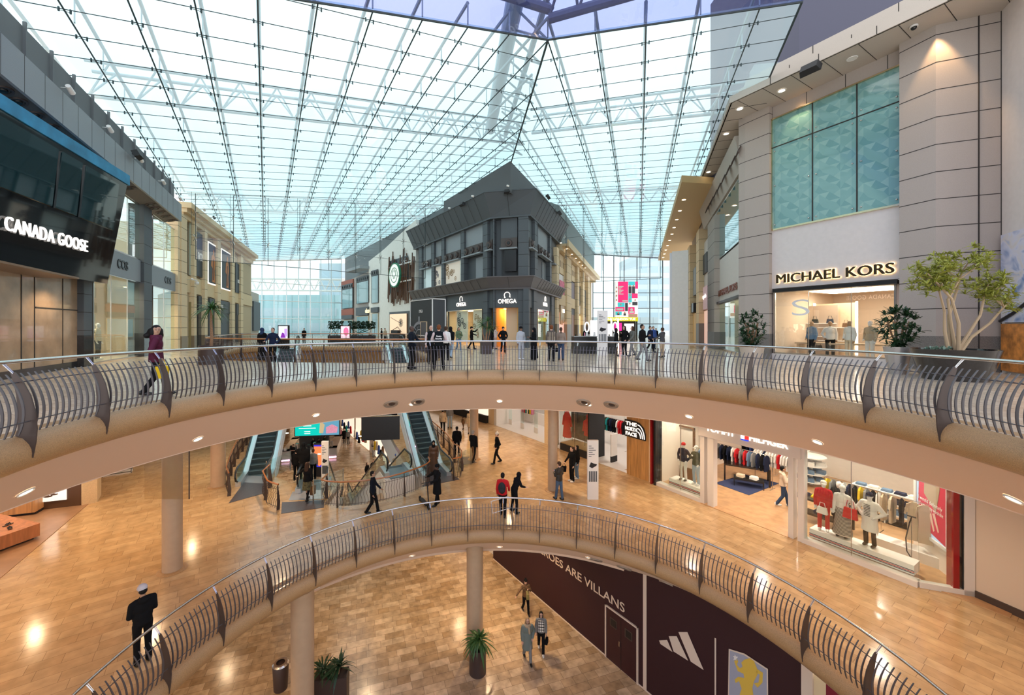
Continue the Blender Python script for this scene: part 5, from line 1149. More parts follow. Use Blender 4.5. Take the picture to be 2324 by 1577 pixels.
b = MB(); b.box(-.62, .75, 0, .012, 2.35, 4.1); b.box(.74, .76, -.01, .02, 2.35, 4.1, 1); tag(b.build('smoke_screen_panel', [glass('smoke panel', (.95, .93, .86)), M_bronze], None, (-9.85, 12.2, Z2)), 'clear glass panel hanging before the top of the nearest left column', 'glass panel')
# ================================================================== middle floor right: shops
ML = Fr((.6, 31.1), (8.34, 19.25)); TH = Fr((8.34, 19.25), (12.74, 11.68)); TC = Fr((12.74, 11.68), (13.83, 11.25))
MF = Fr((-14, 49), (.6, 31.1))
def box_(fr, name, x0, x1, y0, y1, z0, z1, m): b = MB(); b.box(x0, x1, y0, y1, z0 + Z2, z1 + Z2); return struct(b, name, m, fr)
H = 4.13
M_thw = mat('tommy wall', (.80, .72, .64), .7); M_oak = mat('oak floor', (.50, .30, .155), .35, noise=.18, nscale=3); M_sal = mat('sales white', (.82, .79, .75), .5)
L_ = TH.len
# floor, walls, ceiling of the clothes shop
box_(TH, 'floor', -2.2, L_ + 1.6, .25, 9, 0.0, .02, M_oak); box_(TH, 'floor', TH.s_(1595), TH.s_(1795), -.15, .25, 0.0, .018, M_oak)
box_(TH, 'ceiling', -2.2, L_ + 1.6, .1, 9, H - .1, H, M_sal); box_(TH, 'wall_back', -2.2, L_ + 1.6, 8.5, 8.6, 0, H, M_thw); box_(TH, 'wall_left', -.25, -.1, .1, 9, 0, H, M_thw); 
box_(TH, 'wall_right', TH.s_(1560, 1.5), TH.s_(1560, 1.5) + .001, 1, 1.01, 0, .01, M_thw)
# white frame and mullions
M_frm = mat('white shopfront frame', (.70, .66, .62), .35)
s_a, s_b, s_c, s_d = TH.s_(1592), TH.s_(1622), TH.s_(1793), TH.s_(1822)
for i, (u, v) in enumerate(((s_a, s_a + .18), (s_b - .25, s_b), (s_c - .02, s_c + .14), (s_d - .12, s_d + .06))): box_(TH, 'trim_17', u, v, -.1, .2, 0, H, M_frm)
box_(TH, 'trim_18', s_a, s_d, -.22, .1, 2.95, H, M_frm)
box_(TH, 'trim_19', 0, s_a, -.12, .2, 0, .16, M_frm); box_(TH, 'trim_19', s_d, L_, -.12, .2, 0, .16, M_frm)
sg = TH.thing('shop_sign', 'white lit TOMMY HILFIGER letters with a small red white blue flag on the pale fascia', 'shop sign', (TH.s_(1605) + TH.s_(1798)) / 2, -.24, Z2 + 3.33)
cs_ = (TH.s_(1605) + TH.s_(1798)) / 2; f0, f1 = TH.s_(1682, -.24) - cs_, TH.s_(1699, -.24) - cs_
text('TOMMY', .34, M_sign, sg, ((TH.s_(1610) + TH.s_(1674)) / 2 - cs_, 0, 0), depth=.04, bold=.004, width=TH.s_(1672, -.24) - TH.s_(1606, -.24)); text('HILFIGER', .34, M_sign, sg, ((TH.s_(1706) + TH.s_(1796)) / 2 - cs_, 0, 0), depth=.04, bold=.004, width=TH.s_(1795, -.24) - TH.s_(1706, -.24))
b = MB(); fm = (f0 + f1) / 2; b.box(f0, fm, -.03, 0, -.09, .09, 0); b.box(fm, f1, -.03, 0, -.09, .09, 1); b.box(f0, f1, -.03, 0, .09, .15, 2); b.box(f0, f1, -.03, 0, -.15, -.09, 2); b.build('flag', [emat('flag white', (1, 1, 1), 1.5), emat('flag red', (1, .03, .02), 1.2), emat('flag blue', (.02, .06, .5), 1.2)], sg)
def glaz(fr, nm, x0, x1, z0, z1, seams=()):
    t = thing(nm, None, None, (fr.p0[0], fr.p0[1], Z2), fr.rz); t['kind'] = 'structure'; b = MB(); b.box(x0, x1, 0, .012, z0, z1); b.build('pane', M_glass, t)
    if seams:
        b = MB()
        for s in seams: b.box(s - .008, s + .008, -.01, .02, z0, z1)
        b.build('seam', M_steel, t)
glaz(TH, 'window_50', .05, s_a, .16, H, (TH.s_(1545),)); glaz(TH, 'window_51', s_d, L_, .16, H, (TH.s_(1932),)); glaz(TC, 'window_52', 0, TC.len - .12, .16, H)
box_(TC, 'trim_20', 0, TC.len, -.05, .12, 0, .16, M_frm); box_(TC, 'trim_20', TC.len - .22, TC.len, -.05, .2, 0, H, M_frm)
for nm, x0, x1, mm, lb in (('entrance_fin', .02, .1, mat('gloss red', (.30, .012, .015), .12, coat=.5), 'tall glossy red fin at the left end of the clothes shop'), ('entrance_fin', .22, .32, M_gran, 'tall black fin at the left end of the clothes shop')):
    b = MB(); b.box(x0 - .3, x1 - .3, -.18, .3, 0, H); tag(b.build(nm, mm, None, (TH.p0[0], TH.p0[1], Z2), TH.rz), lb, 'fin')
for x0, mm, lb in ((TC.s_(2162), MATS['gloss red'], 'tall glossy red fin at the right end of the clothes shop'), (TC.s_(2184), M_gran, 'tall black fin at the right end of the clothes shop')):
    b = MB(); b.box(x0, x0 + .13, -.03, .25, .02, H); tag(b.build('entrance_fin', mm, None, (TC.p0[0], TC.p0[1], Z2), TC.rz), lb, 'fin')
# wall right of it
b = MB(); b.prism([(13.83, 11.25), (14.3, 9.6), (13.4, 8.4), (14.6, 7), (18, 12)], Z2, CZ2); struct(b, 'wall_right', mat('cream wall', (.66, .55, .44), .7))
b = MB(); b.prism([(13.8, 11.2), (14.27, 9.6), (13.37, 8.4), (14.57, 6.9), (18, 11.9)], Z2, Z2 + .2); struct(b, 'baseboard_right', M_bronze)
# side wall with lit poster at the right end of the shop
PWf = Fr((14.62, 13.45), (14.05, 11.95)); 
b = MB(); b.box(-.2, PWf.len + .1, 0, .1, Z2, Z2 + H); struct(b, 'wall_right', M_thw, PWf)
t = thing('lit_poster', 'large lit poster of a long-haired person in a pink-red suit, white frame', 'poster', (PWf.p0[0], PWf.p0[1], Z2 + .9), PWf.rz)
W = PWf.len; b = MB(); b.box(.12, W - .1, -.06, 0, 0, 2.9); b.build('panel', mat('poster backdrop', (.38, .50, .66), .4, emit=.55, noise=.2, nscale=1), t)
b = MB()
for u, v, p, q_ in ((.02, W, -.1, 0), (.02, .12, -.1, 3), (W - .1, W, -.1, 3), (.02, W, 2.9, 3.0)): b.box(u, v, -.1, 0, p, q_)
b.build('frame', M_white, t); cx_ = W * .5
b = MB(); b.prism_y([(cx_ - .55, .25), (cx_ + .75, .0), (cx_ + .8, .9), (cx_ + .62, 1.9), (cx_ + .25, 2.2), (cx_ - .2, 2.2), (cx_ - .55, 1.9), (cx_ - .6, 1.0)], -.075, -.06); b.build('suit', mat('poster suit red', (.50, .02, .06), .5, emit=.22), t)
b = MB(); b.prism_y([(cx_ - .3, 1.3), (cx_ + .25, .9), (cx_ + .42, 1.7), (cx_ + .34, 2.4), (cx_ + .1, 2.8), (cx_ - .15, 2.75), (cx_ - .28, 2.3)], -.085, -.075); b.build('hair', mat('poster hair', (.35, .26, .17), .6, emit=.2), t)
b = MB(); b.prism_y([(cx_ - .16, 2.1), (cx_ + .08, 2.1), (cx_ + .12, 2.45), (cx_ + .05, 2.72), (cx_ - .12, 2.72), (cx_ - .18, 2.4)], -.09, -.085); b.prism_y([(cx_ - .05, .7), (cx_ + .15, .25), (cx_ + .2, .3), (cx_ + .05, .8)], -.09, -.085); b.prism_y([(cx_ + .1, .8), (cx_ + .35, .3), (cx_ + .4, .35), (cx_ + .2, .85)], -.09, -.085); b.build('face_and_hands', mat('poster skin', (.60, .36, .27), .6, emit=.25), t)
text('I would definitely', .17, M_white, t, (cx_, -.1, 1.1), depth=.004, width=1.1); text('add some to my wardrobe', .17, M_white, t, (cx_, -.1, .92), depth=.004, width=1.2)
# interior lights
for i, (s, y) in enumerate(((1.0, 1.2), (3.2, 3), (5.2, 1.5), (7.5, 1.6), (3.2, 6.3), (6.5, 5), (8.6, 4))):
    p = TH.at(s, y, Z2 + H - .11); ceil_lamps([p], 'lamp in the white ceiling of the clothes shop', 'ceiling lamps of the clothes shop', .12, m=M_lampw)
    spot((p[0], p[1], p[2] - .05), 330, (1, .86, .70), 2.5, .1)
# ---- furniture helpers
CLC = {k: mat('cloth ' + k, v, .9, spec=.15) for k, v in dict(white=(.78, .75, .70), navy=(.014, .020, .048), red=(.55, .02, .025), black=(.0075, .0075, .0085), blue=(.05, .10, .33), denim=(.14, .22, .33), cream=(.66, .55, .40), green=(.05, .075, .045), yellow=(.72, .48, .02), grey=(.22, .22, .22), pink=(.70, .25, .35), beige=(.45, .35, .24), teal=(.02, .30, .30), brown=(.17, .09, .045), sky=(.35, .45, .55)).items()}
M_chrome = mat('chrome', (.7, .68, .65), .15, 1)
GM = {}
def garment_mesh(c, ln=.75, w_=.46):
    k = (c, ln, w_)
    if k not in GM:
        b = MB(); hw = w_ / 2
        pts = [(-.05, 0), (.05, 0), (hw * .8, -.09), (hw * 1.05, -.42), (hw * .82, -.44), (hw * .68, -.2), (hw * .72, -ln), (-hw * .72, -ln), (-hw * .68, -.2), (-hw * .82, -.44), (-hw * 1.05, -.42), (-hw * .8, -.09)]
        n = len(pts); vs = [(x, -.035 * (1 if abs(x) > .06 else .4), z) for x, z in pts] + [(x * .97, .035 * (1 if abs(x) > .06 else .4), z) for x, z in pts]
        b.add(vs, [(i, (i + 1) % n, (i + 1) % n + n, i + n) for i in range(n)])
        for side in (0, n): b.add([vs[side + i] for i in range(n)], [(0, 1, 2, 5), (0, 5, 8), (2, 3, 4, 5), (0, 8, 11), (8, 9, 10, 11), (5, 6, 7, 8)])
        GM[k] = b.mesh('garment', CLC[c])
    return GM[k]
def hang(fr, xs, y, z, cols, labels, group, ln=.75, turn=PI / 2, zo=Z2, loc=None):
    for i, x in enumerate(xs):
        c = cols[i % len(cols)]; o = bpy.data.objects.new('garment', garment_mesh(c, ln)); p = fr.at(x, y, z + zo)
        link(o, None, p, fr.rz + turn + random.uniform(-.12, .12)); tag(o, '%s garment hanging on %s' % (c, labels), 'garment', '%s garments on %s' % (c, group))
def rail(fr, x0, x1, y, h, label, zo=Z2):
    t = thing('clothes_rail', label, 'clothes rail', fr.at((x0 + x1) / 2, y, zo), fr.rz); w_ = (x1 - x0) / 2
    b = MB(); b.tube([(-w_, 0, h), (w_, 0, h)], .018, 6); b.build('bar', M_chrome, t)
    for s in (-1, 1): b = MB(); b.tube([(s * w_, 0, 0), (s * w_, 0, h)], .015, 6); b.tube([(s * w_, -.25, .02), (s * w_, .25, .02)], .015, 6); b.build('stand', M_chrome, t)
def folded(fr, x, y, z, c, label, n=1, w_=.32, d=.26, zo=Z2, group=None):
    for i in range(n):
        b = MB(); h = .045; b.hexa([(-w_ / 2, -d / 2, 0), (w_ / 2, -d / 2, 0), (w_ / 2, d / 2, 0), (-w_ / 2, d / 2, 0), (-w_ / 2 + .03, -d / 2 + .03, h), (w_ / 2 - .02, -d / 2 + .02, h), (w_ / 2 - .03, d / 2 - .02, h * 1.1), (-w_ / 2 + .02, d / 2 - .03, h)])
        group = group or (c + ' folded clothes, ' + label.split(', ')[-1] if n > 1 else None); o = b.build('folded_clothes', CLC[c], None, fr.at(x, y, z + i * h + zo), fr.rz + random.uniform(-.1, .1)); tag(o, label, 'folded clothes', group)
def table(fr, x, y, w_, d, h, m, label, zo=Z2, rz=0, lt=.07):
    t = thing('display_table', label, 'table', fr.at(x, y, zo), fr.rz + rz); b = MB(); b.box(-w_ / 2, w_ / 2, -d / 2, d / 2, h - .08, h); b.build('top', m, t)
    for sx in (-1, 1):
        for sy in (-1, 1): b = MB(); b.box(sx * w_ / 2, sx * (w_ / 2 - lt), sy * d / 2, sy * (d / 2 - lt), 0, h - .08); b.build('leg', m, t)
    return t
# centre: rug, table, bench
def tp(px, py): return G(px, py, Z2)
def th_local(px, py):
    p = Vector(tp(px, py)) - Vector(TH.p0); return (p.dot(TH.d), p.dot(Vector((-TH.d.y, TH.d.x))))
q4 = [tp(1622, 1097), tp(1700, 1125), tp(1768, 1098), tp(1690, 1078)]
b = MB(); b.prism(q4, Z2 + .02, Z2 + .035); tag(b.build('rug', mat('blue rug', (.03, .045, .12), .95)), 'dark blue square rug under the display table of the clothes shop', 'rug')
x, y = th_local(1690, 1096); M_dkw = mat('dark polished wood', (.018, .012, .01), .15)
table(TH, x - .1, y + .35, 1.9, 1.0, .85, M_dkw, 'dark polished display table on the blue rug', rz=.5)
table(TH, x + .35, y - .35, 1.2, .5, .42, M_black, 'low black bench table with gold legs on the blue rug', rz=.5, lt=.03)
for i, (dx, dy, c) in enumerate(((-.8, .2, 'sky'), (-.45, .1, 'denim'), (-.1, .45, 'cream'), (.15, .3, 'white'), (.45, .15, 'sky'), (.5, .5, 'white'), (-.1, -.0, 'red'))):
    folded(TH, x - .1 + dx, y + .35 + dy * .8, .85, c, '%s folded clothes on the dark polished table, %s' % (c, ('left end', 'left part', 'back edge', 'middle', 'right part', 'back right corner', 'front edge')[i]), 1 + i % 2)
for i, (dx, c) in enumerate(((-.3, 'cream'), (.2, 'white'))): folded(TH, x + .35 + dx, y - .35 + dx * .4, .42, c, '%s folded clothes on the low black bench, pile' % c, 3, group='%s folded clothes on the low bench' % c)
# rails along the back left
rx, ry = th_local(1672, 1086); ry -= 1.8
rail(TH, -1.6 + rx, 1.6 + rx, ry + 1.8, 1.55, 'clothes rail with mixed shirts at the back left of the clothes shop'); hang(TH, [rx - 1.5 + .19 * i for i in range(16)], ry + 1.8, 1.53, ['grey', 'red', 'denim', 'grey', 'navy', 'black', 'navy', 'white', 'red'], 'the back left rail of the clothes shop', 'the back left rail')
rx, ry = th_local(1752, 1097); ry -= .3
rail(TH, rx - .9, rx + .9, ry + .6, 1.45, 'clothes rail with white shirts behind the dark table'); hang(TH, [rx - .85 + .13 * i for i in range(14)], ry + .6, 1.43, ['white', 'white', 'white', 'navy', 'white', 'white', 'white', 'white', 'red'], 'the rail right behind the dark table', 'the rail behind the dark table', .7)
rx, ry = th_local(1722, 1068); ry -= 1.2; rail(TH, rx - .8, rx + .8, ry + 1.2, 1.6, 'clothes rail with dark and blue tops far at the back'); hang(TH, [rx - .75 + .2 * i for i in range(8)], ry + 1.2, 1.58, ['black', 'navy', 'blue', 'cream', 'white'], 'the far back rail', 'the far back rail')
# round shelf tower
rx, ry = th_local(1790, 1110); p = TH.at(rx + .3, ry + 1.5, Z2); t = thing('round_shelf', 'white round tiered shelf with folded jeans behind the door', 'shelf', p)
for i in range(4): b = MB(); b.cyl(0, 0, .25 + i * .38, .29 + i * .38, .6, n=28); b.build('tier', M_sal, t, smooth=True)
b = MB(); b.cyl(0, 0, 0, 1.4, .08); b.build('stem', M_sal, t)
for i in range(3):
    for k in range(5):
        a = k * 1.25 + .3; o = MB(); o.box(-.16, .16, -.12, .12, 0, .16); o = o.build('folded_jeans', CLC['denim'] if i < 2 else CLC['white'], None, (p[0] + .4 * math.cos(a), p[1] + .4 * math.sin(a), Z2 + .29 + i * .38), a); tag(o, '%s folded stack on the %s tier of the round shelf' % ('denim' if i < 2 else 'white', ('lowest', 'second', 'third')[i]), 'folded clothes', 'stacks on the %s tier of the round shelf' % ('lowest', 'second', 'third')[i])
# left window: plinth + rail back panel
def plinth(fr, x0, x1, y0, y1, h, label, zo=Z2, zb=.16):
    t = thing('window_plinth', label, 'plinth', fr.at((x0 + x1) / 2, y0, zo + zb), fr.rz); w_ = (x1 - x0) / 2; b = MB(); b.box(-w_, w_, 0, y1 - y0, 0, h); b.build('body', M_sal, t)
    b = MB()
    for z, i in ((h * .45, 0), (h * .32, 1), (h * .2, 0)): b.box(-w_ - .003, w_ + .003, -.003, 0, z - .012, z + .012, i)
    b.build('stripes', [CLC['navy'], CLC['red']], t)
plinth(TH, .45, s_a - .15, .25, .85, .28, 'white striped plinth in the left window of the clothes shop'); plinth(TH, s_d + .1, L_ - .15, .25, .8, .3, 'long white striped plinth in the right window of the clothes shop')
t = TH.thing('framed_back_panel', 'timber framed display panel behind the left window mannequins', 'display panel', TH.s_(1548, 1.9), 1.9, Z2); b = MB(); b.box(-.62, .62, 0, .05, .1, 2.6, 0); b.build('panel', M_thw, t); b = MB()
for u, v, p_, q_ in ((-.67, -.6, 0, 2.65), (.6, .67, 0, 2.65), (-.67, .67, 2.58, 2.65), (-.67, .67, 0, .6)): b.box(u, v, -.06, .05, p_, q_)
b.build('frame', wood('frame walnut', (.16, .075, .035)), t)
rail(TH, .6, 1.5, 2.0, 1.7, 'clothes rail with beige jackets behind the left window'); hang(TH, [.7 + .12 * i for i in range(6)], 2.0, 1.68, ['beige', 'cream', 'denim'], 'the rail behind the left window mannequins', 'the left window rail', .8)
# behind the right window: tables and shelves
rx, ry = th_local(1850, 1190)
table(TH, rx + .1, ry + .4, 1.7, .7, .9, M_black, 'dark table with yellow bags behind the right window'); 
for i, (dx, c) in enumerate(((-.6, 'navy'), (-.2, 'yellow'), (.2, 'green'), (.5, 'red'))): folded(TH, rx + .1 + dx, ry + .4, .9, c, '%s folded clothes on the dark table behind the right window' % c, 2, group='%s clothes on the dark window table' % c)
table(TH, rx + .1, ry + .1, 1.1, .45, .42, M_black, 'low dark bench in front of the yellow bags', lt=.03); folded(TH, rx + .1, ry + .1, .42, 'navy', 'navy folded clothes on the low dark bench behind the right window', 3, group='navy clothes on the low bench')
rail(TH, rx - .2, rx + 1.5, ry + 1.4, 1.5, 'clothes rail with dark and yellow garments behind the right window'); hang(TH, [rx - .1 + .17 * i for i in range(10)], ry + 1.4, 1.48, ['yellow', 'grey', 'black', 'white', 'navy', 'black'], 'the rail behind the right window', 'the right window rail')
t = TH.thing('cube_shelf', 'white cube shelf with folded dark jeans at the back', 'shelf', 6.9, 4.3, Z2); b = MB()
for x in (-1, 0, 1): b.box(x - .02, x + .02, 0, .45, 0, 1.2)
for z in (0, .4, .8, 1.2): b.box(-1, 1, 0, .45, z - .02, z + .02)
b.build('carcass', M_sal, t)
for i in range(2):
    for j in range(3):
        for k in range(2): folded(TH, 6.2 + i * .95 + k * .38, 4.5, .02 + j * .4 + .0, ('black', 'denim', 'navy')[j], '%s folded jeans in the %s row of the white cube shelf' % (('black', 'denim', 'navy')[j], ('bottom', 'middle', 'top')[j]), 4, group='%s jeans in the cube shelf' % ('black', 'denim', 'navy')[j])
for i in range(5): folded(TH, 6.15 + i * .38, 4.5, 1.22, ('denim', 'white', 'denim', 'navy', 'white')[i], '%s clothes lying on top of the white cube shelf' % ('denim', 'white', 'denim', 'navy', 'white')[i], 2, group='clothes on top of the cube shelf')
table(TH, 8.6, 5.0, 1.6, .7, .8, wood('walnut', (.20, .09, .04)), 'walnut display table deep in the shop, nearer one'); table(TH, 9.3, 3.8, 1.2, .5, .7, MATS['walnut'], 'walnut display table deep in the shop, farther right')
for i in range(4): folded(TH, 8.1 + i * .36, 5.0, .8, ('white', 'cream', 'white', 'grey')[i], '%s clothes on the walnut table deep in the shop' % ('white', 'cream', 'white', 'grey')[i], 2, group='clothes on the walnut table')
rx, ry = th_local(2060, 1290)
t = TH.thing('glass_clothes_stand', 'chrome stand with cream dresses at the right end of the window', 'clothes rail', 8.15, 1.9, Z2); b = MB(); b.box(-.9, .7, -.2, .35, 0, .35); b.build('base', M_sal, t); b = MB(); b.tube([(-.8, 0, .35), (-.8, 0, 1.9), (.6, 0, 1.9), (.6, 0, .35)], .018, 6); b.build('frame', M_chrome, t)
hang(TH, [7.5, 7.72, 7.94], 1.9, 1.88, ['beige', 'cream', 'black'], 'the chrome stand at the right window end', 'the chrome stand', .9); hang(TH, [8.25, 8.5], 1.85, 1.88, ['cream'], 'the front of the chrome stand, cream dress', 'the chrome stand front', 1.25, turn=.4)
t = TH.thing('garment_steamer', 'white garment steamer with black hose beside the cream dresses', 'steamer', 8.35, 1.15, Z2); b = MB(); b.hexa([(-.16, -.16, 0), (.16, -.16, 0), (.16, .16, 0), (-.16, .16, 0), (-.11, -.11, .22), (.11, -.11, .22), (.11, .11, .22), (-.11, .11, .22)]); b.build('tank', M_sal, t)
b = MB(); b.tube([(0, 0, .2), (0, 0, 1.6)], .012, 6); b.build('pole', M_chrome, t); b = MB(); b.tube([(.05, 0, .2), (-.1, -.05, .5), (-.12, -.05, .9), (-.05, 0, 1.4), (0, 0, 1.6)], .018, 6); b.tube([(-.1, 0, 1.62), (.1, 0, 1.62)], .02, 6); b.build('hose', M_black, t)
# ---- North Face column and shop
s0, s1 = ML.s_(1423), ML.s_(1482); M_pine = wood('pine cladding', (.52, .27, .09), 1.2, (0, 0, 0), .45)
box_(ML, 'wall_right', s0, s1, -.02, .8, 0, H, M_pine); box_(ML, 'wall_right', s1, ML.len - .45, -.03, .8, 0, H, M_beige); b = MB()
t = ML.thing('shop_sign', 'black and white THE NORTH FACE sign with arched lines on the timber pier', 'shop sign', (ML.s_(1427) + ML.s_(1459)) / 2, -.05, Z2 + 2.4)
b = MB(); b.prism_y([(-.62, -.42), (.62, -.42), (.62, -.1), (.5, .2), (.25, .4), (0, .45), (-.62, .45)], -.02, .02); b.build('board', M_black, t)
for i, (s_, z) in enumerate((('THE', .26), ('NORTH', .0), ('FACE', -.26))): text(s_, .26, M_sign, t, (-.22, -.03, z), depth=.03, bold=.006, width=.66 if i != 1 else .7)
for r in (.2, .32, .44): b = MB(); b.tube([(.16 + math.sin(math.radians(a)) * r * .9, -.03, -.36 + math.cos(math.radians(a)) * r * 1.5) for a in range(0, 91, 10)], .022, 6); b.build('arc', M_sign, t)
Mr = mat('shop grey floor', (.62, .58, .55), .35); e0, e1, e2, e3 = ML.s_(1236), ML.s_(1249), ML.s_(1271), ML.s_(1334)
box_(ML, 'floor', 0, s0, .05, 9, 0, .015, Mr); box_(ML, 'ceiling', 0, s0, .1, 9, H - .1, H, M_sal); box_(ML, 'wall_back', -1, s0 + 2, 6.8, 6.9, 0, H, M_sal); box_(ML, 'wall_right', e0, e1 + .15, -.02, .6, 0, H, M_beige); box_(ML, 'wall_right', e0 - .1, e0, .1, 7, 0, H, M_sal); box_(ML, 'wall_right', s0, s0 + .1, .1, 7, 0, H, M_sal)
box_(ML, 'trim_21', e2, e3 + .1, .0, 1.3, 0, .42, M_matte); box_(ML, 'trim_22', e2, e3, .05, 1.2, .42, .45, mat('ply top', (.55, .36, .18), .5))
glaz(ML, 'window_53', e2, e3 + .05, .45, H, (ML.s_(1304),)); box_(ML, 'trim_23', e3 + .02, e3 + .12, -.02, 1.3, 0, H, M_matte); box_(ML, 'trim_24', e2, s0, -.02, .1, 3.75, H, M_matte)
for i, (px, y, c, lb) in enumerate(((1287, .7, 'red', 'red quilted coat on a stand in the outdoor shop window, left one'), (1334, .6, 'red', 'red hooded jacket before a dark picture in the outdoor shop window'))):
    x = ML.s_(px, y); t = ML.thing('display_coat', lb, 'coat', x, y, Z2 + .45)
    b = MB(); b.lathe([(.08, 1.75), (.2, 1.6), (.27, 1.45), (.25, 1.1), (.28, .75), (.27, .7)] if i else [(.06, 1.9), (.17, 1.75), (.26, 1.6), (.25, 1.1), (.32, .5), (.34, .2)], 14, sy=.6)
    for s in (-1, 1): b.cap((s * .24, 0, 1.5), (s * .36, .0, .95), .085, .06)
    b.build('coat', CLC['red'], t, smooth=True); b = MB(); b.ell((0, 0, 1.85), (.11, .11, .14)); b.build('hood', CLC['red'], t, smooth=True)
    b = MB(); b.box(-.35, -.33, .1, .12, 0, 2.0); b.box(.33, .35, .1, .12, 0, 2.0); b.box(-.35, .35, .1, .12, 1.98, 2.0); b.build('stand', M_black, t)
for i, (px, y, z, hh) in enumerate(((1320, 1.3, .5, 2.4),)):
    b = MB(); x = ML.s_(px, y); b.box(-.9, .9, 0, .05, 0, hh); tag(b.build('hanging_picture', mat('dark mountain picture', (.05, .06, .07), .5, noise=.5, nscale=3), None, ML.at(x, y, Z2 + z), ML.rz), 'dark mountain picture behind the red jacket', 'picture')
xs = ML.s_(1360, 3.2); rail(ML, xs - 1.0, xs + 2.2, 3.2, 1.8, 'clothes rail with jackets inside the outdoor shop'); hang(ML, [xs - .9 + .16 * i for i in range(19)], 3.2, 1.78, ['black', 'black', 'white', 'red', 'red', 'black', 'white', 'grey', 'cream', 'green', 'teal', 'black', 'navy'], 'the rail inside the outdoor shop', 'the outdoor shop rail', .8)
xs = ML.s_(1345, 4.6); rail(ML, xs - 1.6, xs + 1.4, 6.3, 3.0, 'high rail with red jackets on the back wall of the outdoor shop'); hang(ML, [xs - 1.5 + .2 * i for i in range(14)], 6.3, 2.98, ['red', 'red', 'black'], 'the high back rail of the outdoor shop', 'the high outdoor rail', .7)
for px, lb in ((1393, 'near the timber pier'), ): 
    t = ML.thing('security_gate', 'pale anti-theft gate at the outdoor shop entrance', 'security gate', ML.s_(px, .9), .9, Z2); b = MB(); b.box(-.04, .04, -.25, .25, 0, .35, 1); b.box(-.03, .03, -.25, .25, .35, 1.6, 0); b.build('panel', [M_sal, M_matte], t)
for i, (s, y) in enumerate(((2, 2), (5.5, 2.5), (9, 2), (11.5, 2.2), (7.5, 5))):
    p = ML.at(s, y, Z2 + H - .11); ceil_lamps([p], 'lamp in the ceiling of the white and outdoor shops', 'ceiling lamps of the outdoor shops', .12, m=M_lampw); spot((p[0], p[1], p[2] - .05), 250, (1, .9, .8), 2.5, .1)
# white shop left of it
box_(ML, 'wall_right', 0.0, .3, .1, 6, 0, H, M_sal); 
t = ML.thing('lit_picture', 'bright pink and white lit picture wall in the white shop', 'picture', ML.s_(1160, 2.8), 2.8, Z2 + .5); b = MB(); b.box(-1.1, 1.1, 0, .1, 0, 2.4); b.build('panel', mat('lit picture white', (.9, .82, .8), .5, emit=.9), t); b = MB()
for i in range(12): x = -.85 + (i % 6) * .34; z = .28 + (i // 6) * .5; b.ell((x, -.01, z), (.1, .02, .2), 10, 6)
b.build('bottles', mat('pink print bottles', (.75, .15, .18), .4), t)
box_(ML, 'wall_right', .2, e0, 3.0, 3.1, 0, .9, M_sal); xs = ML.s_(1205, 3.4)
rail(ML, xs - 1.6, xs + 1.2, 2.7, 1.6, 'clothes rail with pink and teal dresses in the white shop'); hang(ML, [xs - 1.5 + .17 * i for i in range(16)], 2.7, 1.58, ['pink', 'pink', 'red', 'teal', 'cream', 'green', 'yellow', 'pink'], 'the rail in the white shop', 'the white shop rail', .8)
for i, px in enumerate((1158, 1185, 1216)):
    t = ML.thing('security_gate', 'clear anti-theft gate across the white shop entrance', 'security gate', ML.s_(px, 1.2), 1.2, Z2, 'gates of the white shop'); b = MB(); b.box(-.2, .2, 0, .04, 0, .4); b.build('foot', M_sal, t); b = MB(); b.box(-.2, .2, 0, .03, .4, 1.6); b.build('pane', M_bal, t)
# far run of shop fronts
b = MB(); b.box(0, MF.len, .1, .5, Z2, CZ2); struct(b, 'wall_back', M_beige, MF); b = MB(); 
for k, (u, v, c, e) in enumerate(((1, 4, (1, .8, .6), .8), (6, 10, (1, .75, .5), .7), (12, 16.5, (1, .85, .7), .9), (17.5, 22.4, (1, .85, .7), .9))):
    b = MB(); b.box(u, v, .02, .1, Z2 + .6, Z2 + 3.3); tag(b.build('window_%d' % (60 + k), mat('far shop window %d' % k, c, .5, emit=e, noise=.5, nscale=2), None, (MF.p0[0], MF.p0[1], 0), MF.rz), kind='structure'); b = MB(); b.box(u, v, -.15, .1, Z2, Z2 + .6); struct(b, 'trim_25', M_matte, MF)
# ================================================================== middle floor left: shoe shop
LL = Fr((-14.7, 12.0), (-17.25, 17.4)); 
b = MB(); b.prism([(-8, -4), LL.p0, LL.p1, (-27, 22), (-30, -4)], Z2 + .001, Z2 + .018); struct(b, 'floor', mat('brown plank floor', (.34, .20, .115), .35, noise=.15, nscale=2))
SHW = Fr((-20.5, 15.9), (-17.3, 17.0)); M_brn = mat('dark brown panel', (.10, .055, .035), .35)
b = MB(); b.box(SHW.s_(80), SHW.len, 0, .5, Z2, CZ2); struct(b, 'wall_left', M_brn, SHW); b = MB(); b.box(-2, SHW.s_(80), .4, .6, Z2, CZ2); struct(b, 'wall_left', M_thw, SHW)
b = MB(); b.prism([(-17.25, 17.0), (-16.95, 17.35), (-17.5, 18.1), (-18.6, 17.3)], Z2, CZ2); struct(b, 'wall_left', M_beige)
b = MB(); b.prism([(-17.9, 17.9), (-20.8, 20.8), (-25, 33), (-27, 33), (-24, 18)], Z2, CZ2); struct(b, 'wall_left', M_cream)
b = MB(); b.prism([(-27, 32), (-15, 47), (-16, 48), (-29, 33)], Z2, CZ2); struct(b, 'wall_left', M_beige)
t = SHW.thing('lit_poster', 'lit black and white poster of walking legs in sandals beside the brown shop wall', 'poster', (SHW.s_(86) + SHW.s_(149)) / 2, -.02, Z2 + .35); b = MB(); b.box(-.62, .5, -.04, 0, 0, 1.6); b.build('panel', mat('lit grey poster', (.75, .75, .72), .5, emit=.8), t)
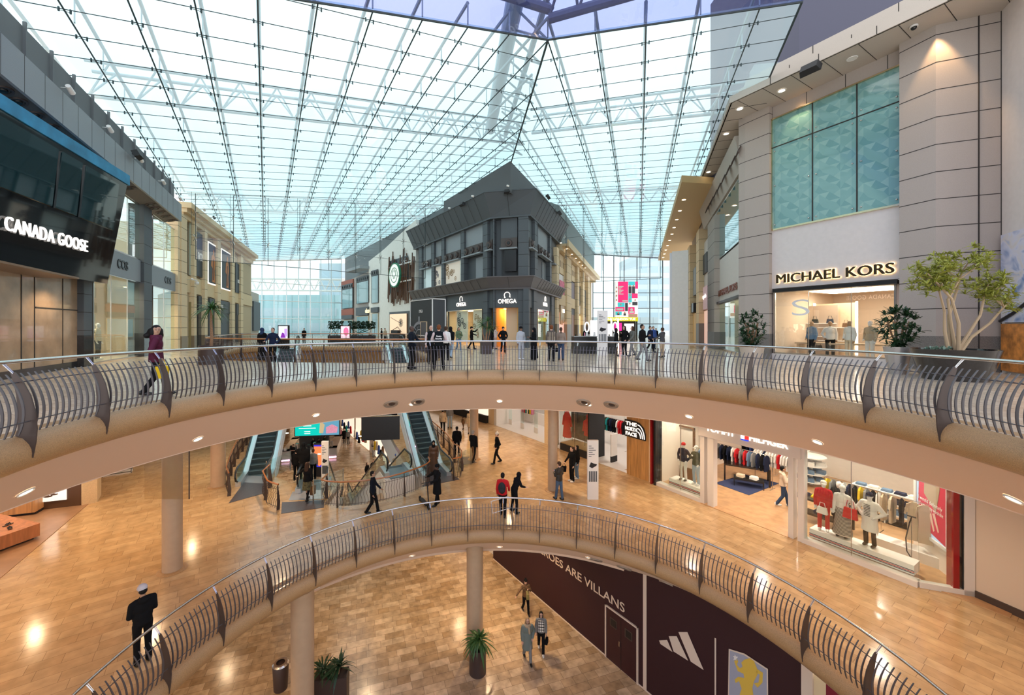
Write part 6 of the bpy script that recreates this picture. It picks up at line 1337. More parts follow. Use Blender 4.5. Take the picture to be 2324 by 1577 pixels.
b = MB(); b.box(-.62, .5, -.045, -.04, .55, 1.6); b.build('dark_backdrop', M_matte, t); b = MB(); b.prism_y([(-.1, .25), (.0, .25), (.1, 1.6), (-.3, 1.6)], -.055, -.045); b.prism_y([(.1, .3), (.2, .3), (.28, 1.6), (.0, 1.6)], -.055, -.045); b.build('legs', emat('poster legs', (1, 1, .97), 1.2), t)
b = MB(); b.ell((-.1, -.05, .22), (.16, .01, .05)); b.ell((.1, -.05, .28), (.14, .01, .045)); b.build('sandals', M_brn, t)
M_ply = wood('warm birch', (.62, .34, .15), 1)
t = thing('display_bench', 'long pale timber bench with sandals in the left shoe shop', 'bench', (*SHW.at(.2, -.3)[:2], Z2), SHW.rz); b = MB(); xe = SHW.s_(79, -.5) - .2; b.box(-3, xe, -.2, .6, .12, .62); b.build('body', M_ply, t); b = MB(); b.box(-3, xe, -.1, .6, 0, .12); b.build('plinth', M_matte, t)
t = thing('display_platform', 'large timber display block at the left edge of the shoe shop', 'platform', (*G(10, 1240, Z2), Z2), -.3); b = MB(); b.box(-2.4, .45, -.6, .7, .1, .55); b.build('body', wood('red timber', (.45, .18, .08), 1), t); b = MB(); b.box(-2.3, .3, -.5, .6, 0, .1); b.build('plinth', M_matte, t)
def sandal(p, rz, label):
    t = thing('sandal', label, 'sandal', p, rz); b = MB(); b.prism([(-.045, 0), (.045, 0), (.05, .2), (.03, .28), (-.03, .28), (-.05, .2)], 0, .03); b.build('sole', M_brn, t); b = MB(); b.tube([(-.05, .17, .03), (0, .18, .08), (.05, .17, .03)], .018, 6); b.tube([(-.05, .09, .03), (0, .1, .08), (.05, .09, .03)], .018, 6); b.build('strap', M_black, t)
xe += .2
for i, (s, y) in enumerate(((xe - .65, -.35), (xe - 1.0, -.1), (xe - 1.4, -.35), (xe - 1.75, -.05), (xe - .3, -.1))): sandal(SHW.at(s, y, Z2 + .62), .5 + i, 'dark sandal on the pale timber bench, %s' % ('second from the right end', 'third from the right end', 'fourth from the right end', 'fifth from the right end', 'at the right end')[i])
for i in range(2): sandal((*G(8 + i * 16, 1196 + i * 6, Z2 + .55), Z2 + .55), i, 'sandal on the big timber block, %s' % ('left', 'right')[i])
spot(SHW.at(1, -1.5, CZ2 - .05), 300, (1, .8, .6), 2.6); 
t = thing('glass_showcase', 'low black framed glass case with goods at the far left shopfront', 'showcase', (*G(268, 1075, Z2), Z2), .6); b = MB(); b.box(-.55, .55, -.25, .25, 0, .1); b.box(-.5, .5, -.2, .2, .45, .48); b.build('base', M_sal, t); b = MB()
for x in (-.55, .55):
    for y in (-.25, .25): b.box(x - .012, x + .012, y - .012, y + .012, 0, 1.0)
for z in (.1, 1.0):
    for y in (-.25, .25): b.box(-.55, .55, y - .012, y + .012, z - .012, z + .012)
b.build('frame', M_black, t)
# ================================================================== escalators
def escalator(x, y, z0, rise, deg, label, w_=1.0, flat=1.5, head='up', tz=M_white):
    """lower end at the local origin, climbing along +y; head direction deg turns it about z"""
    t = thing('escalator', label, 'escalator', (x, y, z0), math.radians(deg)); run = rise / math.tan(math.radians(30)); n = int(rise / .2)
    for i in range(n):
        yy = flat + i * run / n; b = MB(); z = (i + 1) * rise / n; b.box(-w_ / 2, w_ / 2, yy, yy + run / n + .02, z - .22, z - .012, 0); b.box(-w_ / 2, w_ / 2, yy, yy + .03, z - .012, z, 1); b.box(-w_ / 2, w_ / 2, yy + .03, yy + run / n, z - .012, z - .004, 0); b.build('step', [mat('step grey blue', (.05, .08, .09), .5, .3), mat('step edge', (.22, .32, .34), .4, .3)], t, fix=False)
    b = MB(); b.box(-w_ / 2, w_ / 2, -.9, flat, -.02, .006); b.build('landing_plate', mat('ribbed plate', (.22, .30, .33), .35, .6), t); b = MB(); b.box(-w_ / 2, w_ / 2, flat + run, flat + run + 1.4, rise - .05, rise); b.build('landing_plate', MATS['ribbed plate'], t)
    for s in (-1, 1):
        X = s * (w_ / 2 + .12)
        b = MB(); q_ = [(-.3, -.05), (flat, -.05), (flat + run, rise - .05), (flat + run + 1.2, rise - .05), (flat + run + 1.2, rise + .22), (flat + run, rise + .22), (flat, .22), (-.3, .22)]; b.prism_x(q_, X - .12, X + .12)
        b.build('skirt', mat('brushed blue steel', (.62, .66, .69), .3, .8), t)
        b = MB(); q_ = [(-.5, .2), (flat, .2), (flat + run, rise + .2), (flat + run + 1.2, rise + .2), (flat + run + 1.2, rise + .95), (flat + run, rise + .95), (flat, .95), (-.5, .95)]; b.prism_x(q_, X - .01, X + .01); b.build('glass_side', M_bal, t)
        b = MB(); hp = [(X, -.45, .3), (X, -.72, .42), (X, -.82, .62), (X, -.72, .86), (X, -.45, .96), (X, flat, .96), (X, flat + run, rise + .96), (X, flat + run + 1.1, rise + .96), (X, flat + run + 1.3, rise + .8), (X, flat + run + 1.3, rise + .5), (X, flat + run + 1.1, rise + .3)]; b.tube(hp, .045, 8); b.build('handrail', M_black, t, smooth=True)
    b = MB(); q_ = [(0, -.06), (flat, -.06), (flat + run, rise - .06), (flat + run + 1.4, rise - .06), (flat + run + 1.4, rise - 1.0), (flat + run + .5, rise - 1.0), (flat + .3, -.9), (0, -.9)]
    if z0 < -8: q_ = [(0, -.02), (flat, -.02), (flat + run, rise - .06), (flat + run + 1.4, rise - .06), (flat + run + 1.4, rise - 1.0), (flat + run + .5, rise - 1.0), (flat + 1.2, -.02)]
    else: q_ = [(flat - .3, -.28), (flat, -.06), (flat + run, rise - .06), (flat + run + 1.4, rise - .06), (flat + run + 1.4, rise - 1.0), (flat + run + .5, rise - 1.0), (flat + .8, -.28)]
    b.prism_x(q_, -w_ / 2 - .26, w_ / 2 + .26); b.build('truss', tz, t); return t
escalator(-11.35, 19.5, Z2, 6.0, 19, 'left escalator with dark steps climbing from the middle floor to the upper floor', flat=1.2)
escalator(-2.55, 20.4, Z2, 6.0, 23, 'right escalator with dark steps climbing from the middle floor beside the curved railing', flat=1.2)
# the two going down: their top ends meet the middle floor
def down_esc(x, y, deg, label):
    rise = 5.9; run = rise / math.tan(math.radians(30)); L0 = 1.5 + run + 1.4; a = math.radians(deg); escalator(x - math.sin(a) * L0, y + math.cos(a) * L0, Z3, rise, deg + 180, label)
down_esc(-7.95, 18.2, 17, 'escalator with people going down from the middle floor, left of the curved railing')
down_esc(-4.35, 20.3, 27, 'white sided escalator going down from the middle floor, left of the right escalator')
M_lnd = mat('dark grey landing stone', (.085, .075, .085), .35, noise=.2, nscale=30); M_lnl = mat('pale metal landing', (.42, .42, .44), .3, .4)
for pts in ([(519, 1142), (598, 1120), (606, 1098), (554, 1095)], [(638, 1166), (735, 1152), (735, 1135), (640, 1140)], [(958, 1105), (1043, 1088), (1008, 1062), (985, 1070)], [(1045, 1056), (1082, 1050), (1064, 1036), (1046, 1038)]):
    b = MB(); b.prism([G(px, py, Z2) for px, py in pts], Z2 + .002, Z2 + .012); struct(b, 'floor', M_lnd)
for pts in ([(554, 1095), (606, 1098), (610, 1082), (562, 1080)], [(655, 1136), (735, 1132), (732, 1112), (664, 1116)]):
    b = MB(); b.prism([G(px, py, Z2) for px, py in pts], Z2 + .004, Z2 + .014); struct(b, 'floor', M_lnl)
path_railing([G(519, 1127, Z2), G(514, 1112, Z2), (-13.0, 20.2), (-14.2, 22.6), (-15.6, 26), (-17, 29.5)], Z2, 'railing with mesh-like balusters left of the left escalator on the middle floor')
path_railing([G(632, 1158, Z2), G(617, 1153, Z2), G(607, 1148, Z2), (-10.15, 18.1), (-10.3, 19.0)], Z2, 'short curved railing between the left and the descending escalator')
path_railing([G(1027, 1090, Z2), G(1046, 1086, Z2), G(1048, 1070, Z2), G(1040, 1055, Z2), (-1.75, 22.3), (-2.3, 24.2), (-3.4, 27), (-4.9, 30.6), (-6.8, 35)], Z2, 'railing curving away right of the right escalator on the middle floor')
for i, (x, y, a) in enumerate(((-1.0, 21.6, 60), (-10.6, 20.4, 75), (-7.05, 17.9, 60))):
    t = thing('glass_barrier', 'low glass barrier panel with steel posts, %s' % ('right of the right escalator foot', 'beside the left escalator foot', 'at the left end of the curved railing')[i], 'barrier', (x, y, Z2), math.radians(a)); b = MB(); b.box(-.8, .8, 0, .015, .1, 1.0); b.build('pane', M_bal, t)
    b = MB()
    for s in (-.8, .8): b.box(s - .02, s + .02, -.02, .03, 0, 1.02)
    b.build('posts', M_steel, t)
# hanging double screen
t = thing('hanging_screen', 'black switched-off double screen hanging above the down escalator', 'screen', (*GZ(865, 20.2), -2.95), .12)
b = MB(); b.box(-.98, .92, 0, .1, -1.15, .05); b.build('screen', [M_black], t); b = MB(); b.box(-1.02, .75, .45, .55, -1.05, .15); b.build('screen', M_black, t); b = MB(); b.tube([(0, .28, 0), (0, .28, 1.1)], .03, 8); b.box(-.5, .5, .1, .45, .02, .06); b.build('pole', M_steel, t)
b = MB(); b.box(-1.0, .94, -.01, .11, .05, .075); b.build('top_edge', MATS['polished gold steel'], t)
# totems
def totem(px, d, z0, w_, h, label, m=M_sal, rz=0):
    t = thing('directory_totem', label, 'sign', (*GZ(px, d), z0), rz); b = MB(); b.box(-w_ / 2, w_ / 2, 0, .12, 0, h); b.build('slab', m, t); b = MB()
    for i in range(6): b.box(-w_ * .4, -w_ * .4 + w_ * (.25 + .1 * ((i * 7) % 5)), -.006, 0, h * (.9 - i * .035), h * (.9 - i * .035) + .025)
    for i in range(5): b.box(-w_ * .38 + i * w_ * .16, -w_ * .38 + i * w_ * .16 + .05, -.006, 0, h * .3, h * .48)
    b.build('printed_text', M_dgrey, t); b = MB(); b.prism_y([(-w_ * .36, h * .56), (-w_ * .1, h * .53), (w_ * .3, h * .57), (w_ * .36, h * .6), (w_ * .05, h * .61), (-w_ * .2, h * .63)], -.006, 0); b.build('map_drawing', M_matte, t); return t
totem(1346, 17.6, Z2, .48, 2.62, 'white directory totem with a map on the middle floor before the outdoor shop'); totem(1368, 23, Z1, .56, 2.6, 'white directory totem with a map on the upper floor before the cosmetics kiosk'); totem(737, 18.9, Z2, .32, 2.2, 'slim white directory totem beside the descending escalator')
# ================================================================== bottom floor
HO = Fr((.46, 23.2), (8.6, 10.77)); HD = Fr((8.6, 10.77), (10.6, 7.7)); h3 = CZ3 - Z3
M_mar = mat('maroon hoarding', (.030, .004, .008), .6); M_pin = mat('pale strip', (.72, .60, .50), .6)
b = MB(); b.box(0, HO.len, 0, .2, Z3, Z2 - .95); struct(b, 'wall_right', M_mar, HO); b = MB(); b.box(0, HO.len, -.02, 0, Z3, Z3 + .05); b.box(HO.s_(1460), HO.s_(1460) + .14, -.02, 0, Z3, Z2 - .95); struct(b, 'baseboard_right', M_pin, HO)
b = MB(); b.box(0, .25, -.1, .3, Z3, Z2 - .95); b.box(.25, .5, .0, .2, Z3, Z2 - .95, 1); b.box(.5, HD.len, .0, .2, Z3, Z2 - .95, 2); struct(b, 'wall_right', [M_pin, mat('pale yellow', (.75, .62, .40), .5), mat('bright maroon', (.20, .01, .03), .5)], HD)
def ht(st, px0, px1, zc, size, label):
    y = -.02; a, c = HO.s_(px0, y), HO.s_(px1, y); t = HO.thing('wall_lettering', label, 'lettering', (a + c) / 2, y, Z3 + zc); text(st, size, mat('cream letters', (.78, .62, .48), .6), t, depth=.01, bold=.004, width=c - a); return t
ht('HEROES ARE VILLANS', 1214, 1417, 2.5, .5, 'cream words HEROES ARE VILLANS on the maroon hoarding')
d0, d1_ = HO.s_(1377), HO.s_(1446)
t = HO.thing('door_20', None, None, 0, 0, Z3); t['kind'] = 'structure'; b = MB(); b.box(d0, d1_, -.03, .0, .02, 2.1); b.build('leaf', mat('maroon door', (.035, .006, .010), .45), t); b = MB()
for u, v, p, q_ in ((d0 - .06, d0, 0, 2.16), (d1_, d1_ + .06, 0, 2.16), (d0 - .06, d1_ + .06, 2.1, 2.16)): b.box(u, v, -.05, 0, p, q_)
b.build('frame', M_pin, t); dm = (d0 + d1_) / 2; b = MB(); b.box(dm - .008, dm + .008, -.035, 0, 0, 2.1); b.build('gap', M_black, t)
for u in ((d0 + dm) / 2, (dm + d1_) / 2): b = MB(); b.box(u - .17, u + .17, -.04, -.03, 1.45, 1.8, 0); b.box(u - .13, u + .13, -.045, -.04, 1.49, 1.76, 1); b.build('vision_panel', [M_bronze, M_black], t)
b = MB(); b.box(dm - .08, dm - .04, -.06, -.03, .9, 1.1); b.build('handle', M_steel, t)
# round crest, three-bar mark, vertical line, lion shield
t = HO.thing('round_crest', 'small round pale printed crest at the left end of the maroon hoarding', 'emblem', HO.s_(1183), -.02, Z3 + 3.05); b = MB(); b.lathe([(.28, 0), (.33, 0)], 30); b.lathe([(.2, 0), (.22, 0)], 30); 
for k in range(12): a = k * PI / 6; b.box(math.sin(a) * .25 - .03, math.sin(a) * .25 + .03, math.cos(a) * .25 - .02, math.cos(a) * .25 + .02, 0, .004)
b.ell((0, 0, 0), (.13, .15, .004)); b.xf(Matrix.Rotation(PI / 2, 4, 'X')); b.build('print', mat('cream letters', (.78, .62, .48), .6), t)
def hpx(px, py, y=-.02): return (HO.s_(px, y), HO.z(px, py, y))
def flat(pts, label_parent, m, nm, y=-.02, th=.008):
    b = MB(); P = [hpx(px, py) for px, py in pts]; b.prism_y(P, y - th, y); return b.build(nm, m, label_parent)
t = HO.thing('three_bar_mark', 'large white mark of three slanted bars on the maroon hoarding', 'emblem', 0, 0, 0)
flat([(1496, 1453), (1514, 1452), (1526, 1479), (1499, 1461)], t, M_pin, 'bar'); flat([(1518, 1443.5), (1536, 1443.5), (1562, 1499), (1529, 1478)], t, M_pin, 'bar'); flat([(1540, 1434), (1560, 1434), (1597, 1520), (1568, 1501)], t, M_pin, 'bar')
t = HO.thing('vertical_line_print', 'thin white vertical line between the bars and the lion shield', 'print', 0, 0, 0); flat([(1622, 1447), (1625.5, 1449), (1625.5, 1600), (1622, 1600)], t, M_pin, 'line')
t = HO.thing('lion_shield', 'large pale blue shield with a yellow rampant lion on the maroon hoarding', 'emblem', 0, 0, 0)
flat([(1654, 1472), (1690, 1483), (1743, 1518), (1744, 1640), (1700, 1680), (1652, 1600)], t, M_pin, 'border', -.02, .006); flat([(1657, 1476), (1690, 1487), (1740, 1520), (1741, 1636), (1700, 1672), (1655, 1597)], t, mat('shield blue grey', (.36, .38, .48), .6), 'field', -.027, .006)
flat([(1667, 1500), (1672, 1494), (1676, 1500), (1673, 1508), (1680, 1516), (1686, 1512), (1683, 1503), (1690, 1496), (1702, 1493), (1712, 1500), (1719, 1517), (1720, 1530), (1712, 1545), (1708, 1560), (1712, 1590), (1716, 1625), (1700, 1640), (1694, 1600), (1688, 1585), (1684, 1625), (1674, 1622), (1676, 1585), (1684, 1562), (1678, 1545), (1670, 1549), (1668, 1541), (1676, 1535), (1690, 1538), (1688, 1528), (1675, 1522)], t, mat('lion yellow', (.70, .48, .07), .6), 'lion', -.034, .006)
flat([(1712, 1550), (1722, 1548), (1725, 1530), (1716, 1526), (1720, 1518), (1732, 1526), (1731, 1548), (1720, 1560)], t, MATS['lion yellow'], 'lion_tail', -.034, .006); flat([(1668, 1484), (1671, 1489), (1676, 1490), (1672, 1494), (1673, 1500), (1669, 1496), (1665, 1497), (1667, 1492), (1664, 1488), (1668, 1488)], t, M_white, 'star', -.034, .006)
# corner bin and far bottom shop line
b = MB(); b.cyl(*GZ(1140, 23.8), Z3, Z3 + 3, .45); tag(b.build('round_pier', M_dgrey), 'dark round pier at the far left end of the maroon hoarding', 'pier')
BF = Fr((-24, 60), (.2, 23.5)); b = MB(); b.box(0, BF.len, .3, .6, Z3, CZ3); struct(b, 'wall_right', M_thw, BF)
for k, (u, v) in enumerate(((22, 25.5), (26.5, 30), (31, 35), (36, 41.5), (8, 14), (15, 20))):
    b = MB(); b.box(u, v, .2, .3, Z3 + .1, Z3 + 3.1); tag(b.build('window_%d' % (70 + k), mat('bright shop %d' % k, (1, .80, .62), .5, emit=.95, noise=.35, nscale=1.5), None, (BF.p0[0], BF.p0[1], 0), BF.rz), kind='structure')
    for q_ in range(6):
        b = MB(); c = random.choice(list(CLC.values())); x = u + (v - u) * (q_ + .5) / 6; zz = Z3 + .2 + random.random() * .9; b.lathe([(.05, .9), (.18, .75), (.2, .3), (.26, 0)], 10, (0, 0, 0), sy=.6); o = b.build('display_garment', c, None, BF.at(x, .0, zz), BF.rz); tag(o, 'garment on display in the bright bottom floor shop windows', 'garment', 'garments in the bottom floor windows')
b = MB(); b.box(0, BF.len, .1, .3, Z3 + 3.15, CZ3); struct(b, 'wall_right', M_beige, BF)
b = MB(); b.prism([(-40, 56), (-24, 60), (-24, 61), (-41, 57)], Z3, CZ3); struct(b, 'wall_back', M_cream); 
for k, px in enumerate((668, 800, 815)): b = MB(); b.box(-.6, .6, 0, .1, .3, 3.2); tag(b.build('window_%d' % (80 + k), emat('bottom far window', (1, .72, .42), 1.1), None, (*GZ(px, 56 if k else 55), Z3)), kind='structure')
b = MB(); b.box(-45, -24, 20, 20.3, Z3, CZ3) if False else b.prism([(-27, 24), (-40, 56), (-41, 56), (-28, 24)], Z3, CZ3); struct(b, 'wall_left', M_cream)
# food kiosk on the bottom floor with its hanging screen
kx, ky = GZ(712, 43); t = thing('food_kiosk', 'white food kiosk counter island on the bottom floor below the teal screen', 'kiosk', (kx, ky, Z3), .25)
for x0_, x1_, y0_, y1_ in ((-2.6, 2.6, -2.6, -1.9), (-2.6, -1.9, -2.6, 2.6), (1.9, 2.6, -2.6, 2.6), (-2.6, 2.6, 1.9, 2.6)):
    b = MB(); b.box(x0_, x1_, y0_, y1_, 0, 1.05); b.build('counter', M_sal, t); b = MB(); b.box(x0_ - .04, x1_ + .04, y0_ - .04, y1_ + .04, 1.05, 1.1); b.build('worktop', mat('worktop', (.45, .40, .36), .3), t)
b = MB(); b.box(-2.6, 2.6, -2.65, -2.6, .1, .22); b.build('light_strip', emat('pink strip', (1, .55, .8), 3), t); b = MB(); b.box(-1.5, 1.5, .3, .9, 0, 1.8); b.build('cooker', M_dgrey, t)
for i in range(9): x = -2.3 + i * .55; b = MB(); b.box(x - .12, x + .12, -2.45, -2.1, 1.1, 1.3 + .2 * (i % 3)); o = b.build('kiosk_goods', [M_sal, M_matte, M_steel][i % 3], None, (kx, ky, Z3), .25); tag(o, 'small appliance on the front counter of the food kiosk', 'appliance', 'goods on the food kiosk counter')
t = thing('hanging_screen', 'wide lit screen with teal food advert and pink stage picture above the bottom kiosk', 'screen', (*GZ(720, 42), -9.85), .12); b = MB(); b.box(-2.3, 2.3, 0, .25, 0, 1.7); b.build('casing', M_black, t)
b = MB(); b.box(-2.22, .35, -.01, 0, .08, 1.62, 0); b.box(.35, 2.22, -.01, 0, .08, 1.62, 1); b.prism_y([(.2, .3), (.6, .3), (.75, 1.2), (.3, 1.6)], -.02, -.01, 2); b.prism_y([(.9, .25), (2.0, .3), (2.1, .9), (1.5, 1.2), (.9, .9)], -.02, -.01, 3); b.build('display', [emat('teal advert', (.0, .50, .42), 1.0), mat('stage blue', (.12, .35, .5), .5, emit=.8), mat('wrap food', (.7, .55, .3), .5, emit=.6), mat('crowd pink', (.75, .3, .42), .5, emit=.7, noise=.6, nscale=9)], t)
for i, (w_, z) in enumerate(((1.1, 1.35), (.8, 1.1), (1.7, .85), (.6, .5), (.6, .3))): b = MB(); b.box(-1.0 - w_ / 2, -1.0 + w_ / 2, -.02, -.01, z - .035, z + .035); b.build('print', M_sign, t)
t = thing('digital_kiosk', 'orange and blue lit advertising totem seen beyond the descending escalator', 'screen', (*GZ(724.5, 36), Z3)); b = MB(); b.box(-.53, .53, 0, .25, 0, 3.0); b.build('casing', M_black, t); b = MB(); b.box(-.47, .47, -.01, 0, .9, 2.9, 0); b.prism_y([(-.47, .9), (.47, .9), (.47, 1.35), (0, .95), (-.47, 1.35)], -.02, -.01, 1); b.box(-.47, .47, -.02, -.01, 2.75, 2.9, 1); b.box(-.14, .14, -.02, -.01, 2.0, 2.12, 2); b.build('display', [emat('orange ad', (1, .22, .07), .9), emat('blue ad', (.03, .03, .5), 1.0), M_sign], t)
# bottom planters and bins
def pot(x, y, z0, r, h, m, label, r2=None, sq=None):
    t = thing('planter', label, 'planter', (x, y, z0), sq[2] if sq else 0); b = MB(); r2 = r2 or r
    if sq: w_, d = sq[0] / 2, sq[1] / 2; b.box(-w_, w_, -d, d, 0, h)
    else: b.lathe([(.001, 0), (r2, 0), (r, h), (r - .04, h), (r - .05, h - .06), (.001, h - .06)], 28)
    b.build('pot', m, t, smooth=not sq); b = MB()
    if sq: b.box(-w_ + .03, w_ - .03, -d + .03, d - .03, h, h + .01)
    else: b.lathe([(.001, h - .05), (r - .05, h - .05)], 24)
    b.build('soil', mat('soil', (.05, .03, .02), .9), t); return t
M_leaf = mat('leaf green', (.045, .12, .025), .45); M_leafd = mat('leaf dark', (.02, .06, .022), .4); M_leafy = mat('leaf yellow green', (.30, .32, .05), .5); M_trunk = mat('trunk brown', (.30, .17, .09), .8, noise=.3, nscale=30)
def leaf(b, o, d, ln, w_, droop, m=0, seg=4):
    o = Vector(o); d = Vector(d).normalized(); side = d.cross(Vector((0, 0, 1)))
    if side.length < .05: side = Vector((1, 0, 0))
    side.normalize(); P = []
    for i in range(seg + 1):
        t = i / seg; p = o + d * (ln * t) + Vector((0, 0, -droop * ln * t * t)); ww = w_ * (math.sin(PI * min(1, .12 + t * .88)) ** .7 if t < 1 else 0.02)
        P += [p - side * ww / 2, p + side * ww / 2 + Vector((0, 0, .01))]
    b.add(P, [(2 * i, 2 * i + 1, 2 * i + 3, 2 * i + 2) for i in range(seg)], m)
def rosette(b, o, n, ln, w_, droop, up=.4, m=0):
    for i in range(n):
        a = random.uniform(0, 2 * PI); e = random.uniform(-.35, 1.2) + up * .5; leaf(b, o, (math.cos(a) * math.cos(e), math.sin(a) * math.cos(e), math.sin(e)), ln * random.uniform(.7, 1.1), w_, droop * random.uniform(.5, 1.3), m)
def plant(nm, x, y, z, trunks, label, n=60, ln=.6, w_=.05, droop=.5, m=M_leaf, tr=.03, up=.4, cat='plant'):
    t = thing(nm, label, cat, (x, y, z)); b = MB(); f = MB()
    for pth, r in trunks:
        b.tube(pth, [r * (1 - .5 * i / len(pth)) for i in range(len(pth))], 7); rosette(f, pth[-1], n, ln, w_, droop, up)
    b.build('trunk', M_trunk, t, smooth=True); f.build('foliage', m, t, fix=False); return t
M_potb = mat('dark brown pot', (.055, .035, .032), .45)
x, y = GZ(1084, 15.6); pot(x, y, Z3, .33, 1.0, M_potb, 'tall dark round planter in front of the bottom floor column'); plant('potted_palm', x, y, Z3 + .95, [([(0, 0, 0), (0, 0, .25)], .04), ([(.08, 0, 0), (.1, .05, .3)], .03)], 'bushy green palm in the tall dark round planter', 45, .75, .07, .7)
x, y = GZ(752, 14.3); pot(x, y, Z3, 1, 1.05, M_potb, 'dark rectangular planter on the bottom floor left of centre', sq=(1.15, .5, .15)); plant('potted_palm', x, y, Z3 + 1.05, [([(-.3, 0, 0), (-.3, 0, .1)], .03), ([(.25, 0, 0), (.3, 0, .25)], .03)], 'arching green plants in the dark rectangular planter', 55, .75, .06, .6, m=M_leafd)
x, y = GZ(637, 14.9); t = thing('litter_bin', 'dark round litter bin left of the bottom floor column', 'bin', (x, y, Z3)); b = MB(); b.lathe([(.001, 0), (.24, 0), (.28, .85), (.25, .9), (.001, .9)], 20); b.build('body', M_potb, t, smooth=True); b = MB(); b.lathe([(.24, .9), (.29, .92), (.24, .97), (.15, .97)], 20); b.build('rim', M_steel, t)
# ================================================================== upper floor plants and kiosks
x, y = G(479, 826, 0); pot(x, y, 0, .48, .82, M_potb, 'dark round planter with a tall palm by the left railing'); plant('potted_palm', x, y, .77, [([(0, 0, 0), (.03, 0, .5), (-.02, .02, 1.1), (.02, 0, 1.65)], .07)], 'tall green palm with one trunk beside the left railing', 120, .85, .045, .75)
x, y = GZ(1103, 24.5); t0 = pot(x, y, 0, 1, .78, M_potb, 'dark square planter before the watch shop', sq=(.62, .62, .2)); plant('potted_palm', x, y, .76, [([(0, 0, 0), (.05, 0, .7), (.1, 0, 1.25)], .06), ([(-.08, 0, 0), (-.2, 0, .5), (-.22, 0, .95)], .045), ([(.1, .05, 0), (.2, 0, .45), (.22, 0, .8)], .04)], 'tall spiky palm in the square planter before the watch shop', 60, .65, .03, .5)
x, y = GZ(1706, 17.6); pot(x, y, 0, .47, .78, mat('cream round pot', (.50, .42, .34), .4), 'cream round pot left of the handbag shop window', .36)
def bush(x, y, z, label, r, h, n, m, ln=.2, w_=.05):
    t = thing('potted_shrub', label, 'plant', (x, y, z)); b = MB(); f = MB()
    for i in range(7): a = i / 7 * 2 * PI; b.tube([(0, 0, -.05), (math.cos(a) * r * .3, math.sin(a) * r * .3, h * .35), (math.cos(a) * r * .5, math.sin(a) * r * .5, h * .7)], .02, 5)
    for i in range(n):
        a = random.uniform(0, 2 * PI); v = random.uniform(-1, 1); q_ = math.sqrt(1 - v * v) * random.uniform(.6, 1); c = (math.cos(a) * r * q_, math.sin(a) * r * q_, h * .52 + v * h * .5); rosette(f, c, 9, ln, w_, .3)
    b.build('stems', M_trunk, t); f.build('foliage', m, t, fix=False)
bush(x, y, .72, 'dense dark green shrub in the cream round pot left of the handbag shop window', .5, 1.6, 95, M_leafd, .26, .06)
x, y = GZ(2037, 13.95); pot(x, y, 0, .38, .95, mat('silver facet pot', (.45, .43, .42), .3, .6), 'silver round pot right of the handbag shop window', .22); bush(x, y, .92, 'dense dark green shrub in the silver pot right of the handbag shop window', .55, 1.3, 95, M_leafd, .28, .06)
x, y = GZ(2165, 12.4); pot(x, y, 0, .98, .95, mat('black gloss pot', (.012, .010, .010), .12, coat=.5), 'large black glossy tapered planter by the big pilaster', .72)
t = thing('potted_tree', 'branching yellow-green tree in the large black planter', 'tree', (x, y, .88)); b = MB(); f = MB(); R = random.Random(12)
tips = []
for bx, seg in ((-.15, [(-.15, 0, 0), (-.25, 0, .5), (-.2, .05, 1.0), (-.4, 0, 1.5)]), (.05, [(.05, 0, 0), (.05, .1, .6), (-.05, .1, 1.3), (.15, 0, 1.8)]), (.15, [(.15, .05, 0), (.4, 0, .45), (.65, -.05, .9), (.85, 0, 1.5)]), (0, [(.2, 0, 0), (.6, .1, .35), (1.1, .1, .7), (1.35, 0, 1.1)]), (0, [(0, -.1, 0), (-.05, -.15, .7), (-.3, -.2, 1.3), (-.7, -.15, 1.75)]), (0, [(0, .1, 0), (.1, .2, .9), (.3, .2, 1.5), (.45, .2, 2.0)])):
    b.tube(seg, [.045, .036, .028, .018], 7); e = Vector(seg[-1])
    for k in range(5):
        q_ = e + Vector((R.uniform(-.35, .35), R.uniform(-.3, .3), R.uniform(.0, .45))); b.tube([seg[-2], e, q_], [.03, .02, .012], 5); tips.append(q_)
b.build('branches', mat('pale bark', (.42, .30, .18), .8), t, smooth=True)
for q_ in tips:
    for k in range(8): c = q_ + Vector((R.uniform(-.24, .24), R.uniform(-.22, .22), R.uniform(-.3, .22))); rosette(f, c, 14, .19, .032, .3)
f.build('foliage', M_leafy, t, fix=False); t.scale = (1.15, 1.15, 1.25)
t = thing('low_succulents', 'low grey-green leaves at the left rim of the large black planter', 'plant', (x - .55, y - .1, .92)); f = MB()
for i in range(12): rosette(f, (random.uniform(-.35, .35), random.uniform(-.2, .2), .02), 8, .14, .06, .2, .8)
f.build('foliage', mat('grey green leaf', (.16, .24, .18), .5), t, fix=False)
# hedge boxes on the left street
for px0, px1, d, lb in ((746, 778, 42, 'trimmed green hedge left of the pink screen'), (791, 851, 42, 'trimmed green hedge right of the pink screen')):
    x0_, x1_ = GZ(px0, d)[0], GZ(px1, d)[0]; t = thing('hedge', lb, 'hedge', ((x0_ + x1_) / 2, d, 0)); w_ = (x1_ - x0_) / 2; b = MB(); b.box(-w_, w_, -.3, .3, 0, .8); b.build('planter', M_matte, t); f = MB()
    for i in range(int(w_ * 420)): rosette(f, (random.uniform(-w_, w_), random.uniform(-.3, .3), random.uniform(1.45, 2.25)), 6, .16, .08, .3)
    for i in range(int(w_ * 8)): f.tube([(random.uniform(-w_, w_), 0, .8), (random.uniform(-w_, w_), 0, 1.6)], .02, 4)
    f.build('foliage', M_leafd, t, fix=False)
def adscreen(px, d, w_, h, z0, label, draw):
    t = thing('advertising_screen', label, 'screen', (*GZ(px, d), z0)); b = MB(); b.box(-w_ / 2 - .06, w_ / 2 + .06, 0, .2, -z0, h + .06); b.build('casing', M_black, t); draw(t, w_, h)
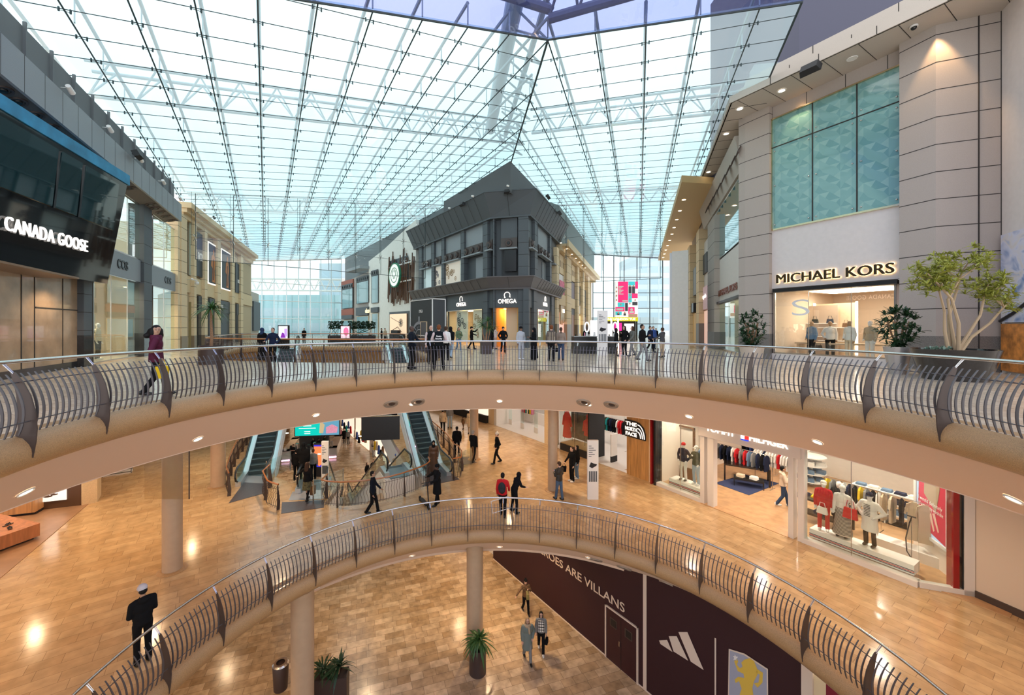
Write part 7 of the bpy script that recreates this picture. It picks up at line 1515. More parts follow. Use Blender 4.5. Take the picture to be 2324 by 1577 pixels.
def d1f(t, w_, h):
    b = MB(); b.box(-w_ / 2, w_ / 2, -.01, 0, .02, h, 0); b.box(-w_ * .4, w_ * .1, -.02, -.01, h * .6, h * .9, 1); b.box(w_ * .15, w_ * .45, -.02, -.01, h * .2, h * .8, 2); b.prism_y([(-w_ * .3, .1), (w_ * .3, .1), (w_ * .1, h * .45), (-w_ * .1, h * .5)], -.02, -.01, 3); b.build('display', [emat('pale ad', (.7, .72, .8), .9), emat('white ad', (1, 1, 1), .9), emat('lilac ad', (.5, .3, .7), .8), emat('violet ad', (.2, .02, .35), .8)], t)
def d2f(t, w_, h):
    b = MB(); b.box(-w_ / 2, w_ / 2, -.01, 0, .02, h, 0); b.ell((w_ * .1, -.01, h * .55), (w_ * .3, .01, h * .35), 14, 8, 1); b.build('display', [emat('pink ad', (.95, .55, .62), 1.0), emat('rose ad', (.8, .15, .3), .8)], t)
adscreen(642.5, 30, .68, .98, .75, 'lit advertising screen with white and violet pictures beyond the orange rail', d1f); adscreen(783.5, 38, .82, 1.15, .6, 'pink lit advertising screen between the hedges', d2f)
# cosmetics kiosk
for px0, px1, d, lb in ((1303, 1355, 24.5, 'black cosmetics counter left of the upper directory totem'), (1380, 1402, 24.5, 'black cosmetics counter right of the upper directory totem')):
    x0_, x1_ = GZ(px0, d)[0], GZ(px1, d)[0]; w_ = (x1_ - x0_) / 2; t = thing('kiosk_counter', lb, 'counter', ((x0_ + x1_) / 2, d, 0)); b = MB(); b.box(-w_, w_, 0, .8, 0, 1.05); b.build('body', M_black, t); b = MB(); b.box(-w_ - .02, w_ + .02, -.02, .82, 1.05, 1.1); b.build('top', mat('counter glass', (.35, .36, .36), .1), t)
    for k in range(int(w_ * 7)):
        b = MB(); xx = -w_ + .15 + k * .28; c = [M_black, M_sal, CLC['pink'], M_steel][k % 4]; b.cyl(0, 0, 0, .1 + .05 * (k % 3), .035, n=8); o = b.build('cosmetic_bottle', c, None, ((x0_ + x1_) / 2 + xx, d + .25, 1.1)); tag(o, 'small cosmetic bottle on the %s' % lb, 'bottle', 'cosmetic bottles on the ' + lb)
for i, (px, py) in enumerate(((1332, 740), (1349, 736), (1396, 738))):
    d = 25.3; x, y = GZ(px, d); t = thing('ring_mirror', 'white oval ring mirror on the cosmetics kiosk, %s' % ('leftmost', 'left of the totem', 'right of the totem')[i], 'mirror', (x, y, 1.1)); b = MB(); b.tube([(math.sin(a) * .13, 0, .55 + math.cos(a) * .3) for a in [k * PI / 8 for k in range(16)]], .045, 6, closed=True); b.build('ring', emat('mirror ring', (1, 1, 1), .6), t, smooth=True); b = MB(); b.cyl(0, 0, 0, .25, .08, .05); b.build('foot', M_sal, t)
x, y = GZ(1352, 26.5); b = MB(); b.box(-.35, .35, 0, .1, .9, 2.1); tag(b.build('lightbox', emat('white screen', (1, 1, 1), 1.3), None, (x, y, 0)), 'plain white lit panel on the cosmetics kiosk', 'panel')
for i, px in enumerate((1388, 1403)): x, y = GZ(px, 27.5); b = MB(); b.box(-.05, .05, 0, .05, 0, 2.2); tag(b.build('strip_light', emat('warm strip', (1, .75, .5), 6), None, (x, y, 0)), 'vertical warm strip light on the cosmetics kiosk, %s one' % ('left', 'right')[i], 'lamp')
x, y = GZ(1400, 49); t = thing('kiosk_stand', 'cosmetics kiosk back wall with black shelves under the yellow green sign', 'kiosk', (x, y, 0)); b = MB(); b.box(-2.2, 2.3, 0, .3, 0, 2.4); b.build('back_wall', mat('kiosk dark wall', (.06, .05, .05), .4), t); b = MB(); b.box(-.3, .6, -.03, 0, 1.2, 2.2); b.build('pink_screen', emat('pink small screen', (.8, .03, .3), .9), t); b = MB(); b.box(-1.9, -.7, -.03, 0, .4, 2.1); b.build('lit_shelf', emat('kiosk shelves', (1, .93, .9), .8), t); b = MB(); b.box(.9, 2.1, -.03, 0, .4, 2.1); b.build('lit_shelf', MATS['kiosk shelves'], t)
# ================================================================== people and mannequins
SK = {k: mat('skin ' + k, v, .55) for k, v in dict(pale=(.62, .38, .28), tan=(.42, .24, .15), brown=(.22, .11, .065), dark=(.075, .038, .025), white=(.80, .78, .76), gold=(.45, .26, .14)).items()}
HA = {k: mat('hair ' + k, v, .6, spec=.2) for k, v in dict(black=(.007, .006, .006), brown=(.06, .03, .018), ginger=(.16, .05, .015), grey=(.3, .29, .28), blond=(.35, .24, .13)).items()}
M_eye = mat('eye dark', (.01, .008, .008), .2); M_lip = mat('lip', (.30, .08, .07), .5); M_shoeb = mat('shoe black', (.012, .012, .012), .4); M_shoew = mat('shoe white', (.75, .73, .70), .5)
JB = []
def remeshed(mb, name, m, parent, vox, extra=None, rep=3):
    """closed overlapping shapes melted into one continuous surface (evaluated once at the end)"""
    o = mb.build(name, m, parent, fix=False)
    r = o.modifiers.new('melt', 'REMESH'); r.mode = 'VOXEL'; r.voxel_size = vox; r.use_smooth_shade = True
    s = o.modifiers.new('soft', 'SMOOTH'); s.iterations = rep; s.factor = .5
    BAKE.append((o, extra)); return o
def V(*a): return Vector(a)
ARMS = {  # elbow, wrist for the right side (+x); mirrored for the left; front is -y
    'down': ((.225, .03, 1.12), (.225, -.04, .87)), 'phone': ((.215, -.02, 1.13), (.07, -.26, 1.20)), 'pocket': ((.29, .09, 1.14), (.20, -.07, .95)),
    'fwd': ((.225, -.14, 1.17), (.20, -.40, 1.08)), 'sf': ((.23, -.08, 1.14), (.21, -.27, .95)), 'sb': ((.245, .17, 1.15), (.24, .25, .92)), 'cross': ((.27, -.06, 1.15), (-.02, -.20, 1.17)),
    'raise': ((.22, -.25, 1.35), (.10, -.45, 1.52)), 'hip': ((.34, .07, 1.15), (.18, -.08, 1.0)), 'chest': ((.25, -.05, 1.13), (.06, -.2, 1.3)), 'side': ((.36, -.05, 1.22), (.55, -.16, 1.08)), 'back': ((.26, .12, 1.15), (.06, .18, 1.0))}
def person(pos, z0, yaw, h, label, skin='pale', hair='black', style='short', top='black', bot='black', shoe='b', kind='jacket', legs='stand', arms=('down', 'down'), head=0, nod=0, lean=0, vest=None, vox=.022, cat='person', name='person', group=None, bottom='trousers', hatc=None, wide=1.0, extras=None, eyes=True):
    x, y = pos; t = thing(name, label, cat, (x, y, z0), math.radians(yaw), group); k = h / 1.72; t.scale = (k, k, k)
    mt = lambda c: CLC[c] if isinstance(c, str) else c
    # skeleton
    lr = math.radians(lean); bend = lambda p: V(p[0], math.cos(lr) * p[1] - math.sin(lr) * max(0, p[2] - .95), p[2] if p[2] < .95 else .95 + math.cos(lr) * (p[2] - .95))
    ft = []
    for s in (1, -1):
        if legs == 'stand': hp, kn, an = V(s * .095, 0, .90), V(s * .10, -.02, .49), V(s * .105, .02, .08)
        elif legs == 'wide': hp, kn, an = V(s * .095, 0, .90), V(s * .14, -.03, .49), V(s * .18, .02, .08)
        elif legs == 'walk': hp, kn, an = V(s * .09, 0, .895), (V(.085, -.13, .50) if s > 0 else V(-.09, .02, .49)), (V(.08, -.20, .085) if s > 0 else V(-.09, .24, .13))
        else: hp, kn, an = V(s * .09, 0, .90), V(s * .09, -.05 * s, .49), V(s * .09, -.12 * s, .08)
        ft.append((hp, kn, an))
    am = []
    for s, a in ((1, arms[0]), (-1, arms[1])):
        e, w_ = ARMS[a]; am.append((bend(V(s * .172 * wide, .0, 1.385)), bend(V(s * e[0] * (.5 + .5 * wide), e[1], e[2])), bend(V(s * w_[0], w_[1], w_[2]))))
    hr = math.radians(head); nr = math.radians(nod); hc = bend(V(0, -.01, 1.61)); Rh = Matrix.Rotation(hr, 3, 'Z') @ Matrix.Rotation(nr, 3, 'X'); H_ = lambda p: hc + Rh @ V(*p)
    # body: one continuous surface, fingers, eyes and mouth added on it
    b = MB()
    b.ell(bend(V(0, 0, 1.26)), (.145, .09, .17)); b.ell(bend(V(0, 0, 1.08)), (.135, .09, .17)); b.ell((0, 0, .93), (.15, .10, .12)); b.cap(bend(V(-.11, 0, 1.385)), bend(V(.11, 0, 1.385)), .05, .05)
    b.cap(bend(V(0, .01, 1.40)), hc + V(0, .015, -.06), .058, .055)
    b.ell(H_((0, .012, .03)), (.076, .095, .09)); b.ell(H_((0, -.022, -.035)), (.058, .066, .078)); b.ell(H_((0, -.092, -.012)), (.013, .018, .024)); b.ell(H_((0, -.05, -.09)), (.03, .03, .022))
    for s in (1, -1): b.ell(H_((s * .078, .012, -.008)), (.012, .02, .03))
    for hp, kn, an in ft: b.cap(hp, kn, .078, .052); b.cap(kn, an, .05, .034)
    for sh, el, wr in am: b.cap(sh, el, .042, .036); b.cap(el, wr, .036, .026)
    ex = MB()
    for (sh, el, wr), s in zip(am, (1, -1)):
        d = (wr - el).normalized(); pal = wr + d * .055; b.cap(wr, pal, .026, .034)
        sd = d.cross(V(0, 1, 0)); sd = sd.normalized() if sd.length > .05 else V(1, 0, 0); cu = sd.cross(d).normalized()
        if cu.y > 0: cu = -cu
        for f, (o_, l_) in enumerate(((-.027, .062), (-.009, .075), (.009, .07), (.026, .055))):
            a0 = pal + sd * o_ + d * .015; a1 = a0 + d * l_ * .55 + cu * .008; a2 = a1 + d * l_ * .35 + cu * .028; ex.tube([a0, a1, a2], [.010, .009, .007], 6, 0)
        th = pal - sd * .028 * s; ex.tube([wr + d * .02 - sd * .02 * s, th - sd * .012 * s, th - sd * .012 * s + d * .035 + cu * .01], [.012, .011, .009], 6, 0)
    if eyes:
        for s in (1, -1): ex.ell(H_((s * .029, -.082, .008)), (.012, .008, .007), 8, 5, 1); ex.tube([H_((s * .015, -.087, .03)), H_((s * .045, -.078, .03))], .005, 4, 1)
        ex.ell(H_((0, -.083, -.058)), (.022, .008, .007), 8, 5, 2)
    remeshed(b, 'body', [SK[skin], M_eye, M_lip], t, vox * .8, ex)
    # trousers / skirt
    b = MB(); g = .012
    if bottom == 'trousers':
        b.ell((0, 0, .93), (.165 + g, .115 + g, .12)); 
        for hp, kn, an in ft: b.cap(hp, kn, .095, .068); b.cap(kn, an + V(0, 0, .0), .066, .062)
        remeshed(b, 'trousers', mt(bot), t, vox)
    elif bottom in ('skirt', 'long'):
        z_ = .52 if bottom == 'skirt' else .1; fl = .21 if bottom == 'skirt' else .27; b.lathe([(.001, 1.02), (.15, 1.02), (.18, .86), (fl, z_), (fl - .02, z_), (.001, z_ + .01)], 16, sy=.75); b.build('skirt', mt(bot), t, smooth=True)
        if bottom == 'skirt':
            b = MB()
            for hp, kn, an in ft: b.cap(kn + V(0, 0, .05), an, .055, .04)
            remeshed(b, 'tights', CLC['black'], t, vox)
    sm = M_shoew if shoe == 'w' else M_shoeb
    for hp, kn, an in ft:
        b = MB(); tilt = .5 if an.z > .15 else 0; b.ell((0, -.06, -.035), (.048, .135, .045), 12, 8); b.ell((0, .03, 0), (.042, .055, .055), 10, 6); b.xf(Matrix.Translation(an) @ Matrix.Rotation(tilt, 4, 'X'))
        b.build('shoe', sm, t, smooth=True)
    # upper clothing
    b = MB(); lo = dict(jacket=.88, hoodie=.90, puffer=.84, coat=.5, long=.12, tee=.92)[kind]; pu = .02 if kind in ('puffer', 'coat') else 0
    tm = mt(top)
    b.ell(bend(V(0, 0, 1.27)), (.185 * wide + pu, .125 + pu, .20)); b.ell(bend(V(0, 0, 1.08)), (.17 * wide + pu, .125 + pu, .2)); b.cap(bend(V(-.115 * wide, 0, 1.40)), bend(V(.115 * wide, 0, 1.40)), .072, .072); b.cap(bend(V(0, .01, 1.43)), bend(V(0, .0, 1.47)), .085, .065)
    if kind in ('coat', 'long'): fl = .22 if kind == 'coat' else .28; b.lathe([(.001, 1.1), (.17 + pu, 1.08), (.19, .9), (fl, lo), (.001, lo)], 16, sy=.8)
    else: b.lathe([(.001, 1.1), (.165 + pu, 1.08), (.178 + pu, .95), (.18 + pu, lo), (.001, lo)], 16, sy=.75)
    sl = []
    for sh, el, wr in am:
        if vest: continue
        b.cap(sh, el, .066 + pu * .7, .055 + pu * .4); b.cap(el, wr if kind != 'tee' else el.lerp(wr, .05), .056 + pu * .5, .042 + pu * .3)
    if kind == 'hoodie' and style != 'hood': b.ell(bend(V(0, .085, 1.44)), (.11, .065, .075))
    remeshed(b, {'jacket': 'jacket', 'hoodie': 'hoodie', 'puffer': 'puffer_jacket', 'coat': 'coat', 'long': 'robe', 'tee': 'shirt'}[kind], tm, t, vox)
    if vest:
        b = MB()
        for sh, el, wr in am: b.cap(sh, el, .066, .054); b.cap(el, wr, .052, .040)
        remeshed(b, 'shirt_sleeves', mt(vest), t, vox)
    # hair / headwear
    b = MB(); hm = HA[hair] if hair in HA else mt(hair)
    if style in ('short', 'long', 'pony', 'curly', 'messy'):
        q_ = 1.12 if style in ('curly', 'messy') else 1.0; b.ell(H_((0, .028, .045)), (.086 * q_, .098 * q_, .09 * q_)); b.ell(H_((0, .055, .0)), (.08 * q_, .07, .085))
        if style == 'long': b.ell(H_((0, .06, -.1)), (.095, .06, .15)); b.ell(H_((0, .075, -.2)), (.09, .05, .14)); b.ell(H_((.07, .0, -.05)), (.025, .05, .1)); b.ell(H_((-.07, .0, -.05)), (.025, .05, .1))
        if style == 'pony': b.ell(H_((0, .14, .0)), (.03, .05, .04)); b.ell(H_((0, .15, -.1)), (.03, .03, .11))
        remeshed(b, 'hair', hm, t, vox * .8)
    elif style in ('hijab', 'hood'):
        b.ell(H_((0, .02, .02)), (.098, .112, .118)); b.cap(H_((0, .02, -.08)), bend(V(0, 0, 1.40)), .09, .13)
        b2 = remeshed(b, 'headscarf' if style == 'hijab' else 'hood', mt(hatc or 'black'), t, vox * .8)
        fb = MB(); fb.ell(H_((0, -.07, -.015)), (.056, .05, .075), 12, 9); fb.ell(H_((0, -.122, -.015)), (.011, .012, .02)); 
        for s in (1, -1): fb.ell(H_((s * .024, -.116, .012)), (.009, .006, .006), 8, 5, 1)
        fb.build('face', [SK[skin], M_eye], t, smooth=True)
    elif style in ('beanie', 'cap', 'bobble'):
        b.ell(H_((0, .03, -.0)), (.082, .085, .08)); remeshed(b, 'hair', HA[hair] if hair in HA else HA['black'], t, vox * .8)
        b = MB(); b.ell(H_((0, .012, .06)), (.092, .108, .082), 14, 9)
        if style == 'cap': b.ell(H_((0, -.11, .045)), (.07, .07, .012), 14, 6)
        if style == 'bobble': b.ell(H_((0, .01, .16)), (.035, .035, .035), 10, 7)
        b.build('hat', mt(hatc or 'black'), t, smooth=True)
    elif style == 'bald': pass
    if extras: extras(t, bend, am, H_)
    return t
def stripes(m1, m2, z0, z1, n, r=(.19, .13), nm='stripes'):
    def f(t, bend, am, H_):
        b = MB()
        for i in range(n): a = i / n * 2 * PI; b.tube([bend(V(math.cos(a) * r[0] * q_, math.sin(a) * r[1] * q_, z)) for z, q_ in ((z0, .97), ((z0 + z1) / 2, .95), (z1 - .08, .99))], .010, 4)
        b.build(nm, m1, t)
    return f
def backpack(c):
    def f(t, bend, am, H_):
        b = MB(); b.ell(bend(V(0, .2, 1.2)), (.15, .09, .23)); b.ell(bend(V(0, .26, 1.1)), (.11, .05, .1)); b.build('backpack', mt_(c), t, smooth=True)
    return f
def mt_(c): return CLC[c] if isinstance(c, str) else c
def hand_world(t, side='r', arm='down'):
    k = t.scale[0]; e, w_ = ARMS[arm]; s = 1 if side == 'r' else -1; e, w_ = V(s * e[0], e[1], e[2]), V(s * w_[0], w_[1], w_[2]); p = (w_ + (w_ - e).normalized() * .09) * k
    return Matrix.Rotation(t.rotation_euler[2], 3, 'Z') @ p + Vector(t.location)
def phone(t, side, arm, label):
    p = hand_world(t, side, arm); o = thing('phone', label, 'phone', p, t.rotation_euler[2]); b = MB(); b.box(-.037, .037, -.006, .006, -.05, .09); b.xf(Matrix.Rotation(-.7, 4, 'X')); b.build('case', M_black, o); b = MB(); b.box(-.033, .033, .006, .008, -.045, .085); b.xf(Matrix.Rotation(-.7, 4, 'X')); b.build('display', emat('phone screen', (.35, .5, .8), .6), o)
def carry(t, side, arm, c, label, w_=.32, h_=.3, cat='bag', nm='shopping_bag'):
    p = hand_world(t, side, arm); o = thing(nm, label, cat, p, t.rotation_euler[2] + 1.3); b = MB(); b.hexa([(-w_ * .4, -.06, -h_ - .12), (w_ * .4, -.06, -h_ - .12), (w_ * .4, .06, -h_ - .12), (-w_ * .4, .06, -h_ - .12), (-w_ / 2, -.05, -.14), (w_ / 2, -.05, -.14), (w_ / 2, .05, -.14), (-w_ / 2, .05, -.14)]); b.build('body', mt_(c), o)
    b = MB(); b.tube([(-w_ * .3, 0, -.14), (-.03, 0, .0), (.03, 0, .0), (w_ * .3, 0, -.14)], .009, 5); b.build('handle', mt_(c), o)
P_ = person
M_plum = mat('plum jacket', (.075, .008, .028), .6, spec=.2); M_uni = mat('navy uniform', (.008, .011, .018), .85, spec=.15); M_vest = mat('black vest', (.007, .010, .012), .85, spec=.15); M_shirtp = mat('pale shirt', (.62, .50, .48), .8)
def wild_hair(t, bend, am, H_):
    b = MB(); b.ell(H_((0, .03, .048)), (.09, .10, .09)); b.ell(H_((.08, .0, -.04)), (.03, .06, .1)); b.ell(H_((-.08, .0, -.04)), (.03, .06, .1)); b.ell(H_((0, .05, .02)), (.1, .11, .11)); b.ell(H_((-.06, .13, -.06)), (.13, .11, .13)); b.ell(H_((-.16, .16, -.13)), (.09, .07, .07)); b.ell(H_((-.02, .16, -.17)), (.14, .08, .13)); b.ell(H_((.10, .14, -.12)), (.09, .07, .1)); remeshed(b, 'hair', HA['black'], t, .018)
def scarf_plum(t, bend, am, H_):
    wild_hair(t, bend, am, H_); b = MB(); b.lathe([(.15, 1.36), (.16, 1.44), (.13, 1.5), (.11, 1.46)], 16, sy=.8, close_prof=True); b.build('collar', M_plum, t, smooth=True)
w1 = P_((-7.75, 9.35), 0, 128, 1.66, 'woman with long dark hair in a plum puffer jacket by the left railing', skin='tan', hair='black', style='none', top=M_plum, bot='black', kind='puffer', legs='walk', arms=('down', 'pocket'), head=-78, vox=.016, extras=scarf_plum)
carry(w1, 'l', 'pocket', 'yellow', 'yellow shopping bag beside the woman in the plum jacket', .25, .3)
P_(G(595, 818, 0), 0, 165, 1.6, 'woman in a dark blue headscarf and long black coat by the orange handrail', skin='tan', style='hijab', hatc=mat('blue scarf', (.01, .03, .09), .8), top='black', kind='coat', bottom='long', bot='black', arms=('down', 'fwd'))
P_(GZ(619, 18.3), 0, 5, 1.6, 'man in a navy jacket leaning by the orange handrail beside the woman in the headscarf', hair='brown', top='navy', bot='black', arms=('pocket', 'fwd'))
def jtext(s_, z=1.22):
    def f(t, bend, am, H_): text(s_, .07, M_white, t, (0, .15, z), PI, depth=.004, width=.22, bold=.003)
    return f
P_(G(934, 838, 0), 0, 78, 1.68, 'bald security guard in a black jacket with a hand on the far upper railing', skin='dark', style='bald', top=M_uni, bot='black', legs='wide', arms=('fwd', 'sf'), kind='coat' if 0 else 'jacket', wide=1.15, extras=None)
P_(G(978, 826, 0), 0, 12, 1.70, 'bald security guard with a beard in a black vest facing the camera', style='bald', hair='brown', top=M_vest, vest=M_shirtp, bot='black', kind='tee', arms=('pocket', 'down'), wide=1.05)
def two_lines(t, bend, am, H_):
    text('Centre', .085, M_white, t, (0, .145, 1.29), PI, depth=.004, width=.2, bold=.003); text('Security', .085, M_white, t, (0, .15, 1.2), PI, depth=.004, width=.26, bold=.003)
P_(G(996, 839.5, 0), 0, 184, 1.72, 'security guard from behind in a black vest marked Centre Security, arms folded', skin='pale', hair='ginger', top=M_vest, vest=M_shirtp, bot='black', kind='tee', arms=('cross', 'cross'), legs='wide', extras=two_lines, wide=1.05)
P_(GZ(1012, 19.6), 0, 170, 1.66, 'person with dark wavy hair and a pale top half hidden behind the guards', hair='brown', style='curly', top='white', bot='black')
P_(G(1023, 814, 0), 0, 160, 1.66, 'person in a black hooded jacket and light jeans walking away near the guards', style='hood', hatc='black', top='black', bot='sky', legs='walk', shoe='b', arms=('sf', 'sb'))
P_(GZ(1041, 27), 0, 25, 1.62, 'woman in a green jacket with long brown hair walking before the watch shop', hair='brown', style='long', top=mat('sage jacket', (.11, .16, .09), .8), bot='denim', legs='walk', shoe='w', arms=('chest', 'sf'))
w_ = P_(GZ(1070, 29.5), 0, 85, 1.68, 'man in black holding up a phone before the watch shop window', style='beanie', hatc='black', top='black', bot='black', legs='walk', arms=('raise', 'fwd'))
P_(GZ(1117, 28), 0, 90, 1.72, 'man in a black hooded jacket right of the square planter palm', style='hood', hatc='black', top='black', bot='black', shoe='w', arms=('pocket', 'pocket'), skin='brown')
P_(GZ(1124, 29.6), 0, 70, 1.70, 'woman in a pale pink top and trousers beside the man in the black hood', hair='brown', style='long', top=M_shirtp, bot=mat('pale pink cloth', (.5, .36, .34), .8), arms=('chest', 'down'))
P_(G(1142, 801.5, 0), 0, 8, 1.66, 'young man in a black hoodie walking out of the golden watch shop doorway', hair='black', style='messy', top='black', bot='black', kind='hoodie', legs='walk', arms=('pocket', 'pocket'))
P_(G(1182, 816, 0), 0, 28, 1.66, 'bearded man in a pale grey tracksuit and black cap', skin='brown', hair='black', style='cap', hatc='black', top=mat('pale grey jersey', (.42, .44, .47), .85), bot=mat('pale grey jersey', (.4, .4, .4)), kind='hoodie', shoe='w', arms=('pocket', 'down'))
w_ = P_(G(1212, 817, 0), 0, -75, 1.60, 'woman in a black robe and headscarf looking at her phone', style='hijab', hatc='black', top='black', kind='long', bottom='long', bot='black', skin='brown', arms=('phone', 'phone'), nod=20); phone(w_, 'r', 'phone', 'phone held by the woman in the black robe')
P_(G(1251, 820, 0), 0, 182, 1.72, 'man with ginger hair in a cream and brown striped cardigan seen from behind', hair='ginger', style='curly', top=mat('brown knit', (.10, .08, .065), .9), bot='black', legs='step', extras=stripes(CLC['cream'], None, .92, 1.48, 14), arms=('down', 'down'))
w_ = P_(G(1273, 818, 0), 0, 172, 1.62, 'woman with a ponytail in a beige jacket and jeans seen from behind', hair='brown', style='pony', top=mat('taupe jacket', (.25, .19, .145), .85), bot=mat('dark jeans', (.02, .045, .10), .8), legs='step'); carry(w_, 'r', 'down', 'black', 'black handbag of the woman in the beige jacket', .3, .2)
P_(GZ(1331, 26.5), 0, 10, 1.66, 'shop assistant in black behind the left cosmetics counter', skin='dark', top='black', bot='black', hair='black')
P_(GZ(1399, 22.8), 0, 75, 1.58, 'woman in a black puffer jacket, leftmost of the group at the cosmetics kiosk', style='long', hair='black', top='black', bot='black', kind='puffer')
P_(GZ(1417, 22.5), 0, -60, 1.70, 'person in a shiny black puffer coat between two women at the cosmetics kiosk', style='long', hair='black', top='black', bot='black', kind='puffer', shoe='w', arms=('pocket', 'chest'))
P_(GZ(1435, 22.2), 0, -80, 1.68, 'woman in a grey green puffer jacket and jeans at the cosmetics kiosk', style='long', hair='brown', top=mat('khaki puffer', (.10, .10, .085), .6), bot='grey', kind='puffer', legs='walk', arms=('sf', 'sf'))
P_(G(1458, 819.4, 0), 0, 45, 1.76, 'stocky man in a black sweater and grey trousers holding papers right of the kiosk', skin='tan', hair='black', top='black', bot='grey', legs='walk', wide=1.25, arms=('phone', 'down'))
P_(GZ(1476, 26), 0, 30, 1.7, 'man in a dark coat walking behind the stocky man', hair='black', top='navy', bot='black', legs='walk')
P_(GZ(1483, 30), 0, 10, 1.7, 'man in a blue shirt far behind the kiosk group', hair='brown', top='blue', bot='navy')
P_(GZ(1503, 21.5), 0, -150, 1.60, 'woman with bobbed brown hair in a dark grey hoodie beside the white hoarding', hair='brown', style='curly', top=mat('charcoal fleece', (.06, .06, .065), .9), bot='beige', kind='hoodie', arms=('fwd', 'fwd'))
for px, d, yaw, c, lb in ((690, 40, 0, 'black', 'small far person in black behind the orange rail, centre left'), (866, 40, 120, 'black', 'far seated looking person in black left of the cafe display'), (874, 40, 60, 'beige', 'far person in beige left of the cafe display'), (840, 45, 20, 'white', 'far person in white by the hedge'), (1489, 40, 0, 'black', 'far person in black near the white hoarding')):
    P_(GZ(px, d), 0, yaw, 1.55, lb, top=c, bot='black', vox=.035)
# ---- middle floor
m1 = P_((-7.78, 9.02), Z2, -122, 1.76, 'man in a black tracksuit and pale grey cap by the lower railing', skin='tan', hair='black', style='cap', hatc=mat('pale grey cap', (.52, .50, .54), .8), top='black', bot='black', kind='hoodie', arms=('phone', 'phone'), nod=22, vox=.014, wide=1.12)
phone(m1, 'l', 'phone', 'phone held by the man in the pale grey cap')
P_(G(846, 1166, Z2), Z2, 96, 1.74, 'bearded security man in a black uniform walking right behind the lower railing', skin='tan', hair='black', top=M_uni, bot='black', legs='walk', arms=('sf', 'down'), vox=.016, extras=lambda t, bend, am, H_: (text('CENTRE', .07, M_white, t, (0, .15, 1.3), PI, depth=.004, width=.2), text('SECURITY', .07, M_white, t, (0, .15, 1.22), PI, depth=.004, width=.22)))
P_(G(992, 1146, Z2), Z2, -55, 1.74, 'man in a long black puffer coat and beanie holding an electric scooter', skin='dark', style='beanie', hatc='black', top='black', bot='black', kind='coat', legs='step', arms=('fwd', 'side'), vox=.018)
x, y = G(962, 1146, Z2); t = thing('electric_scooter', 'black electric scooter held by the man in the long puffer coat', 'scooter', (x, y, Z2), math.radians(-150))
b = MB(); b.box(-.08, .08, -.35, .4, .12, .18); b.build('deck', M_matte, t); b = MB(); b.tube([(0, .45, .12), (0, .52, .35), (0, .38, 1.1)], .028, 8); b.build('stem', M_matte, t); b = MB(); b.tube([(-.25, .38, 1.1), (.25, .38, 1.1)], .018, 8); b.build('handlebar', M_black, t)
for yy in (-.45, .52): b = MB(); b.lathe([(.06, -.03), (.11, -.03), (.12, 0), (.11, .03), (.06, .03)], 20, close_prof=True); b.xf(Matrix.Translation((0, yy, .12)) @ Matrix.Rotation(PI / 2, 4, 'Y')); b.build('wheel', M_black, t, smooth=True)
P_(GZ(984, 20.9), Z2, 5, 1.66, 'woman in a brown leather coat and black headscarf at the right escalator foot', skin='tan', style='hijab', hatc='black', top=mat('brown leather', (.10, .045, .022), .4), kind='coat', bottom='long', bot=mat('brown leather2', (.09, .04, .02), .5), vox=.018)
P_(G(1141, 1172, Z2), Z2, 168, 1.76, 'man in a red and navy jacket with a speckled backpack behind the lower railing', skin='tan', hair='black', top='red', bot='black', vox=.016, extras=backpack(mat('speckled backpack', (.015, .015, .018), .8, noise=.9, nscale=60)), arms=('down', 'sf'), legs='step')
x, y = G(1138, 1175, Z2); t = thing('carried_frame', 'white empty square frame carried by the man in the red jacket', 'frame', (x, y - .15, Z2 + .35), .3); b = MB()
for u, v, p, q_ in ((-.38, .38, 0, .02), (-.38, .38, .48, .5), (-.38, -.36, 0, .5), (.36, .38, 0, .5)): b.box(u, v, -.012, .012, p, q_)
b.xf(Matrix.Rotation(-.15, 4, 'Y')); b.build('frame', M_white, t)
P_(G(1167, 1163, Z2), Z2, 120, 1.66, 'person in a black hoodie leaning towards the man with the backpack', style='hood', hatc='black', top='black', bot='black', kind='hoodie', lean=22, legs='wide', arms=('fwd', 'fwd'), vox=.018)
m2 = P_(G(1269, 1134, Z2), Z2, 215, 1.68, 'man in a dark leather jacket and jeans looking at his phone by the centre column', hair='brown', top=mat('dark leather', (.02, .018, .016), .4), bot=mat('blue jeans', (.06, .11, .19), .8), arms=('phone', 'phone'), legs='step', vox=.016, nod=15, wide=1.1); phone(m2, 'l', 'phone', 'phone held by the man by the centre column')
m3 = P_(G(1298, 1093, Z2), Z2, -70, 1.72, 'young man in black with white trainers before the directory totem', hair='brown', top='black', bot='black', shoe='w', kind='hoodie', arms=('down', 'sf')); carry(m3, 'l', 'sf', 'black', 'dark shopping bag of the young man before the totem', .25, .3)
P_(G(1309, 1086, Z2), Z2, -80, 1.66, 'girl with long dark hair in a black jacket and blue jeans behind the young man', hair='black', style='long', top='black', bot='denim', shoe='w')
P_(G(1074, 1050, Z2), Z2, 150, 1.82, 'man with grey hair in black walking right past the centre column', hair='grey', top='black', bot='black', legs='walk', shoe='b', arms=('sf', 'down'), wide=1.1)
P_(G(1128, 1052, Z2), Z2, -75, 1.74, 'man in a white bobble hat and black coat striding left', style='bobble', hatc='white', top='black', bot='black', legs='walk', arms=('pocket', 'pocket'), shoe='b')
P_(GZ(1037, 23.6), Z2, 178, 1.74, 'man in a black hooded jacket standing behind the curved railing', hair='black', top='black', bot='black', kind='hoodie', wide=1.15)
P_(G(1005, 984, Z2), Z2, 175, 1.74, 'person in a beige puffer jacket walking away at the back', hair='black', top='beige', bot='black', kind='puffer')
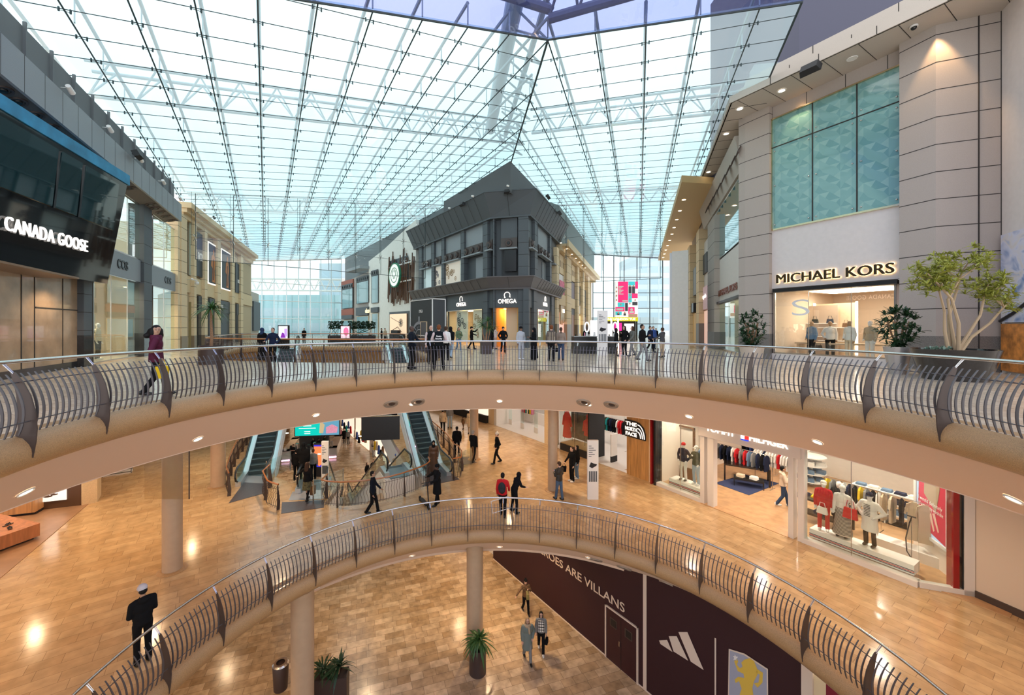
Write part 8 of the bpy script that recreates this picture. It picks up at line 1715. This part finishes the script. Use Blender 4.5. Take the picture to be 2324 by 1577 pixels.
P_(G(1021, 972, Z2), Z2, 175, 1.8, 'person in a grey hoodie and light jeans walking away at the back', hair='brown', top='grey', bot='sky', kind='hoodie')
P_(G(1051, 975, Z2), Z2, 150, .95, 'small child in brown walking alone in the background', hair='brown', top='brown', bot='brown', vox=.03, legs='walk')
P_(GZ(1067, 28.5), Z2, -20, 1.7, 'woman in a pale brown coat beside the leaning column', hair='brown', style='long', top='beige', bot='beige', kind='coat')
w2 = P_(G(697, 1137, Z2), Z2, 178, 1.70, 'woman with long hair in a black jacket and patterned skirt stepping onto the descending escalator', hair='brown', style='long', top='black', bot=mat('olive patterned skirt', (.10, .09, .04), .8, noise=.8, nscale=14), bottom='skirt', kind='jacket', arms=('side', 'down'), legs='walk', vox=.016)
carry(w2, 'l', 'down', 'brown', 'brown shopping bag held by the woman in the patterned skirt', .28, .38)
P_(GZ(689, 19.9), Z2, 180, 1.85, 'broad man in a black hooded coat on the descending escalator', style='hood', hatc='black', top='black', bot='black', kind='coat', wide=1.35)
P_(GZ(673, 20.3), Z2 - .2, 180, 1.62, 'person in a dark coat left of the broad man on the descending escalator', hair='black', top='black', bot='black', kind='puffer')
P_(GZ(711, 21), Z2 - .4, 180, 1.6, 'person in grey right of the broad man on the descending escalator', hair='brown', top='grey', bot='black')
for px, py, c, hcol, lb in ((866, 1040, 'grey', 'black', 'person in a grey jacket riding the white sided escalator'), (880, 1046, 'white', 'blond', 'woman in white riding the white sided escalator'), (899, 1033, 'beige', 'grey', 'person in a beige coat and blue hat riding the white sided escalator')):
    d = 27.5 - (px - 866) * .05; X, Y = GZ(px, d); zz = EYE - (py - HY) / F * d - 1.6
    P_((X, Y), zz, 0, 1.68, lb, hair=hcol, top=c, bot='black', style='beanie' if 'hat' in lb else 'long', hatc='blue', vox=.03)
# ---- bottom floor
P_(GZ(665, 40), Z3, 0, 1.75, 'man in a black T-shirt looking at his phone left of the kiosk', hair='brown', top='black', bot='black', arms=('phone', 'phone'), vox=.03, kind='tee')
for px, d, c, lb in ((706, 45, 'black', 'kiosk worker in black at the back of the food kiosk'), (711, 42.5, 'black', 'kiosk worker in black left of centre in the food kiosk'), (723, 42.5, 'black', 'kiosk worker in black right of centre in the food kiosk'), (737, 43.5, 'green', 'kiosk worker in green in the food kiosk'), (762, 46, 'navy', 'woman in navy in the queue right of the food kiosk'), (772, 47, 'pink', 'woman in pink in the queue right of the food kiosk'), (781, 46.5, 'black', 'person in a long black coat in the queue right of the food kiosk'), (790, 46, 'grey', 'person in grey at the right end of the kiosk queue')):
    P_(GZ(px, d), Z3, random.choice((0, 40, 160)), 1.7, lb, hair=random.choice(('black', 'brown')), style=random.choice(('short', 'long')), top=c, bot='black', vox=.035, kind='coat' if 'long' in lb else 'jacket')
P_(GZ(849, 41.5), Z3, 30, 1.75, 'man in a blue hoodie and grey trousers below the black hanging screen', style='hood', hatc='navy', top='navy', bot='grey', vox=.03, arms=('phone', 'phone'), kind='hoodie', shoe='b')
P_(GZ(847, 35.5), Z3, 10, 1.7, 'woman in a black jacket over a white top in front of the escalators', hair='black', style='long', top='black', bot='black', vox=.03)
P_(GZ(833, 35), Z3, 60, 1.62, 'woman with long brown hair in black near the curved railing, bottom floor', hair='brown', style='long', top='black', bot='black', vox=.03)
M_tart = mat('brown check coat', (.11, .06, .03), .85, noise=.7, nscale=9)
h1 = P_(G(1193, 1391, Z3), Z3, 15, 1.60, 'woman in a bobble hat and brown check coat walking by the maroon hoarding', style='bobble', hatc='black', hair='brown', top=M_tart, bot='black', kind='jacket', legs='walk', arms=('chest', 'side'), shoe='b'); carry(h1, 'r', 'chest', mat('khaki bag', (.22, .20, .07), .7), 'khaki shopping bag of the woman in the bobble hat', .34, .28)
def wool(t, bend, am, H_): b = MB(); b.lathe([(.13, 1.38), (.15, 1.45), (.11, 1.52), (.09, 1.46)], 16, sy=.9, close_prof=True); b.cap(V(.03, -.14, 1.42), V(.05, -.15, 1.2), .05, .04); b.build('scarf', CLC['beige'], t, smooth=True)
P_(G(1197, 1499, Z3), Z3, 8, 1.74, 'woman in a long grey green coat and beige scarf on the bottom floor', hair='blond', style='long', top=mat('grey green coat', (.15, .19, .18), .85), bot='grey', kind='coat', legs='walk', arms=('pocket', 'down'), shoe='b', extras=wool)
def plaid(t, bend, am, H_):
    b = MB(); b.box(-.12, .12, -.165, -.13, .98, 1.44); b.build('scarf', CLC['white'], t); b = MB()
    for z in (1.05, 1.17, 1.29, 1.4): b.box(-.122, .122, -.168, -.128, z, z + .03)
    for x in (-.09, 0, .08): b.box(x, x + .02, -.168, -.128, .98, 1.44)
    b.build('scarf_check', CLC['black'], t)
h2 = P_(G(1228, 1479, Z3), Z3, -5, 1.66, 'woman with long dark hair and a black and white check scarf on the bottom floor', hair='black', style='long', top='grey', bot='black', legs='walk', shoe='w', extras=plaid, arms=('down', 'down')); carry(h2, 'r', 'down', 'black', 'black handbag of the woman with the check scarf', .25, .22)
# ---- shopper in the clothes shop and mannequins
P_(G(1777, 1150, Z2), Z2, 65, 1.72, 'man in a cream hoodie and dark jeans walking in the clothes shop doorway', skin='tan', hair='black', top=mat('cream hoodie', (.62, .50, .38), .85), bot=mat('dark jeans', (.02, .045, .10), .8), kind='hoodie', legs='walk', shoe='w', arms=('chest', 'chest'), vox=.016)
def mann(fr, px, y, z, yaw, h, label, **k): s = fr.s_(px, y); return P_(fr.at(s, y)[:2], z, math.degrees(fr.rz) + yaw, h, label, skin='white', cat='mannequin', name='mannequin', eyes=False, **k)
zp = Z2 + .44
mann(TH, 1551, .55, zp, 5, 1.78, 'mannequin in a red cap, navy jacket and white trousers in the left window', style='cap', hatc='red', hair='white', top='navy', bot='white', arms=('pocket', 'pocket')) if 'white' in HA else None
HA['white'] = SK['white']; HA['red'] = CLC['red']
mann(TH, 1551, .55, zp, 5, 1.76, 'mannequin in a red cap, navy jacket and white trousers in the left window', style='cap', hatc='red', hair='white', top='navy', bot='white', arms=('pocket', 'pocket'))
mann(TH, 1580, .55, zp, -5, 1.76, 'mannequin in an olive jacket and pale jeans in the left window', style='cap', hatc='white', hair='white', top=mat('olive jacket', (.05, .06, .035), .85), bot='sky', shoe='w', arms=('pocket', 'chest'))
zq = Z2 + .46
mann(TH, 1869, .5, zq, 20, 1.74, 'mannequin in a red suit and white cap in the right window', style='cap', hatc='white', hair='white', top='red', bot='red', shoe='w', arms=('down', 'down'), vox=.016)
o = mann(TH, 1912, .5, zq, 0, 1.74, 'mannequin in a white cardigan and long striped dress in the right window', style='beanie', hatc='white', hair='white', top='white', bot=mat('striped dress', (.62, .56, .48), .8), bottom='long', shoe='b', arms=('pocket', 'down'), vox=.016)
b = MB()
for i in range(22): z = .14 + i * .04; r = .272 - (z - .1) * .11; b.lathe([(r, z), (r + .004, z + .015), (r, z + .018)], 20, sy=.76)
b.build('dress_stripes', CLC['black'], o)
o = mann(TH, 1974, .55, zq, -8, 1.74, 'mannequin in a navy cap, striped top and long white coat in the right window', style='cap', hatc='navy', hair='white', top='white', bot='black', kind='coat', shoe='b', arms=('hip', 'hip'), vox=.016)
b = MB()
for i in range(8): z = 1.02 + i * .05; b.tube([(-.08, -.168, z), (0, -.178, z), (.08, -.168, z)], .009, 4)
b.build('top_stripes', CLC['black'], o)
bag(TH.at(TH.s_(1866, .2), .2, Z2 + 1.15), TH.rz, CLC['white'], 'white handbag carried by the mannequin in the red suit', None); bag(TH.at(TH.s_(1931, .35), .3, Z2 + 1.25), TH.rz, CLC['red'], 'dark red tote bag on the arm of the mannequin in the striped dress', None, .38, .34)
mann(TH, 1904, 2.0, Z2 + .02, -15, 1.85, 'mannequin in a black coat and grey jumper behind the first window row', style='bald', hair='white', top='black', bot='black', kind='coat', arms=('down', 'hip'))
mann(WL, 222, .9, 0.02, 0, 1.82, 'mannequin in a cream jumper and black trousers in the left clothes shop window', style='bald', hair='white', top='cream', bot='black', shoe='w')
mann(WL, 378, 1.1, 0.02, 20, 1.82, 'mannequin in a grey jacket in the second left clothes shop window', style='bald', hair='white', top='grey', bot='beige')
for px, y, c, b_, lb in ((1842, 1.0, 'denim', 'black', 'mannequin in a denim jacket in the handbag shop window'), (1884, 1.5, 'white', 'black', 'mannequin in a white shirt in the handbag shop window'), (1928, .9, 'white', 'cream', 'mannequin in a white knit in the handbag shop window'), (1975, .9, 'beige', 'white', 'mannequin in an olive jacket with a cross-body bag in the handbag shop window')):
    s = MKF.s_(px, y); P_(MKF.at(s, y)[:2], .1, math.degrees(MKF.rz) + random.choice((-20, 10, 25)), 1.82, lb, skin='gold' if c != 'beige' else 'white', style='bald', cat='mannequin', name='mannequin', eyes=False, top=c, bot=b_, vox=.018, arms=('down', 'pocket'))
# ================================================================== evaluate the melted meshes once
bpy.context.view_layer.update(); dg = bpy.context.evaluated_depsgraph_get(); new = []
for o, ex in BAKE:
    me = bpy.data.meshes.new_from_object(o.evaluated_get(dg)); new.append((o, me, ex))
for o, me, ex in new:
    mats = list(o.data.materials); o.modifiers.clear()
    if not me.materials:
        for m in mats: me.materials.append(m)
    if ex and ex.v:
        bm = bmesh.new(); bm.from_mesh(me); n0 = len(bm.verts); vs = [bm.verts.new(p) for p in ex.v]
        for f, mi in zip(ex.f, ex.m):
            try: q_ = bm.faces.new([vs[i] for i in f]); q_.material_index = mi; q_.smooth = True
            except ValueError: pass
        bm.to_mesh(me); bm.free()
    old = o.data; o.data = me
    me.shade_smooth()

# ================================================================== parts of parts
RULE = {'lens': 'trim_ring', 'core': 'ring', 'handle': 'body', 'print': 'display', 'figure': 'panel', 'figure_shade': 'panel', 'wheels': 'panel', 'display': 'casing', 'soil': 'pot', 'strap': 'sole', 'stripes': 'body', 'nozzle_core': 'nozzle_ring', 'collar': 'puffer_jacket', 'scarf_check': 'scarf', 'dress_stripes': 'skirt', 'top_stripes': 'coat', 'glass_side': 'skirt', 'halo': 'lettering', 'flower_drawing': 'backdrop', 'dark_backdrop': 'panel', 'vision_panel': 'leaf', 'rim': 'body', 'hose': 'tank', 'printed_text': 'slab', 'map_drawing': 'slab', 'hood': 'coat'}
base = lambda o: o.name.split('.')[0]
for r in [o for o in COL.objects if o.parent is None]:
    kids = list(r.children); used = {}
    for c in kids:
        want = RULE.get(base(c))
        if not want: continue
        c_ = [k for k in kids if base(k) == want and k is not c]
        if not c_: continue
        i = used.get(base(c), 0); used[base(c)] = i + 1; p = c_[min(i, len(c_) - 1)]
        if p.parent is r and p.location.length < 1e-6: c.parent = p
